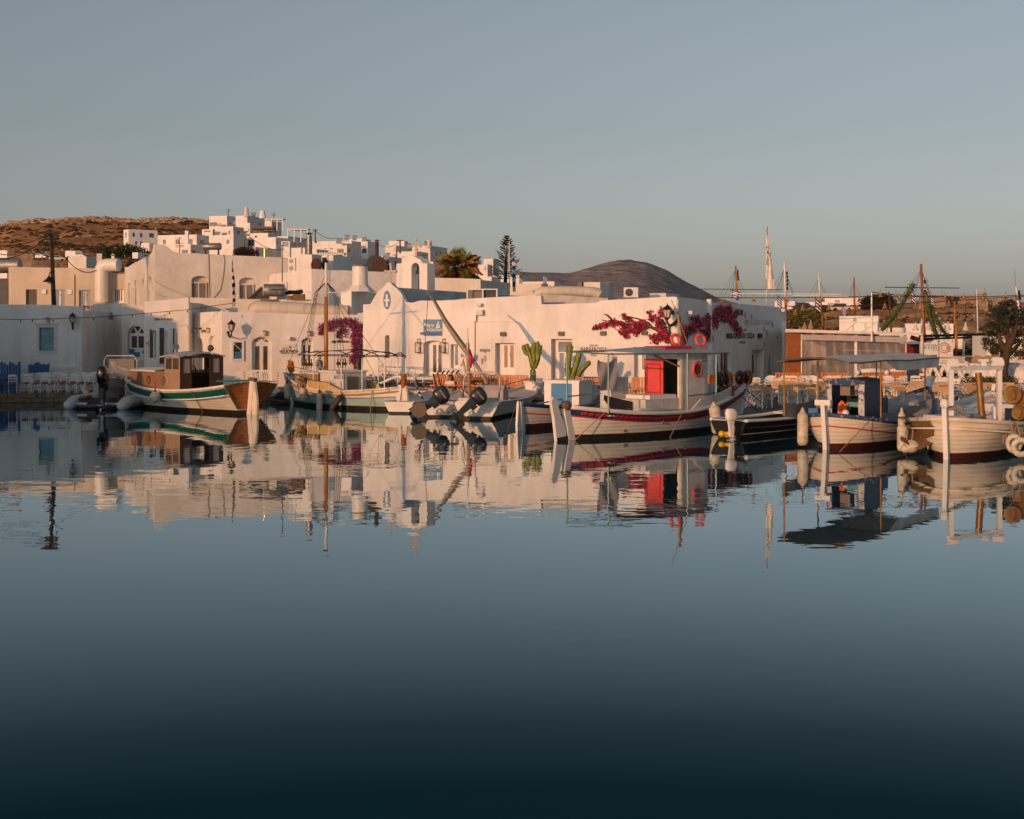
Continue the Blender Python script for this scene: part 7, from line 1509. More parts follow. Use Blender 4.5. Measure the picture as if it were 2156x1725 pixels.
# ---------------------------------------------------------------- chairs and tables
def chair(kind,label,m,seatm,simple=False):
    t = thing('chair',label,'chair',(0,0,-50))
    if kind == 'ladder':
        MB().box(-.21,.21,-.2,.2,.44,.475).build('seat',seatm,t)
        for x in (-.2,.2): MB().tube([(x*1.02,.21,0),(x,.2,.46),(x*.98,.26,.92)],[.018,.021,.016],5).build('leg',m,t); MB().tube([(x,-.19,0),(x,-.19,.47)],[.017,.022],5).build('leg',m,t)
        b = MB().prism(lambda a,z,y: Vector((a,.255+y,z)),[[(-.2,.82),(.2,.82),(.2,.88),(.1,.93),(-.1,.93),(-.2,.88)]],-.012,.012); b.box(-.2,.2,.23,.25,.70,.75); b.box(-.2,.2,.215,.235,.58,.62); b.build('backrest',m,t)
        b = MB()
        for z in (.14,.28): b.box(-.2,.2,-.2,-.18,z,z+.022); b.box(-.21,-.19,-.19,.2,z+.03,z+.05); b.box(.19,.21,-.19,.2,z+.03,z+.05)
        b.build('stretcher',m,t)
    elif kind == 'wicker':
        MB().box(-.22,.22,-.22,.22,.43,.47).build('seat',WICK,t)
        for x in (-.19,.19): MB().tube([(x*1.05,.33,0),(x,.29,.45),(x,.33,.72)],[.024,.03,.024],4).build('leg',CHW,t); MB().tube([(x,-.22,0),(x,-.22,.46)],[.02,.028],4).build('leg',CHW,t)
        MB().prism(lambda a,z,y: Vector((a,.245+.05*(z-.5)+y,z)),[[(-.22,.57),(.22,.57),(.24,.83),(.22,.86),(-.22,.86),(-.24,.83)]],-.03,.02).build('backrest',WICK,t)
        b = MB(); b.box(-.25,.25,-.235,-.205,.36,.41); b.box(-.265,-.235,-.2,.22,.36,.41); b.box(.235,.265,-.2,.22,.36,.41); b.build('apron',CHW,t)
    remember(t); return t
def table(label,m,r=.38,h=.75,cross=False,top=None):
    t = thing('table',label,'table',(0,0,-50))
    MB().box(-r,r,-r,r,h-.035,h).build('tabletop',top or m,t); 
    if cross:
        for s in (-1,1): MB().bar((-r*.8,s*r*.6,0),(r*.8,s*r*.6,h-.04),.05).build('leg',m,t); MB().bar((r*.8,s*r*.6+.05,0),(-r*.8,s*r*.6+.05,h-.04),.05).build('leg',m,t)
    else:
        MB().box(-r+.04,r-.04,-r+.04,r-.04,h-.13,h-.036).build('apron',m,t)
        for x in (-r+.05,r-.05):
            for y in (-r+.05,r-.05): MB().box(x-.025,x+.025,y-.025,y+.025,0,h-.131).build('leg',m,t)
    remember(t); return t
cw = chair('ladder','w',CHW,RUSH); cb = chair('ladder','b',CHB,RUSH); cd = chair('ladder','d',CHD,RUSH); ck = chair('wicker','k',CHW,WICK)
tw = table('tw',CHW); td = table('td',CHD); tx = table('tx',CHW,.45,.74,True,WPAINT)
def put(proto,x,y,rz,label,group,s=None):
    c = place(proto,(x,y,GZ+.005),rz+rnd.uniform(-.06,.06),label,s); c['group'] = group; return c
LW = ['white ladder back chair in the '+r_+' packed row on the left shaded terrace' for r_ in ('front','second','third','rearmost')]; LG = 'white chairs on the left terrace'
for j,y in enumerate((70.1,71.4,72.7,74.0)):
    for i in range(18):
        x = -24.4+i*.46+rnd.uniform(-.1,.1)+j*.12
        if x > -16.4: continue
        if j == 0 and x > -16.6: continue
        put(cw,x,y+rnd.uniform(-.12,.12),rnd.choice((0,math.pi,1.57,-1.57,.2)),LW[j],LG)
for i in range(7): put(tw,-23.4+i*1.15,73.35,0,'square white table between the packed white chairs on the left','white tables on the left terrace')
for x,y,r_ in ((-25.3,69.9,0),(-24.65,69.8,1.57),(-25.9,70.3,3.1),(-26.3,69.8,0),(-26.0,70.8,0),(-25.2,70.9,3.1)): put(cd,x,y,r_,'deep blue ladder back chair around the blue table at the left edge','blue chairs at the left edge')
put(td,-25.0,70.4,0,'small deep blue table at the left edge of the terrace','blue tables'); put(td,-26.6,70.9,0,'deep blue table cut by the left edge of the view','blue tables')
t = thing('blue_gate','dark blue wooden bin fence behind the blue chairs','fence',(X(25,75),75,GZ))
for i in range(7): MB().box(X(1+i*6.2,75),X(6.2+i*6.2,75),74.97,75.0,GZ,Z(762+3*(i % 3)+(4 if i > 8 else 0),75)).build('plank',CHD,t,True)
t = thing('blue_bench_back','blue scalloped wooden bench back against the quay house','bench',(X(155,75.5),75.5,GZ))
u = lambda x,y: (X(q('2',x,0)[0],75.5),Z(q('2',0,y)[1],75.5))
MB().prism(lambda a,z,y: Vector((a,75.5+y,z)),[[u(350,900),u(350,800),u(372,792),u(395,800),u(420,792),u(440,770),u(460,765),u(480,772),u(505,796),u(545,790),u(575,800),u(600,780),u(608,790),u(605,900)]],0,.05).build('backboard',CHD,t,True); MB().box(X(60,75.3),X(103,75.3),75.0,75.45,GZ+.42,GZ+.46).build('seat',CHD,t,True)
t = thing('timber_goal','empty white timber frame standing by the quay house wall','frame',(X(75,75.8),75.8,GZ)); fr_ = lambda a,b_: MB().bar(a,b_,.09).build('bar',WPAINT,t,True)
fr_(P(56.5,812,75.8),P(56.5,750,75.8)); fr_(P(56.5,750,75.8),P(84,750.5,75.8))
t = thing('upturned_table','white table stacked upside down with four legs up on the left terrace','table',(X(138,74.6),74.6,GZ)); MB().box(X(111,74.6),X(168,74.6),74.2,75.0,Z(771,74.6),Z(768,74.6)).build('tabletop',CHW,t,True)
for x in (715,757,868,912): MB().bar(P(*q('2',x,800),74.7),P(*q('2',x,700),74.7),.06).build('leg',CHW,t,True)
# chairs by the tavern
for x,u_,d_,r_,pr,lb in ((0,503,74.3,0,cw,'white chair just behind the green striped boat stern'),(0,552,73.9,1.6,cb,'pale blue chair with a rush seat standing apart by the taverna door'),(0,575,73.5,-1.5,cw,'white chair to the right of the lone pale blue chair'),(0,520,74.4,0,cw,'white chair in front of the taverna door, left of the slatted seat'),
        (0,620,74.2,.3,cw,'white chair behind the bow of the sailing boat'),(0,642,74.0,0,cw,'white chair beside the standing man'),(0,716,74.6,0,cw,'white chair behind the sailing boat cabin'),(0,735,74.4,3.1,cw,'white chair below the purple flowers')): put(pr,X(u_,d_),d_,r_,lb,'chairs before the taverna')
for u_,d_,lb in ((654,73.8,'white table right behind the standing man'),(726,74,'white table below the purple flowers')): put(tw,X(u_,d_),d_,0,lb,'tables before the taverna')
t = thing('slatted_chair','white slatted garden seat before the taverna door','chair',(X(548,74.2),74.2,GZ)); MB().box(-.5,.5,-.25,.25,.42,.47).build('seat',CHW,t); MB().box(-.52,.52,.2,.25,.95,1.02).build('top_rail',CHW,t); [MB().box(-.5+i*.1,-.44+i*.1,.21,.24,.5,.95).build('slat',CHW,t) for i in range(10)]; [MB().box(x-.03,x+.03,y-.03,y+.03,0,.42).build('leg',CHW,t) for x in (-.45,.45) for y in (-.2,.2)]
# pale blue chairs and white tables along the chapel
for i in range(13):
    u_ = 775+i*13.5; d_ = 71.6-.35*(i % 3)-i*.05
    put(cb if i % 4 else cw,X(u_,d_),d_,rnd.choice((1.57,-1.57,1.4)),'pale blue chair with a rush seat in the row before the chapel','pale blue chairs before the chapel')
    if i % 2: put(cb,X(u_+4,70.6),70.7,rnd.choice((1.57,0,-1.57)),'pale blue chair with a rush seat in the row before the chapel','pale blue chairs before the chapel')
for i in range(7): put(tw,X(782+i*25,71.3),71.3-i*.12,0,'white square table in the row before the chapel','white tables before the chapel',1.05)
# right terrace: wicker chairs in front, white chairs behind
WG = 'wicker chairs with white legs on the right terrace'; HG = 'white ladder back chairs on the right terrace'
rows = ((57.2,ck,1590),(59.6,ck,1575),(62.0,ck,1565),(64.4,cw,1560),(66.6,cw,1600),(68.8,cw,1640))
for r_i,(d_,pr,us) in enumerate(rows):
    x = X(us,d_); k = 0
    while x < X(2175,d_):
        rn = ('first','second','third','fourth','fifth','sixth')[r_i]; lbl = ('wicker backed chair with white legs around the %s table row of the right terrace','white ladder back chair around the %s table row of the right terrace')[pr is cw] % rn; gp = HG if pr is cw else WG
        jj = rnd.uniform(-.15,.15)
        if r_i < 4 or k % 2 == 0:
            put(tx,x,d_+.62+jj*.3,0,'white crossed leg table in the %s table row of the right terrace' % rn,'crossed leg tables on the right terrace')
        for dx in (-.36,.36):
            if rnd.random() < .85: put(pr,x+dx+jj*.3,d_-.12+rnd.uniform(-.3,.1),math.pi+rnd.uniform(-.5,.5),lbl,gp)
        for dx in (-.30,.30):
            if r_i < 5 and rnd.random() < .7: put(pr,x+dx,d_+1.35+rnd.uniform(-.1,.1),rnd.uniform(-.3,.3),lbl,gp)
        if k % 3 == 1: put(pr,x+.78,d_+.6,-1.5,lbl,gp)
        x += 1.85+rnd.uniform(-.05,.25); k += 1
for o in (cw,cb,cd,ck,tw,td,tx):
    for ch in list(KIDS[o.name]): bpy.data.objects.remove(ch)
    bpy.data.objects.remove(o)
for u_,d_,lb in ((1535,63.5,'orange topped low table left of the first wicker chairs'),(1760,71.0,'long orange table before the bar'),(1000,69.2,'round orange table before the long slatted bench'),(1228,66.0,'round orange table before the bench by the cacti')):
    t = thing('wood_table',lb,'table',(X(u_,d_),d_,GZ)); MB().lathe([(.85,.70),(.85,.74)],20,sx=1.2).build('tabletop',BENCH,t)
    for s in (-1,1): MB().bar((-.5*s,-.3,0),(.5*s,-.3,.7),.08).build('leg',BENCH,t); MB().bar((-.5*s,.3,0),(.5*s,.3,.7),.08).build('leg',BENCH,t)
t = thing('folding_chair','canvas folding chair by the table at the cacti','chair',(X(1260,65.2),65.2,GZ)); MB().box(-.25,.25,-.2,.2,.42,.45).build('seat',WICK,t); MB().box(-.25,.25,.2,.23,.6,.9).build('backrest',WICK,t); [MB().bar((x,-.2*s,0),(x,.2*s,.9 if s > 0 else .45),.04).build('leg',PALEW,t) for x in (-.25,.25) for s in (-1,1)]
# stacked white trestles
for i,x in enumerate((1952,1976,2000,2024,2046)):
    t = thing('trestle',('first','second','third','fourth','fifth')[i]+' white crossed leg trestle from the left below the posters','trestle',P(x,812,66),0,'white trestles below the posters')
    for s in (-1,1): MB().bar(P(x-s*11,812,66+s*.1),P(x+s*13,767,66+s*.1),.14).build('leg',CHW,t,True)
    MB().bar(P(x-16,789,66),P(x+16,789,66),.1).build('crossbar',CHW,t,True); MB().bar(P(x-14,767,66),P(x+16,768,66),.09).build('top_bar',CHW,t,True)
# barrel, planter, whitewashed rocks and tree
t = thing('barrel','wooden barrel behind the white trestles','barrel',P(1957,806,68)); MB().lathe([(.36,0),(.45,.3),(.47,.5),(.45,.75),(.37,1.0)],16).build('staves',MAST,t,smooth=True); [MB().torus((0,0,z),r_,.015,18,4).build('hoop',RUST,t) for z,r_ in ((.2,.43),(.5,.475),(.82,.43))]
t = thing('rock_ring','whitewashed rocks around the foot of the olive tree','rocks',P(2108,800,66))
for i in range(16):
    u_,v_,d_ = 2070+i*5.5,790-8*math.sin(i/15*3.1)+rnd.uniform(-4,3),65.5+rnd.uniform(-.5,.5); c_ = P(u_,v_,d_); r_ = rnd.uniform(.3,.5); b = MB(); b.ball((0,0,0),r_,9,6,sx=1.2); b.v = [c_+v*(1+.35*noise.noise(v*4+Vector((i,0,0)))) for v in b.v]; b.build('rock',PL,t,True,smooth='all')
t = thing('planter','long orange planter with a low green hedge','planter',P(2085,815,62)); a0,a1 = P(2035,812,62),P(2135,812,62); MB().box(a0.x,a1.x,61.8,62.3,GZ+.6,GZ+.85).build('box',BENCH,t,True)
def leafball(c,r,n,ls,b,sq=1.0,fl=0.0):
    for _ in range(n):
        v = Vector((rnd.gauss(0,1),rnd.gauss(0,1),rnd.gauss(0,1))).normalized()*r*rnd.uniform(.55,1.05); v.z *= sq; p_ = Vector(c)+v
        a = Vector((rnd.gauss(0,1),rnd.gauss(0,1),rnd.gauss(0,1)-fl)).normalized()*ls*rnd.uniform(.6,1.3); s_ = a.orthogonal().normalized()*ls*rnd.uniform(.2,.4)
        b.add([p_-a*.5,p_+s_*.5,p_+a*.5,p_-s_*.5],[(0,1,2,3)])
b = MB(); [leafball((a0.x+(a1.x-a0.x)*i/14,62,GZ+.95),.25,90,.12,b,.7) for i in range(15)]; tag(b.build('hedge_leaves',LEAF,t,True,fix=False),kind='stuff')
def tree(label,base,limbs,clumps,m,bark=TRUNK,ls=.16,n=260,name='olive_tree',fl=0):
    t = thing(name,label,'tree',base); b = MB()
    for pts,rr in limbs: b.tube(pts,rr,8)
    b.build('trunk',bark,t,True,smooth='all'); c = MB()
    for (p_,r_) in clumps: leafball(p_,r_,int(n*r_*r_*4)+30,ls,c,.85,fl)
    tag(c.build('crown',m,t,True,fix=False),kind='stuff'); return t
Q = lambda x,y,d=64: P(*q('f',x,y),d)
cl = []
for x,y,r_ in ((1850,1080,.8),(1950,1040,.9),(2060,1110,.9),(1780,1180,.7),(1720,1270,.6),(1760,1400,.7),(1740,1500,.6),(1850,1230,.7),(1960,1180,.8),(2080,1240,.8),(2120,1380,.7),(2100,1520,.7),(2000,1590,.5),(1880,1340,.6),(2050,1400,.6),(1680,1440,.4),(1900,980,.4),(1830,1060,.5),(1990,960,.4),(2150,1150,.8),(1800,1560,.4),(2140,1600,.5)):
    cl.append((Q(x,y,64+rnd.uniform(-.9,.9)),r_*.55))
tree('dark olive tree with twisted trunk on the whitewashed rocks',Q(1900,1940),[([Q(1895,1960),Q(1885,1800),Q(1915,1640),Q(1960,1480),Q(2010,1400),Q(2060,1250),Q(2090,1150)],[.3,.26,.24,.2,.15,.08,.03]),([Q(1915,1640),Q(1900,1520),Q(1850,1400),Q(1840,1250),Q(1880,1120)],[.2,.16,.1,.06,.03]),([Q(1960,1480),Q(1950,1330),Q(1960,1150),Q(1950,1030)],[.12,.1,.05,.02]),([Q(1925,1600),Q(2040,1530),Q(2120,1440)],[.12,.09,.05]),([Q(1900,1550),Q(1820,1480),Q(1740,1420)],[.09,.06,.03])],cl,LEAFO,ls=.2,n=230)
b = []
for i in range(9): b.append((P(*q('1',1310+i*54+rnd.uniform(-20,20),585+22*math.sin(i)+rnd.uniform(-12,12)),350),1.9+rnd.uniform(-.4,.4)))
tree('dense dark green bush cluster on the slope below the blue shuttered house',P(*q('1',1560,640),350),[([P(*q('1',1560,660),350),P(*q('1',1560,560),350)],[.5,.3])],b,LEAF,ls=1.0,n=9,name='hillside_bush')
tree('dark shrub on the parapet below the summit houses',P(*q('3',1180,620),120),[([P(*q('3',1180,640),120),P(*q('3',1180,590),120)],[.1,.05])],[(P(*q('3',1110+i*28,606+rnd.uniform(-8,8)),120),.7) for i in range(6)],SHRUB,ls=.25,n=130,name='shrub')
for i,(x,y,r_) in enumerate(((1500,1150,1.6),(1470,1200,1.2),(1690,1150,1.5),(1560,1210,1.2))): tree(('upper left','lower left','right','lower middle')[i]+' yellowish bush behind the folded parasols',P(*q('d',x,y+60),110),[([P(*q('d',x,y+90),110),P(*q('d',x,y),110)],[.15,.05])],[(P(*q('d',x+rnd.uniform(-25,25),y+rnd.uniform(-25,25)),110+rnd.uniform(-.5,.5)),r_*.6) for _ in range(6)],mat('yellow_green',(.22,.19,.05),.7,c2=(.1,.09,.03),vscale=2) if i == 0 else MATS['yellow_green'],ls=.35,n=60,name='bush')
tree('dark bush on the ridge of the right slope',P(*q('f',400,1000),240),[([P(*q('f',400,1010),240),P(*q('f',400,950),240)],[.3,.1])],[(P(*q('f',230+i*35,975-30*math.sin(i/8*3)+rnd.uniform(-8,8)),240),1.5) for i in range(8)],SHRUB,ls=.6,n=60,name='bush')
# folded parasols, posters
for i,(x,y0,w_) in enumerate(((1597,1200,45),(1672,1165,42),(1540,1250,35))):
    t = thing('parasol',('middle','tallest','shortest')[i]+' of the three folded beige parasols behind the bar roof','parasol',P(*q('d',x,1300),90),0,'folded beige parasols'); r_ = w_*.1709*90/F; h = (1290-y0)*.1709*90/F
    pr = [(r_,0),(r_*.8,h*.3),(r_*.45,h*.7),(.05,h)]; b = MB(); b.lathe(pr,14); b.v = [Vector((v.x*(1+.2*math.sin(math.atan2(v.y,v.x)*6)),v.y,v.z)) for v in b.v]; b.build('folded_canopy',PALEW,t,smooth='all'); MB().tube([(0,0,-1.8),(0,0,h+.1)],.04,6).build('pole',OLDW,t)
for i,(x0,x1,y0,y1) in enumerate(((875,1100,1452,1715),(1115,1280,1440,1700))):
    d_ = 74; W_ = Wall(q('f',x0,0)[0],d_,q('f',x1,0)[0],d_+.1); t = thing('poster_stand',('white poster with grey script and small photographs' if i == 0 else 'white poster with a round red crest and dark red bars'),'poster',P(q('f',x0,0)[0],800,d_))
    (a,z1_),(a2,z0_) = W_.q('f',x0,y0),W_.q('f',x1,y1); MB().prism(W_.w,[rect(0,z0_,W_.L,z1_)],0,.03).build('board',WPAINT,t,True)
    if i == 0:
        text_obj('ΑΓΕΡΡΟΣ',.32,GREENP,t,lambda x,y,z: W_.w(.62+x*.7,W_.q('f',0,1508)[1]+y,-.01-z),shear=.4)
        for k,(xx,m_) in enumerate(((1030,BLK),(1065,OLDW))): MB().prism(W_.w,[rect(*W_.q('f',xx-25,1705),*W_.q('f',xx+18,1600))],-.01,0).build('photo_print',AQUA if k == 0 else m_,t,True)
        for k,y in enumerate((1480,1530,1548)): MB().prism(W_.w,[rect(*W_.q('f',1020,y+4),*W_.q('f',1095,y-2))],-.006,0).build('text_line',FADEB,t,True)
    else:
        c_ = W_.q('f',1170,1515); MB().torus(W_.w(c_[0],c_[1],-.02),.26,.025,18,4,Matrix.Rotation(R(90),3,'X')).build('crest',mat('crest_pink',(.5,.2,.18),.6),t,True)
        MB().torus(W_.w(c_[0],c_[1],-.02),.16,.02,14,4,Matrix.Rotation(R(90),3,'X')).build('crest_ring',MATS['crest_pink'],t,True)
        for k,(y,m_,xa,xb) in enumerate(((1603,MATS['crest_pink'],1195,1262),(1632,STRIPE,1118,1262),(1648,CANV,1120,1262),(1500,FADEB,1215,1265),(1520,FADEB,1215,1262),(1540,FADEB,1215,1265),(1560,FADEB,1215,1255),(1668,FADEB,1130,1200),(1690,FADEB,1130,1215))): MB().prism(W_.w,[rect(*W_.q('f',xa,y+(8 if k in (1,) else 4)),*W_.q('f',xb,y-3))],-.008,0).build('text_line',m_,t,True)
    for a_ in (0,W_.L): MB().bar(W_.w(a_,GZ,.04),W_.w(a_,z1_+.1,.04),.05).build('post',STEEL,t,True)
# large working boat behind the tree, seen in pieces
t = thing('wooden_ship','large white wooden ship with orange door panels behind the olive tree','ship',P(2090,790,72),0)
MB().box(X(2030,72),X(2200,72),72,75,GZ+.2,Z(752,72)).build('hull',HULLW,t,True); MB().box(X(2082,72),X(2200,72),72.3,74.6,Z(752,72),Z(708,72)).build('deckhouse',WPAINT,t,True)
for x0,x1,y0,y1 in ((1752,1838,1520,1710),(2058,2150,1540,1700)): a,b_ = P(*q('f',x0,y1),72.28),P(*q('f',x1,y0),72.28); dr = MB().box(a.x,b_.x,72.22,72.3,a.z,b_.z).build('door',MAST,t,True)
MB().lathe([(.22,-.02),(.22,.02)],14,P(*q('f',1790,1545),72.2),M=Matrix.Rotation(R(90),3,'X')).build('porthole',GLASS,t,True)
for i,x in enumerate((1578,1712)): MB().lathe([(.05,-.05),(.3,-.04),(.3,.04),(.05,.06)],18,P(*q('f',x,1680),71.7),M=Matrix.Rotation(R(90),3,'X')).build('winch_wheel',PALEW,t,True,smooth=True)
MB().bar(P(*q('f',1430,1650),72),P(*q('f',1700,1660),71.8),.2).build('winch_beam',RUST,t,True); MB().bar(P(*q('f',1430,1640),72),P(*q('f',1520,1710),71.8),.12).build('winch_arm',IRON,t,True)
t = thing('long_pergola','long dark flat pergola frame reaching from the posters to the tree','pergola',P(1990,706,77)); MB().tube([P(1935,708,77),P(2075,704,77)],.08,6).build('beam',IRON,t,True); MB().tube([P(1935,714,78),P(2075,710,78)],.06,6).build('beam',IRON,t,True)
for x in (1410,1610): MB().tube([P(*q('f',x,1430),77),P(*q('f',x,1720),77)],.06,6).build('post',WPAINT if x == 1410 else IRON,t,True)
t = thing('red_awning','folded bright red awning roll under the garlands','awning',P(1940,708,80)); a0,a1 = P(*q('f',762,1385),80),P(*q('f',1038,1405),80); MB().tube([a0,a0.lerp(a1,.4)+Vector((0,0,-.1)),a1],[.13,.12,.1],8).build('roll',BRED,t,True,smooth='all'); MB().bar(a0-Vector((0,0,.45)),a1-Vector((0,0,.3)),.12).build('spreader',IRON,t,True)
# ---------------------------------------------------------------- masts and garlands behind
def shipmast(label,c,xb,yb,xt,yt,d,r,m,cross=None,top=None,stays=(),blocks=0):
    r *= .5; a,b_ = P(*q(c,xb,yb),d),P(*q(c,xt,yt),d); t = thing('ship_mast',label,'mast',a); MB().tube([a,b_],[r,r*.6],8).build('mast',m,t,True,smooth='all')
    if top: MB().tube([a.lerp(b_,top),b_+Vector((0,0,.1))],[r*.85,r*.65],8).build('mast_top',WPAINT,t,True,smooth='all')
    if cross: f,w_ = cross; p_ = a.lerp(b_,f); MB().bar(p_-Vector((w_,0,0)),p_+Vector((w_,0,-.05)),.05).build('spreader',IRON if not top else WPAINT,t,True)
    for (x,y) in stays: MB().tube([b_-Vector((0,0,.3)),P(*q(c,x,y),d)],.009,4).build('stay',ROPED,t,True)
    for i in range(blocks): p_ = a.lerp(b_,.62+.3*i/max(1,blocks)); MB().cbox(p_+Vector((r+.05,0,0)),(.1,.1,.2)).build('step',IRON,t,True)
    return t
shipmast('orange mast behind the restaurant roof with a horizontal yard','d',765,930,746,505,105,.2,MAST,(.33,3.4),None,((530,900),(600,900),(660,905),(700,905),(880,905),(830,905)),4)
shipmast('tall brown mast right beside the restaurant corner with a white yard','d',1372,1270,1348,482,92,.2,mat('red_brown_mast',(.30,.09,.03),.5),(.54,3.6),.46,((1215,900),(1240,905),(1290,905),(1480,905),(1500,1010),(1130,905)),5)
shipmast('orange mast with a white top between hotel houses and parasols','d',1825,1290,1765,615,92,.16,MAST,(.62,1.8),.6,((1640,890),(1720,890),(1860,890),(1900,895)))
shipmast('short brown mast before the distant purple hill','f',70,1115,60,648,92,.15,MATS['red_brown_mast'],(.25,1.5),None,((0,830),(20,880),(125,850)))
shipmast('tall red brown mast hung with green leafy garlands','f',940,1700,886,482,84,.24,MATS['red_brown_mast'],(.765,2.2),None,((680,860),(760,900),(800,900),(1000,900),(1240,1390),(1010,900)),3)
shipmast('thin red brown mast inside the left garland','f',520,1320,490,825,90,.13,MATS['red_brown_mast'])
shipmast('pair of yellow wooden masts right of the posters, rear one','f',1300,1400,1300,940,86,.16,MAST,(.68,2.0)); shipmast('thick yellow wooden post in front right of the posters','f',1320,1710,1318,1170,76,.2,MAST)
shipmast('tall thin white pole left of the olive tree','f',1588,1395,1572,785,84,.09,WPAINT); shipmast('pale round cable post before the garland mast','f',898,1640,898,1155,74,.2,PL2)
shipmast('white radar mast with cross yards at the right edge','f',2110,1150,2056,760,80,.16,WPAINT,(.35,1.3),None,((2040,550),(2020,1150),(2180,1150)),3)
def garland(label,pts,r,d):
    t = thing('garland',label,'garland',P(*q('f',*pts[0]),d),0,'green leafy garlands on the mast'); PP = [P(*q('f',x,y),d) for x,y in pts]
    MB().tube(PP,r*.4,6).build('cord',LEAF,t,True); b = MB()
    for a,c in zip(PP,PP[1:]):
        n = int((c-a).length/.16)
        for i in range(n): leafball(a.lerp(c,i/n),r,26,.17,b)
    tag(b.build('leaves',mat('garland_leaf',(.20,.24,.035),.6,c2=(.09,.13,.02),vscale=3) if 'garland_leaf' not in MATS else MATS['garland_leaf'],t,True,fix=False),kind='stuff')
garland('thick leafy garland slanting down to the left from the mast',((795,725),(740,830),(640,990),(530,1150),(400,1300)),.3,84)
garland('leafy garland falling down right of the mast, steeper one',((935,825),(960,950),(985,1060),(1010,1160),(1050,1290),(1090,1400)),.34,83.6)
garland('leafy garland falling down right of the mast, outer one',((955,940),(1040,1060),(1090,1190),(1150,1290),(1230,1400)),.26,83.8)
pole('dark wooden utility pole leaning slightly before the tan house','1',668,330,1225,84,.15,mat('tarred_pole',(.03,.018,.012),.8),arms=((.985,.55),(.95,.4),(.9,.35)),lean=-.045)
UP = P(*q('1',625,350),84)
t = thing('pole_lamp','dark cone street lamp hanging on the utility pole','lamp',P(*q('1',603,945),83.8)); MB().lathe([(.04,.35),(.06,.3),(.12,.2),(.36,0),(.34,-.02)],14,(0,0,0)).build('shade',IRON,t,smooth=True); MB().tube([(0,0,.3),(.05,0,.55),(.35,0,.6)],.03,6).build('bracket',IRON,t); MB().ball((0,0,-.02),.12,8,5).build('bulb',LAMPG,t)
def wire(label,a,b_,sag,r=.022,d=None):
    t = thing('wire',label,'cable',a); MB().tube([Vector(a).lerp(Vector(b_),i/14)-Vector((0,0,sag*4*(i/14)*(1-i/14))) for i in range(15)],r,4).build('strand',ROPED,t,True)
wire('sagging cable from the utility pole to the bracket on the tan house',UP,P(*q('1',1190,805),90),.9,.03); wire('upper cable from the utility pole to the left',UP,P(-20,516,80),.3); wire('lower cable from the utility pole to the left',UP,P(-20,545,78),.5); wire('cable from the utility pole to a house far left',UP,P(-20,530,76),.6)
wire('cable between the wooden poles below the summit',P(*q('3',1165,335),360),P(*q('3',2035,310),395),5,.07); wire('cable from the skyline pole down to the water tank roofs',P(*q('5',188,316),395),P(*q('5',450,404),388),1.0,.07); wire('cable over the hotel roofs',P(*q('5',940,468),350),P(*q('5',1232,445),330),1.2,.06)
# ---------------------------------------------------------------- plants on the walls
def bougain(label,W,stems,clusters,m,n=70,name='bougainvillea',leaf=.25,off=.12):
    t = thing(name,label,'flowering vine',W.w(*W.uv(*stems[0][0]),-off)); b = MB()
    for st in stems:
        pts = [W.w(*W.uv(u,v),-off*(.4+.6*rnd.random())) for u,v in st]; k = len(pts); b.tube(pts,[.05*(1-i/k*.7) for i in range(k)],5)
    b.build('branches',TRUNK,t,True); f = MB(); g_ = MB()
    for (u,v,r) in clusters:
        c = W.w(*W.uv(u,v),-off); rr = r*c.y/F
        for _ in range(int(n*r/11)+6):
            v_ = Vector((rnd.gauss(0,.62),rnd.gauss(0,.25),rnd.gauss(0,.6)))*rr; p_ = c+W.dir*v_.x-W.n*-abs(v_.y)*.8+Vector((0,0,v_.z)); a = Vector((rnd.gauss(0,1),rnd.gauss(0,1),rnd.gauss(0,1))).normalized()*.065; s_ = a.orthogonal().normalized()*.055
            (g_ if rnd.random() < leaf else f).add([p_-a,p_+s_,p_+a,p_-s_],[(0,1,2,3)])
    tag(f.build('blossoms',m,t,True,fix=False),kind='stuff'); tag(g_.build('leaves',LEAF,t,True,fix=False),kind='stuff')
def path_clusters(c,pts,r,k=2,j=6):
    o = []; r *= .85; j *= 1.2
    for (x0,y0),(x1,y1) in zip(pts,pts[1:]):
        n = max(1,int(math.hypot(x1-x0,y1-y0)/30))
        for i in range(n):
            for _ in range(k): u,v = q(c,x0+(x1-x0)*i/n,y0+(y1-y0)*i/n); o.append((u+rnd.uniform(-j,j),v+rnd.uniform(-j,j)*.8,r*rnd.uniform(.6,1.2)))
    return o
cl = path_clusters('6',((560,330),(700,290),(850,270),(940,270),(1060,330)),7,2,4)+path_clusters('6',((600,350),(560,420),(545,470)),5,2,2)+path_clusters('6',((790,400),(750,470)),4,2,3)+path_clusters('6',((930,300),(980,370),(980,480),(990,580),(985,680),(980,780)),8,3,4)+path_clusters('6',((1030,350),(1060,440),(1020,500)),7,3,5)+path_clusters('6',((680,300),(670,400)),4,2,3)+path_clusters('6',((820,330),(830,420)),6,2,4)
S = lambda c,*p: [q(c,x,y) for x,y in p]
bougain('purple bougainvillea trailing over the taverna wall beside the mast',Wf,[S('6',(975,850),(985,600),(960,400),(930,260),(820,290),(700,300),(580,330)),S('6',(930,260),(1000,300),(1070,330)),S('6',(760,400),(800,480),(770,520))],cl,MAGD,34,leaf=.14)
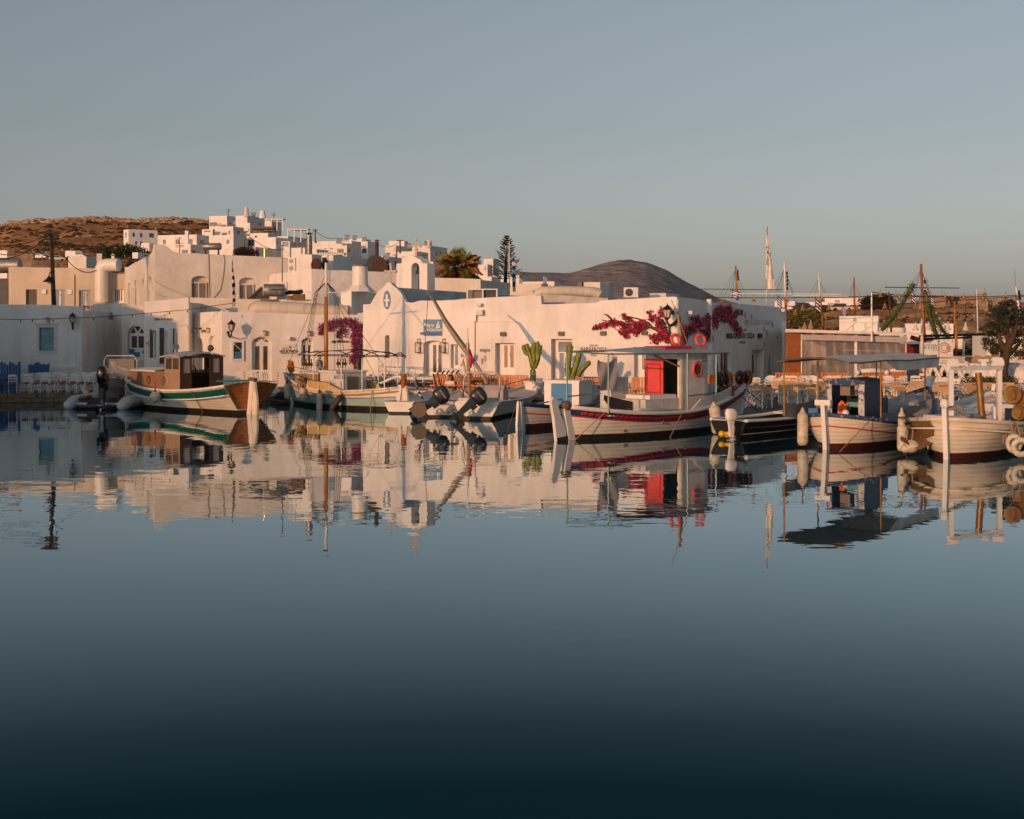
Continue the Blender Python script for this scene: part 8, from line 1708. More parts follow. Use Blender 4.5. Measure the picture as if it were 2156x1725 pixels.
cl = path_clusters('c',((480,430),(560,420),(640,390),(720,370)),6,2,4)+path_clusters('c',((700,400),(860,400),(1000,380),(1080,420)),5,2,4)+path_clusters('c',((790,320),(870,350),(830,390)),5,2,3)+path_clusters('c',((780,480),(840,460),(815,550)),6,3,3)+path_clusters('c',((910,480),(960,430),(1050,430)),7,3,5)+path_clusters('c',((1060,290),(1110,340),(1190,370),(1210,430)),6,2,5)+path_clusters('c',((1110,560),(1180,530),(1280,560),(1290,590)),7,3,5)+path_clusters('c',((1200,420),(1230,480),(1290,530)),8,3,6)+path_clusters('c',((1210,260),(1215,320)),5,2,3)+path_clusters('c',((1330,270),(1380,270)),4,2,3)
bougain('pink bougainvillea branches spreading left over the sunlit restaurant wall',Wb_,[S('c',(1330,640),(1260,520),(1120,450),(1000,400),(860,400),(700,380),(560,350)),S('c',(1120,450),(1060,380),(960,340),(780,300)),S('c',(1290,560),(1290,420),(1240,330),(1190,200)),S('c',(1260,520),(1180,560),(1110,560)),S('c',(700,380),(620,300),(590,290)),S('c',(1120,450),(1210,380),(1060,280)),S('c',(1290,420),(1400,330),(1380,260))],cl,MAG,34,leaf=.33)
cl = path_clusters('c',((1420,480),(1480,450),(1540,420),(1600,400)),8,3,6)+path_clusters('c',((1520,340),(1600,345)),6,3,3)+path_clusters('c',((1640,380),(1700,330),(1760,360),(1680,420)),8,3,6)+path_clusters('c',((1760,300),(1800,240),(1840,330),(1900,230),(1920,290),(1900,370)),8,3,6)+path_clusters('c',((1960,290),(2060,265)),6,2,4)+path_clusters('c',((1930,380),(1990,440),(2010,500)),7,3,5)+path_clusters('c',((1640,480),(1700,530),(1715,560)),8,3,6)+path_clusters('c',((1400,530),(1440,560),(1380,580)),6,2,5)
bougain('dense crimson bougainvillea branches on the shaded side wall',Wr,[S('c',(1430,600),(1480,470),(1600,400),(1750,380),(1900,330),(2040,280)),S('c',(1900,330),(1960,400),(2010,510)),S('c',(1600,460),(1700,480),(1720,560)),S('c',(1750,380),(1820,260))],cl,MAG,52,leaf=.4)
# cacti
def cactus(label,base,arms,pot=None):
    t = thing('cactus',label,'cactus',base)
    for i,(pts,r) in enumerate(arms):
        k = len(pts); P3 = []
        for a,b_ in zip(pts,pts[1:]): P3 += [a.lerp(b_,j/4) for j in range(4)]
        P3.append(pts[-1]); rr = [r*(1+.12*math.sin(j*2.6)) for j in range(len(P3))]; rr[-1] = r*.3; rr[0] = r*.7
        MB().tube(P3,rr,10,prof=(1.15,.72)).build('stem' if i == 0 else 'arm',CACT,t,True,smooth='all')
    return t
C = lambda x,y,d=65.5: P(*q('b',x,y),d)
cactus('tall branching cactus with many arms in the white pot',C(1640,850),[([C(1638,870),C(1640,770),C(1636,690)],.12),([C(1636,690),C(1612,560),C(1590,500),C(1565,440),C(1558,385)],.1),([C(1600,520),C(1550,505),C(1525,450),C(1520,400)],.08),([C(1640,680),C(1650,560),C(1650,430),C(1662,370)],.1),([C(1650,560),C(1630,480),C(1618,410)],.09),([C(1650,690),C(1690,610),C(1712,500),C(1722,410)],.1),([C(1690,600),C(1690,480),C(1700,355)],.1),([C(1715,480),C(1735,440),C(1738,400)],.06)])
t = thing('plant_pot','large white ribbed plant pot on the quay edge','pot',C(1655,1020)); h = (1020-845)*.1709*65.5/F
MB().lathe([(.32,0),(.36,h*.1),(.45,h*.7),(.47,h*.88),(.52,h*.9),(.53,h),(.44,h),(.43,h*.92)],24).build('body',PL,t,smooth=True); b = MB(); [b.torus((0,0,h*f),.37+.1*f,.012,24,4) for f in (.2,.35,.5,.65)]; b.build('ribs',PL,t); MB().lathe([(.42,h*.9),(.02,h*.92)],16).build('soil',SHRUB,t)
C2 = lambda x,y,d=65.0: P(*q('c',x,y),d)
cactus('tall single column cactus before the transom door',C2(210,1000),[([C2(215,1010),C2(200,930),C2(195,830),C2(205,730),C2(222,610)],.13)])
cactus('leaning cactus left of the black lettering',C2(245,990),[([C2(235,1000),C2(250,920),C2(280,840),C2(300,770),C2(320,680)],.13)]); cactus('short slanting cactus at the green awning pole',C2(310,980),[([C2(300,960),C2(330,900),C2(380,850),C2(435,795)],.11)])
t = thing('dry_stalk','pale dried flower stalk in front of the transom door','plant',C2(120,990)); b = MB(); b.tube([C2(138,1000),C2(120,900),C2(102,820)],.015,5); [b.ball(C2(100+i*2.2,818+i*12),.03,6,4) for i in range(9)]; b.build('stalk',CANV,t,True)
# palm
t = thing('palm_tree','fan palm with green upper fronds and a skirt of dead brown leaves','palm',P(970,600,105)); pc = P(*q('5',1950,800),105)
MB().tube([pc-Vector((0,0,7)),pc],[.4,.35],10).build('trunk',TRUNK,t,True)
def frond(az,el,L,m,droop,wd=.03,nb=18):
    b = MB(); d = Vector((math.cos(az)*math.cos(el),math.sin(az)*math.cos(el),math.sin(el)))
    s = d.cross(Vector((0,0,1))).normalized(); hub = pc+d*L*.42+Vector((0,0,-droop*.12)); b.tube([pc,hub],.03,4,cap=False)
    for i in range(nb):
        a = (i/(nb-1)-.5)*1.5; dd = (d*math.cos(a)+s*math.sin(a)).normalized(); l = L*.62*(1-.3*abs(a)); e1 = hub+dd*l*.55; e2 = hub+dd*l+Vector((0,0,-droop)); w_ = s*wd
        b.add([hub,e1+w_,e2,e1-w_],[(0,1,2),(0,2,3)])
    return b
for i in range(20):
    az = i*2.4; el = R(rnd.uniform(45,86)); frond(az,el,rnd.uniform(1.6,2.1),PALMG,.2+.2*(1-el)).build('frond',PALMG,t,True,fix=False)
for i in range(46):
    az = i*2.399; el = R(rnd.uniform(-45,48)); o = frond(az,el,rnd.uniform(1.5,2.3),PALMD,rnd.uniform(.25,.7)).build('frond',PALMD if i % 5 else PALMG,t,True,fix=False); o['label'] = 'dead brown drooping frond' if i % 5 else 'green drooping frond'
# tall star pine
t = thing('star_pine','tall open star pine with upturned tiered branches on the skyline','tree',P(*q('a',1000,700),150)); tp,bt = P(*q('a',1008,130),150),P(*q('a',1000,760),150); MB().tube([bt,tp],[.12,.02],8).build('trunk',TRUNK,t,True); b = MB(); n = 20
for i in range(n):
    f = i/(n-1); zc = tp.lerp(bt,.03+.8*f**1.05); L = .2+1.65*f**.9*(1 if f < .97 else .85); kk = 7
    for k in range(kk):
        if rnd.random() < .22: continue
        L = (.2+1.65*f**.9)*rnd.uniform(.72,1.12); az = k*2*math.pi/kk+i*.5+rnd.uniform(-.3,.3); d = Vector((math.cos(az),math.sin(az)*1,0)); pts = [zc+d*L*s+Vector((0,0,-.1*L*s*2*(1-s)*2+.25*L*s*s*.9)) for s in (0,.35,.7,1)]
        b.tube(pts,[.03,.025,.02,.012],3,cap=False)
        for s in [j/9 for j in range(3,10)]:
            p_ = pts[1].lerp(pts[3],(s-.33)/.67); 
            for sg in (-1,1): e = d.cross(Vector((0,0,1)))*sg; b.add([p_-d*.04,p_+e*(.14+.1*(1-s))+d*.08+Vector((0,0,.12)),p_+d*.07+Vector((0,0,.02))],[(0,1,2)]); b.add([p_-d*.03,p_+d*.05+Vector((0,0,.15)),p_+d*.07],[(0,1,2)])
tag(b.build('crown',PINEM,t,True,fix=False),kind='stuff')
# ---------------------------------------------------------------- flags
def limp_flag(label,c,pts,d,mats_,w=.32,pole_=None,pr=.03,pm=STEEL,name='flag'):
    """hanging cloth: pts centre line top to bottom, widths in the third value (zoom px)"""
    t = thing(name,label,'flag',P(*q(c,pts[0][0],pts[0][1]),d)); n = len(pts); k = 5; bs = {}
    for i in range(n-1):
        for s_ in range(4):
            m_ = mats_[(i*4+s_)//max(1,(4*(n-1))//len(mats_)) % len(mats_)] if len(mats_) > 2 else mats_[((i*4+s_)//2) % len(mats_)]; b = bs.setdefault(m_.name,(MB(),m_))[0]
            rows = []
            for e in (0,1):
                f = (s_+e)/4; x = pts[i][0]+(pts[i+1][0]-pts[i][0])*f; y = pts[i][1]+(pts[i+1][1]-pts[i][1])*f; ww = pts[i][2]+(pts[i+1][2]-pts[i][2])*f
                rows.append([P(*q(c,x+(j/k-.5)*ww,y+abs(j/k-.5)*14),d+.12*math.sin(j*2.2+i*.7)) for j in range(k+1)])
            b.grid(rows)
    for i,(nm,(b,m_)) in enumerate(bs.items()): b.build('cloth' if i == 0 else 'stripes',m_,t,True,smooth='all',fix=False)
    if pole_: MB().tube([P(*q(c,*p_),d+.1) for p_ in pole_],pr,6).build('pole',pm,t,True)
    return t
limp_flag('limp blue and white striped flag on a thin pole over the taverna','3',((1012,690,8),(1016,780,18),(1024,870,28),(1030,960,42),(1030,1060,36),(1038,1150,34),(1038,1240,18)),79.5,(FLAGD,WCLOTH),pole_=((1013,672),(1020,1310)),pr=.025)
limp_flag('narrow black flag hanging in front of the pine','a',((990,350,6),(992,450,22),(990,560,34),(990,680,46),(992,800,52)),112,(BLACKCLOTH,))
limp_flag('limp bright blue and white flag right of the pale flagpole','a',((1090,330,6),(1090,400,26),(1094,500,36),(1094,600,50),(1096,700,42),(1098,820,36)),112,(FLAGB,WCLOTH),name='flag')
pole('tall pale flagpole with a short crossarm in front of the pine','a',1038,212,805,112,.045,mat('gilded_pole',(.62,.47,.30),.35,metal=.3),'flagpole','flagpole',((.9,.35),))
t = limp_flag('long white banner with dark lettering hanging on its tall pole','d',((1133,20,8),(1136,120,26),(1143,230,46),(1149,340,58),(1154,450,68),(1159,560,80),(1165,660,96),(1172,790,112)),74,(WCLOTH,),pole_=((1133,5),(1127,1000)),pr=.03,name='banner')
text_obj('PAROS',.2,BLACKCLOTH,t,lambda x,y,z: P(*q('d',1142,420),73.7)+Vector((y*.9-x*-.25,0,x)),name='lettering'); text_obj('K2',.34,BLACKCLOTH,t,lambda x,y,z: P(*q('d',1139,305),73.7)+Vector((y*.6,0,x)),name='lettering')
def small_flag(label,c,x,y,w_,h_,d,tilt=0,m1=FLAGB):
    t = thing('flag',label,'flag',P(*q(c,x,y),d)); W2 = w_*.1709*d/F; H2 = h_*.1709*d/F
    for k in range(7):
        g_ = [[Vector((W2*i/8,.06*W2*math.sin(i*1.1),-H2*(k+e)/7+tilt*W2*i/8)) for i in range(9)] for e in (0,1)]; MB().grid(g_).build('stripe',(m1,WCLOTH)[k % 2],t,fix=False)
    MB().tube([(0,0,.1),(0,0,-H2*1.3)],.02,5).build('staff',OLDW,t)
small_flag('waving blue and white flag on the ship behind the restaurant','d',702,800,105,95,104,-.3); small_flag('drooping striped flag left of the brown mast','d',1266,870,55,110,92,-.9); small_flag('drooping striped flag at the right of the orange mast','d',2058,985,50,110,92,-1.2); small_flag('striped flag on the garland mast yard','f',765,815,45,120,83.4,-1.0); small_flag('striped flag on the right stay of the garland mast','f',1005,880,40,90,83.3,-.8)
for i,(x,y) in enumerate(((950,680),(975,760),(995,820),(1060,1060),(1100,1130),(1150,1190),(1190,1260),(1100,1280),(1230,1340))): small_flag('little striped pennant number %s down the right stay of the garland mast' % ('one two three four five six seven eight nine'.split()[i]),'f',x,y,24,34,83.2,-.5)
t = small_flag('black drooping flag beside the orange mast','d',1728,900,62,145,91,-.8,BLACKCLOTH)
for ch in c_children(t):
    if ch.name.startswith('stripe'): ch.data = ch.data.copy(); ch.data.materials[0] = BLACKCLOTH
limp_flag('magenta flag on the short mast with the furled sail','b',((862,450,12),(872,520,40),(878,590,52),(868,680,22)),61.6,(PINK,)); limp_flag('limp white flag hanging by the sun top boat','b',((775,575,10),(785,650,55),(800,720,72),(810,765,60)),63,(WCLOTH,)); limp_flag('small blue and white flag rolled on a staff at the left outboard motor','b',((195,880,10),(225,950,30),(245,1000,38),(280,1060,34)),56.9,(WCLOTH,FLAGB),pole_=((180,840),(285,1070)),pr=.015)
# ---------------------------------------------------------------- lamps
def lantern(label,W,c,x,y,arm_to,s=1.0,bx=None):
    a,z = W.q(c,x,y); o = bx if bx is not None else .75; t = thing('wall_lantern',label,'lantern',W.w(a,z,-o)); s *= .76; M = Matrix.Scale(s,3)
    k = MB(); k.lathe([(.13,-.28),(.15,-.27),(.26,.16),(.25,.18)],6,M=M); g_ = k.build('glass',LAMPG,t)
    b = MB(); b.lathe([(.31,.17),(.3,.2),(.17,.36),(.12,.38),(.09,.44),(.03,.46),(.02,.56)],6,M=M); b.build('roof',IRON,t,smooth=True); b = MB()
    for i in range(6): an = i*math.pi/3; b.bar(M @ Vector((.155*math.cos(an),.155*math.sin(an),-.28)),M @ Vector((.27*math.cos(an),.27*math.sin(an),.17)),.02)
    b.lathe([(.05,-.4),(.16,-.29),(.16,-.26)],6,M=M); b.build('frame',IRON,t)
    p0 = Vector((0,0,-.38*s)); p3 = t.matrix_basis.inverted() @ W.w(*W.q(c,*arm_to),0); MB().tube([p0,p0+Vector((0,0,-.2*s)),p0.lerp(p3,.35)+Vector((0,0,-.38*s)),p0.lerp(p3,.75)+Vector((0,0,-.3*s)),p3+Vector((0,0,-.05)),p3],[.03,.035,.04,.045,.05,.06],8).build('bracket',IRON,t,smooth='all'); MB().ball(p3,.1*s,8,5).build('wall_plate',IRON,t)
Wc_ = Wall(0,77,173,77)
lantern('black wall lantern on the shaded quay house',Wc_,'1',925,1408,(895,1470),.92,.45); lantern('black wall lantern on the corner of the sunlit taverna',Wf,'4',988,332,(960,400),.98,.75); lantern('big black lantern on the restaurant corner among the flowers',Wb_,'c',1302,275,(1372,352),1.05,.8)
for k,x in enumerate((1776,2083)):
    a,z = Wb_.q('6',x,585); t = thing('cage_lantern',('left' if k == 0 else 'right')+' brown cage lantern beside the door under the blue sign','lantern',Wb_.w(a,z,-.22),0,'cage lanterns'); b = MB()
    for dx in (-.12,.12):
        for dy in (-.12,.12): b.bar((dx,dy,-.25),(dx,dy,.24),.025)
    for zz in (-.25,.24): b.box(-.13,.13,-.13,.13,zz-.015,zz+.015)
    b.build('cage',RUST,t); MB().tube([(0,0,-.22),(0,0,.05)],.05,8).build('candle',WCLOTH,t); MB().tube([(0,0,.25),(0,0,.4),(.12,.15,.42)],.025,5).build('hanger',RUST,t)
for lab,W_,c,x,y in (('caged bulkhead lamp above the arched taverna door',Wf,'4',1408,405),('caged bulkhead lamp above the arched window',Wf,'4',1960,410),('caged lamp left of the two word board',Wl,'4',578,373),('caged lamp right of the two word board',Wl,'4',738,371),('small caged lamp above the pale blue shutters',Wc_,'1',592,1416),('caged lamp beside the purple flowers',Wf,'6',1080,402)):
    t = thing('bulkhead_lamp',lab,'wall light',W_.w(*W_.q(c,x,y),-.1)); MB().lathe([(.07,-.15),(.1,-.1),(.1,.06)],10).build('glass',LAMPG,t); MB().lathe([(.13,.06),(.12,.09),(.05,.13)],10).build('cap',BRASS,t); MB().bar((0,.1,.1),(0,0,.1),.05).build('arm',BRASS,t)
for lab,W_,c,x,y in (('white security camera at the top of the restaurant wall',Wb_,'a',675,985),('white loudspeaker below the security camera',Wb_,'a',680,1078),('white security camera at the end of the shaded wall',Wr,'d',1292,1052),('white security camera beside the first downpipe',Wr,'d',145,1080),('small spotlight over the taverna sign board',Wf,'4',1704,472)):
    t = thing('security_camera' if 'camera' in lab else ('loudspeaker' if 'speaker' in lab else 'spotlight'),lab,'camera' if 'camera' in lab else 'fixture',W_.w(*W_.q(c,x,y),-.15)); k = .9 if 'speaker' in lab else .55; MB().cbox((0,0,0),(.36*k,.3,.3*k)).build('housing',WPAINT,t); MB().lathe([(.09*k,-.16),(.09*k,-.15)],10,M=Matrix.Rotation(R(90),3,'X')).build('lens',BLK,t); MB().bar((0,.12,0),(0,.15,.15*k),.05).build('mount',WPAINT,t)
# festoon of bulbs at the left
t = thing('string_lights','black festoon cable with hanging bulbs across the left houses','string lights',P(0,672,74)); pts = [P(*q('1',x,y),73.5+dd) for x,y,dd in ((-30,1408,0),(180,1412,0),(590,1408,.5),(960,1392,1.0),(1150,1388,1.2),(1500,1360,1.6),(1850,1333,1.8),(2156,1305,2))]+[P(*q('3',x,y),76.2) for x,y in ((460,1292),(780,1245),(1018,1213))]
MB().tube(pts,.016,5).build('cable',ROPED,t,True)
for c,x,y in (('1',254,1412),('1',400,1411),('1',655,1407),('1',1153,1390),('1',1390,1370),('1',1630,1350),('1',1861,1332),('1',2089,1312),('3',240,1312),('3',460,1292),('3',682,1260)):
    p_ = P(*q(c,x,y),75); MB().lathe([(.015,0),(.02,-.05),(.04,-.1),(.04,-.13)],8,p_).build('lamp_holder',BLK,t,True); MB().ball(p_+Vector((0,0,-.15)),.025,8,5).build('bulb',LAMPG,t,True)
# straw lamp shades on the cables at the right
runs = [(('d',((330,890),(800,898),(1400,900),(1650,892),(2156,888))),((582,950,'d'),(967,948,'d'),(1375,952,'d'),(1810,945,'d'))),
        (('d',((1380,1000),(1600,1006),(1900,1008),(2156,1000))),((1572,1045,'d'),(1482,1102,'d'),(1893,1048,'d'))),
        (('f',((0,888),(280,880),(900,885),(1200,892),(1700,885),(2156,865))),((125,945,'f'),(757,912,'f'),(955,925,'f'),(1138,905,'f'),(1930,920,'f'),(2068,930,'f'),(1670,870,'f'))),
        (('f',((275,830),(600,862),(900,878),(1260,885))),((388,885,'f'),(576,900,'f'),(622,930,'f'))),
        (('f',((0,995),(400,985),(800,965),(1300,935),(1700,905),(2156,880))),((95,1042,'f'),(440,1028,'f'),(820,1016,'f'),(1180,930,'f'),(1228,995,'f'),(1412,930,'f'),(1652,950,'f')))]
names = ('upper cable above the restaurant roof','lower cable beside the brown mast','upper cable over the right terrace','short cable from the white post','lower cable over the right terrace')
for k,((c,pp),sh) in enumerate(runs):
    d = 73-k*.8; t = thing('string_lights','row of straw cone lamps on the '+names[k],'string lights',P(*q(c,*pp[0]),d)); MB().tube([P(*q(c,x,y),d) for x,y in pp],.022,5).build('cable',ROPED,t,True)
    for x,y,c_ in sh:
        p_ = P(*q(c_,x,y),d-.05); MB().lathe([(.01,.27),(.02,.23),(.085,.05),(.135,0),(.13,-.005),(.015,.22)],16,p_).build('straw_shade',WCONE,t,True,smooth='all'); MB().tube([p_+Vector((0,0,.25)),p_+Vector((0,0,.38))],.01,4).build('hanger',ROPED,t,True)
for i,x in enumerate((820,980,1218,1436)): t = thing('glass_lamp',('first','second','third','fourth')[i]+' pale bell lamp from the left over the posters','lamp',P(*q('f',x,1290),73),0,'pale bell lamps'); MB().lathe([(.02,.4),(.04,.34),(.06,.2),(.16,0),(.18,-.04),(.16,-.04)],14).build('shade',mat('milk_glass',(.6,.56,.5),.4) if i == 0 else MATS['milk_glass'],t,smooth=True); MB().tube([(0,0,.38),(0,0,1.3)],.012,4).build('hanger',ROPED,t)
# ---------------------------------------------------------------- people
def skin_body(name,m,par,chains,lvl=1):
    """chains: list of [(pos, (rx, ry)), ...]; first point of each later chain is joined to the nearest existing vertex."""
    vs,es,rr = [],[],[]
    for ci,ch in enumerate(chains):
        prev = None
        for i,(p_,r_) in enumerate(ch):
            p_ = Vector(p_)
            if i == 0 and ci: prev = min(range(len(vs)),key=lambda k: (vs[k]-p_).length); continue
            vs.append(p_); rr.append(r_ if isinstance(r_,tuple) else (r_,r_)); 
            if prev is not None: es.append((prev,len(vs)-1))
            prev = len(vs)-1
    me = bpy.data.meshes.new(name); me.from_pydata([tuple(v) for v in vs],es,[]); o = bpy.data.objects.new(name,me); col.objects.link(o)
    md = o.modifiers.new('s','SKIN'); md.use_smooth_shade = True
    sd_ = me.skin_vertices[0].data
    for i,r_ in enumerate(rr): sd_[i].radius = r_; sd_[i].use_root = (i == 0)
    o.modifiers.new('u','SUBSURF').levels = lvl; o.modifiers['u'].render_levels = lvl
    bpy.context.view_layer.update(); dg = bpy.context.evaluated_depsgraph_get(); m2 = bpy.data.meshes.new_from_object(o.evaluated_get(dg)); o.modifiers.clear(); o.data = m2; bpy.data.meshes.remove(me); m2.materials.clear(); m2.materials.append(m)
    m2.polygons.foreach_set('use_smooth',[True]*len(m2.polygons)); o.parent = par; return o
def hand(par,p,d,up,m=SKIN,s=1.0):
    """palm with four bent fingers and a thumb, part of the arm's skin colour"""
    d = Vector(d).normalized(); up = Vector(up).normalized(); sdv = d.cross(up).normalized(); b = MB(); p = Vector(p)
    b.tube([p-d*.02*s,p+d*.03*s,p+d*.08*s],[.022*s,.036*s,.034*s],8,sq=.55)
    for i,(o_,L_) in enumerate(((-.03,.055),(-.01,.065),(.01,.062),(.03,.048))):
        a = p+d*.075*s+sdv*o_*s; b.tube([a,a+d*L_*.5*s-up*.006*s,a+d*L_*.85*s-up*.028*s,a+d*L_*.8*s-up*.05*s],[.009*s,.009*s,.008*s,.006*s],6)
    a = p+d*.01*s-sdv*.032*s; b.tube([a,a+d*.03*s-sdv*.028*s,a+d*.06*s-sdv*.02*s-up*.02*s],[.012*s,.011*s,.008*s],6)
    return b.build('hand',m,par,smooth='all')
def head(par,p,yaw,pitch=0,hair=HAIR,long_=False,glasses=False,lean=0):
    M = Matrix.Translation(p) @ Matrix.Rotation(yaw,4,'Z') @ Matrix.Rotation(pitch,4,'X'); b = MB()   # face towards -y
    prof = [(-.115,.03,-.02),(-.10,.052,-.025),(-.07,.066,-.012),(-.03,.073,0),(.02,.078,.005),(.06,.074,.008),(.09,.055,.01),(.112,.02,.01)]
    g_ = [[M @ Vector((r_*math.cos(a),cy+r_*1.2*math.sin(a),z)) for a in [2*math.pi*i/14 for i in range(15)]] for z,r_,cy in prof]; b.grid(g_)
    b.add([M @ Vector(v) for v in ((-.012,-.088,-.01),(.012,-.088,-.01),(0,-.118,-.032),(0,-.092,.02),(-.015,-.086,-.04),(.015,-.086,-.04))],[(0,2,3),(1,3,2),(0,4,2),(1,2,5),(4,5,2)])
    for s in (-1,1): b.lathe([(.004,-.014),(.02,0),(.012,.02)],8,c=M @ Vector((s*.078,.005,-.01)))
    h_ = b.build('head',SKIN,par,smooth='all'); 
    e = MB(); [e.ball(M @ Vector((s*.03,-.082,.012)),.009,6,4) for s in (-1,1)]; e.build('eye',BLK,h_); MB().box(-.022,.022,-.091,-.084,-.066,-.06,M).build('mouth',mat('lips',(.3,.08,.06),.5) if 'lips' not in MATS else MATS['lips'],h_)
    c = MB(); g_ = [[M @ Vector((r_*1.1*math.cos(a),.012+r_*1.28*math.sin(a)+(.018 if z < .05 else 0),z)) for a in [2*math.pi*i/14 for i in range(15)]] for z,r_ in ((.015,.078) if 0 else (.045,.080),(.07,.078),(.1,.06),(.125,.025))]; c.grid(g_); c.ball(M @ Vector((0,.04,.01)),.085,10,7)
    if long_: c.tube([M @ Vector((0,.06,.02)),M @ Vector((.05,.09,-.1)),M @ Vector((.09,.04,-.22)),M @ Vector((.1,.0,-.33))],[.09,.1,.08,.03],10); c.tube([M @ Vector((-.05,.04,.02)),M @ Vector((-.085,.03,-.1)),M @ Vector((-.08,.02,-.2))],[.06,.05,.02],8)
    c.build('hair',hair,par,smooth='all')
    if glasses: b = MB(); [b.lathe([(.024,-.004),(.024,.004)],10,M @ Vector((s*.032,-.092,.012)),M=Matrix.Rotation(yaw,3,'Z') @ Matrix.Rotation(R(90),3,'X')) for s in (-1,1)]; b.bar(M @ Vector((-.05,-.09,.015)),M @ Vector((.05,-.09,.015)),.008); b.build('sunglasses',BLK,h_)
# standing man, looking down at a phone, facing right
pm = P(672,818,71.3); st_ = thing('stone_step','low stone block under the standing man','step',(pm.x,71.3,GZ)); MB().box(-.4,.4,-.3,.3,0,.13).build('block',STONE,st_)
t = thing('person','man in a pale blue shirt with a dark shoulder bag looking at his phone','person',(pm.x,71.3,GZ+.13),R(62))
skin_body('body',SKIN,t,[[((0,0,.95),(.15,.11)),((0,0,1.12),(.14,.1)),((0,.0,1.3),(.16,.11)),((0,.01,1.42),(.13,.09)),((0,0,1.5),(.055,.06)),((0,-.03,1.6),(.06,.07))],[((0,.01,1.42),.1),((.18,.0,1.4),.06),((.22,.0,1.15),.045),((.14,-.22,1.12),.035),((.06,-.3,1.14),.03)],[((0,.01,1.42),.1),((-.18,.0,1.4),.06),((-.22,.0,1.15),.045),((-.12,-.22,1.1),.035),((-.03,-.3,1.12),.03)],[((0,0,.95),.1),((.09,0,.86),.09),((.1,-.01,.5),.06),((.1,.02,.08),.04),((.1,-.12,.04),.04)],[((0,0,.95),.1),((-.09,0,.86),.09),((-.1,-.01,.5),.06),((-.1,.02,.08),.04),((-.1,-.12,.04),.04)]])
skin_body('shirt',SHIRT,t,[[((0,0,.93),(.19,.15)),((0,0,1.12),(.17,.135)),((0,.0,1.3),(.19,.14)),((0,.01,1.43),(.13,.1))],[((0,.0,1.43),.1),((.19,.0,1.41),.08),((.23,.0,1.25),.07),((.23,-.01,1.19),.072)],[((0,.0,1.43),.1),((-.19,.0,1.41),.08),((-.23,.0,1.25),.07),((-.23,-.01,1.19),.072)]])
skin_body('trousers',WCLOTH,t,[[((0,0,.94),(.17,.13)),((.09,0,.84),.11),((.1,-.01,.5),.09),((.1,.02,.12),.08)],[((0,0,.94),.1),((-.09,0,.84),.11),((-.1,-.01,.5),.09),((-.1,.02,.12),.08)]])
head(t,(0,-.045,1.64),0,R(22)); hand(t,(.06,-.3,1.14),(-.5,-.8,.1),(0,-.2,1)); hand(t,(-.03,-.3,1.12),(.4,-.9,.1),(0,-.2,1)); 
ph = thing('phone','dark phone held by the man in the pale blue shirt','phone',t.matrix_basis @ Vector((.01,-.41,1.16)),R(62)); MB().cbox((0,0,0),(.075,.14,.01),0,R(35)).build('case',BLK,ph); MB().cbox((0,.0,.007),(.068,.13,.003),0,R(35)).build('screen',GLASS,ph)
bg_ = thing('shoulder_bag','black half moon shoulder bag at the standing man\'s hip','bag',t.matrix_basis @ Vector((.21,-.1,.86)),R(0)); MB().prism(lambda a,z,y: Vector((a,y,z)),[[(.24*math.cos(math.pi+i*math.pi/12),.05+.24*math.sin(math.pi+i*math.pi/12)) for i in range(13)]+[(.2,.14),(-.2,.14)]],-.06,.06).build('pouch',BLACKCLOTH,bg_); MB().tube([t.matrix_basis @ Vector(v) for v in ((.2,-.13,.98),(.08,-.15,1.25),(-.1,-.1,1.5),(-.16,.06,1.44),(.02,.14,1.2),(.2,.1,.98))],.014,5).build('strap',BLACKCLOTH,bg_,True)
# seated woman with sunglasses and a second person behind the canvas
def seated(label,u,d,rz,top,long_=True,glasses=False,lean=0,pants=None,zs=.0):
    pz = P(u,800,d); t = thing('person',label,'person',(pz.x,d,GZ+zs),rz)
    skin_body('body',SKIN,t,[[((0,0,.14),(.16,.13)),((0,.0,.32),(.13,.1)),((0,0,.5),(.15,.1)),((0,0,.6),(.12,.08)),((0,0,.68),(.045,.05)),((0,-.02,.76),(.055,.06))],[((0,0,.6),.1),((.17,0,.58),.055),((.24,-.08,.34),.04),((.1,-.26,.3),.035),((.02,-.32,.34),.028)],[((0,0,.6),.1),((-.17,0,.58),.055),((-.25,-.1,.36),.04),((-.12,-.28,.32),.035),((-.06,-.34,.36),.028)],[((0,0,.14),.1),((.1,-.08,.13),.09),((.13,-.42,.36),.07),((.12,-.62,.06),.045),((.12,-.76,.04),.035)],[((0,0,.14),.1),((-.1,-.08,.13),.09),((-.13,-.40,.36),.07),((-.12,-.6,.06),.045),((-.12,-.74,.04),.035)]])
    skin_body('blouse',top,t,[[((0,0,.12),(.19,.16)),((0,.0,.32),(.155,.13)),((0,0,.5),(.18,.13)),((0,0,.61),(.13,.09))],[((0,0,.6),.1),((.18,0,.58),.08),((.24,-.06,.42),.075)],[((0,0,.6),.1),((-.18,0,.58),.08),((-.24,-.07,.43),.075)]])
    skin_body('shorts',pants or WCLOTH,t,[[((0,0,.13),(.18,.15)),((.11,-.1,.15),.11),((.13,-.26,.25),.105)],[((0,0,.13),.1),((-.11,-.1,.15),.11),((-.13,-.25,.25),.105)]])
    head(t,(0,-.03,.82),0,0,long_=long_,glasses=glasses); hand(t,(.02,-.32,.34),(-.3,-.8,-.3),(0,0,1)); hand(t,(-.06,-.34,.36),(.3,-.8,-.3),(0,0,1)); return t
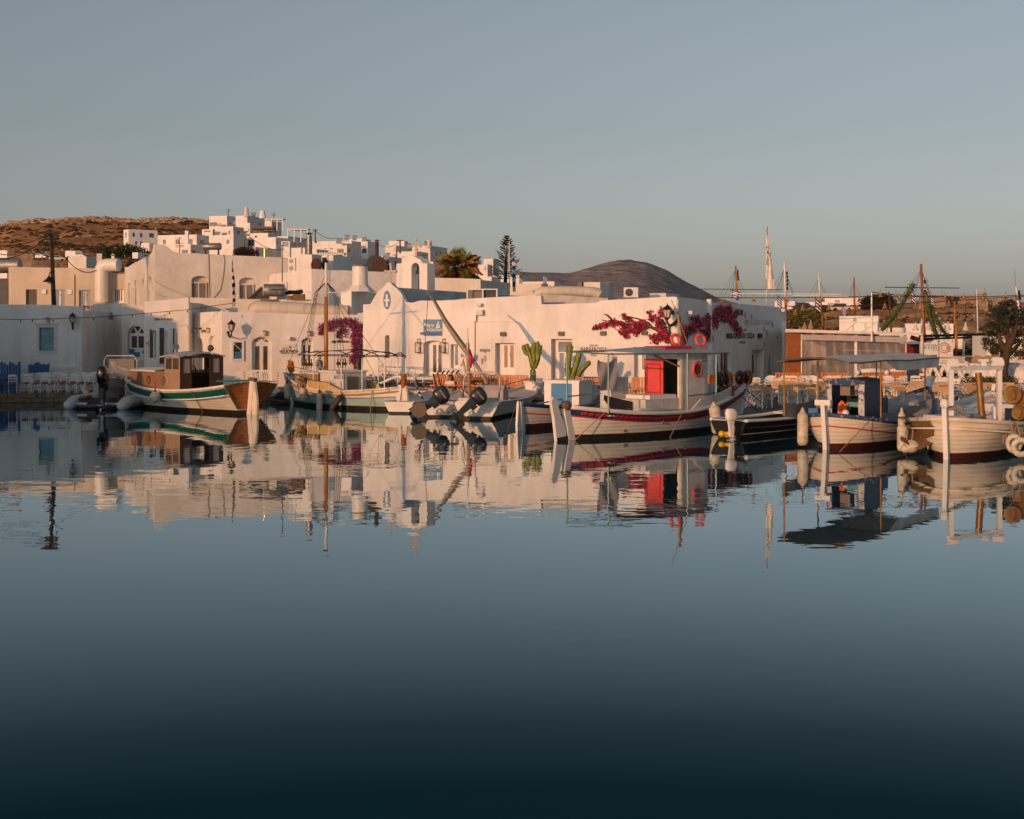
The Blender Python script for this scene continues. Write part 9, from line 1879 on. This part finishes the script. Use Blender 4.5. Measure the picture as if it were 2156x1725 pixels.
seated('woman in a white blouse and sunglasses sitting at the quay edge',1048*0+948,69.6,R(-28),WCLOTH,True,True,zs=.0); seated('person in a sleeveless white top sitting behind the grey canvas',991,69.4,R(35),WCLOTH,False,False,zs=.05)
t = thing('plastic_bag','crumpled white plastic bag on the quay step behind the striped boat','bag',P(576,834,70.3)); b = MB(); b.ball((0,0,.15),.26,14,9,sx=1.3); b.v = [v*(1+.3*noise.noise(v*7)) for v in b.v]; b.build('film',WCLOTH,t,smooth=True); MB().tube([(0,0,.3),(.05,0,.42)],[.05,.02],6).build('knot',WCLOTH,t)
t = thing('fish_crate','black plastic crate beside the white bag on the quay step','crate',P(592,836,70.35)); MB().box(-.4,.4,-.25,.25,0,.03).build('base',BLK,t); b = MB(); [b.box(-.4,.4,y,y+.02,.03,.24) for y in (-.25,.23)]; [b.box(x,x+.02,-.23,.23,.03,.24) for x in (-.4,.38)]; b.build('sides',BLK,t)
t = thing('shop_crates','green crate and brown box at the bow of the green striped boat','crate',P(*q('2',1560,830),71.2)); MB().box(-.35,.05,-.2,.2,0,.42).build('green_crate',GREEN,t); MB().box(.06,.4,-.2,.2,0,.38).build('brown_box',OLDW,t)
t = thing('balcony_railing','rusty iron balcony railing between the quay house and the alley','railing',P(*q('1',1065,1400),82)); b = MB()
for y in (1255,1400): MB().bar(P(*q('1',1020,y-8),82),P(*q('1',1108,y),82),.05).build('rail',RUST,t,True)
for i in range(6): MB().bar(P(*q('1',1026+i*15,1248),82),P(*q('1',1026+i*15,1400),82),.03).build('baluster',RUST,t,True)
for lab,c,x0,x1,y0,y1,d,m_ in (('orange and white notice on the edge of the taverna block','2',1792,1828,495,555,78.2,ORA),('small grey blue menu board beside the white window','b',742,790,485,560,69.5,FADEB),('dark blue leaflet board beside the furled sail','b',810,836,520,596,69.3,NAVY)):
    a,b_ = P(*q(c,x0,y1),d),P(*q(c,x1,y0),d); t = thing('notice',lab,'notice',a); MB().box(a.x,b_.x,d-.03,d,a.z,b_.z).build('board',WPAINT,t,True); MB().box(a.x+.03,b_.x-.03,d-.036,d-.031,a.z+.03,a.z+(b_.z-a.z)*.6).build('print',m_,t,True)
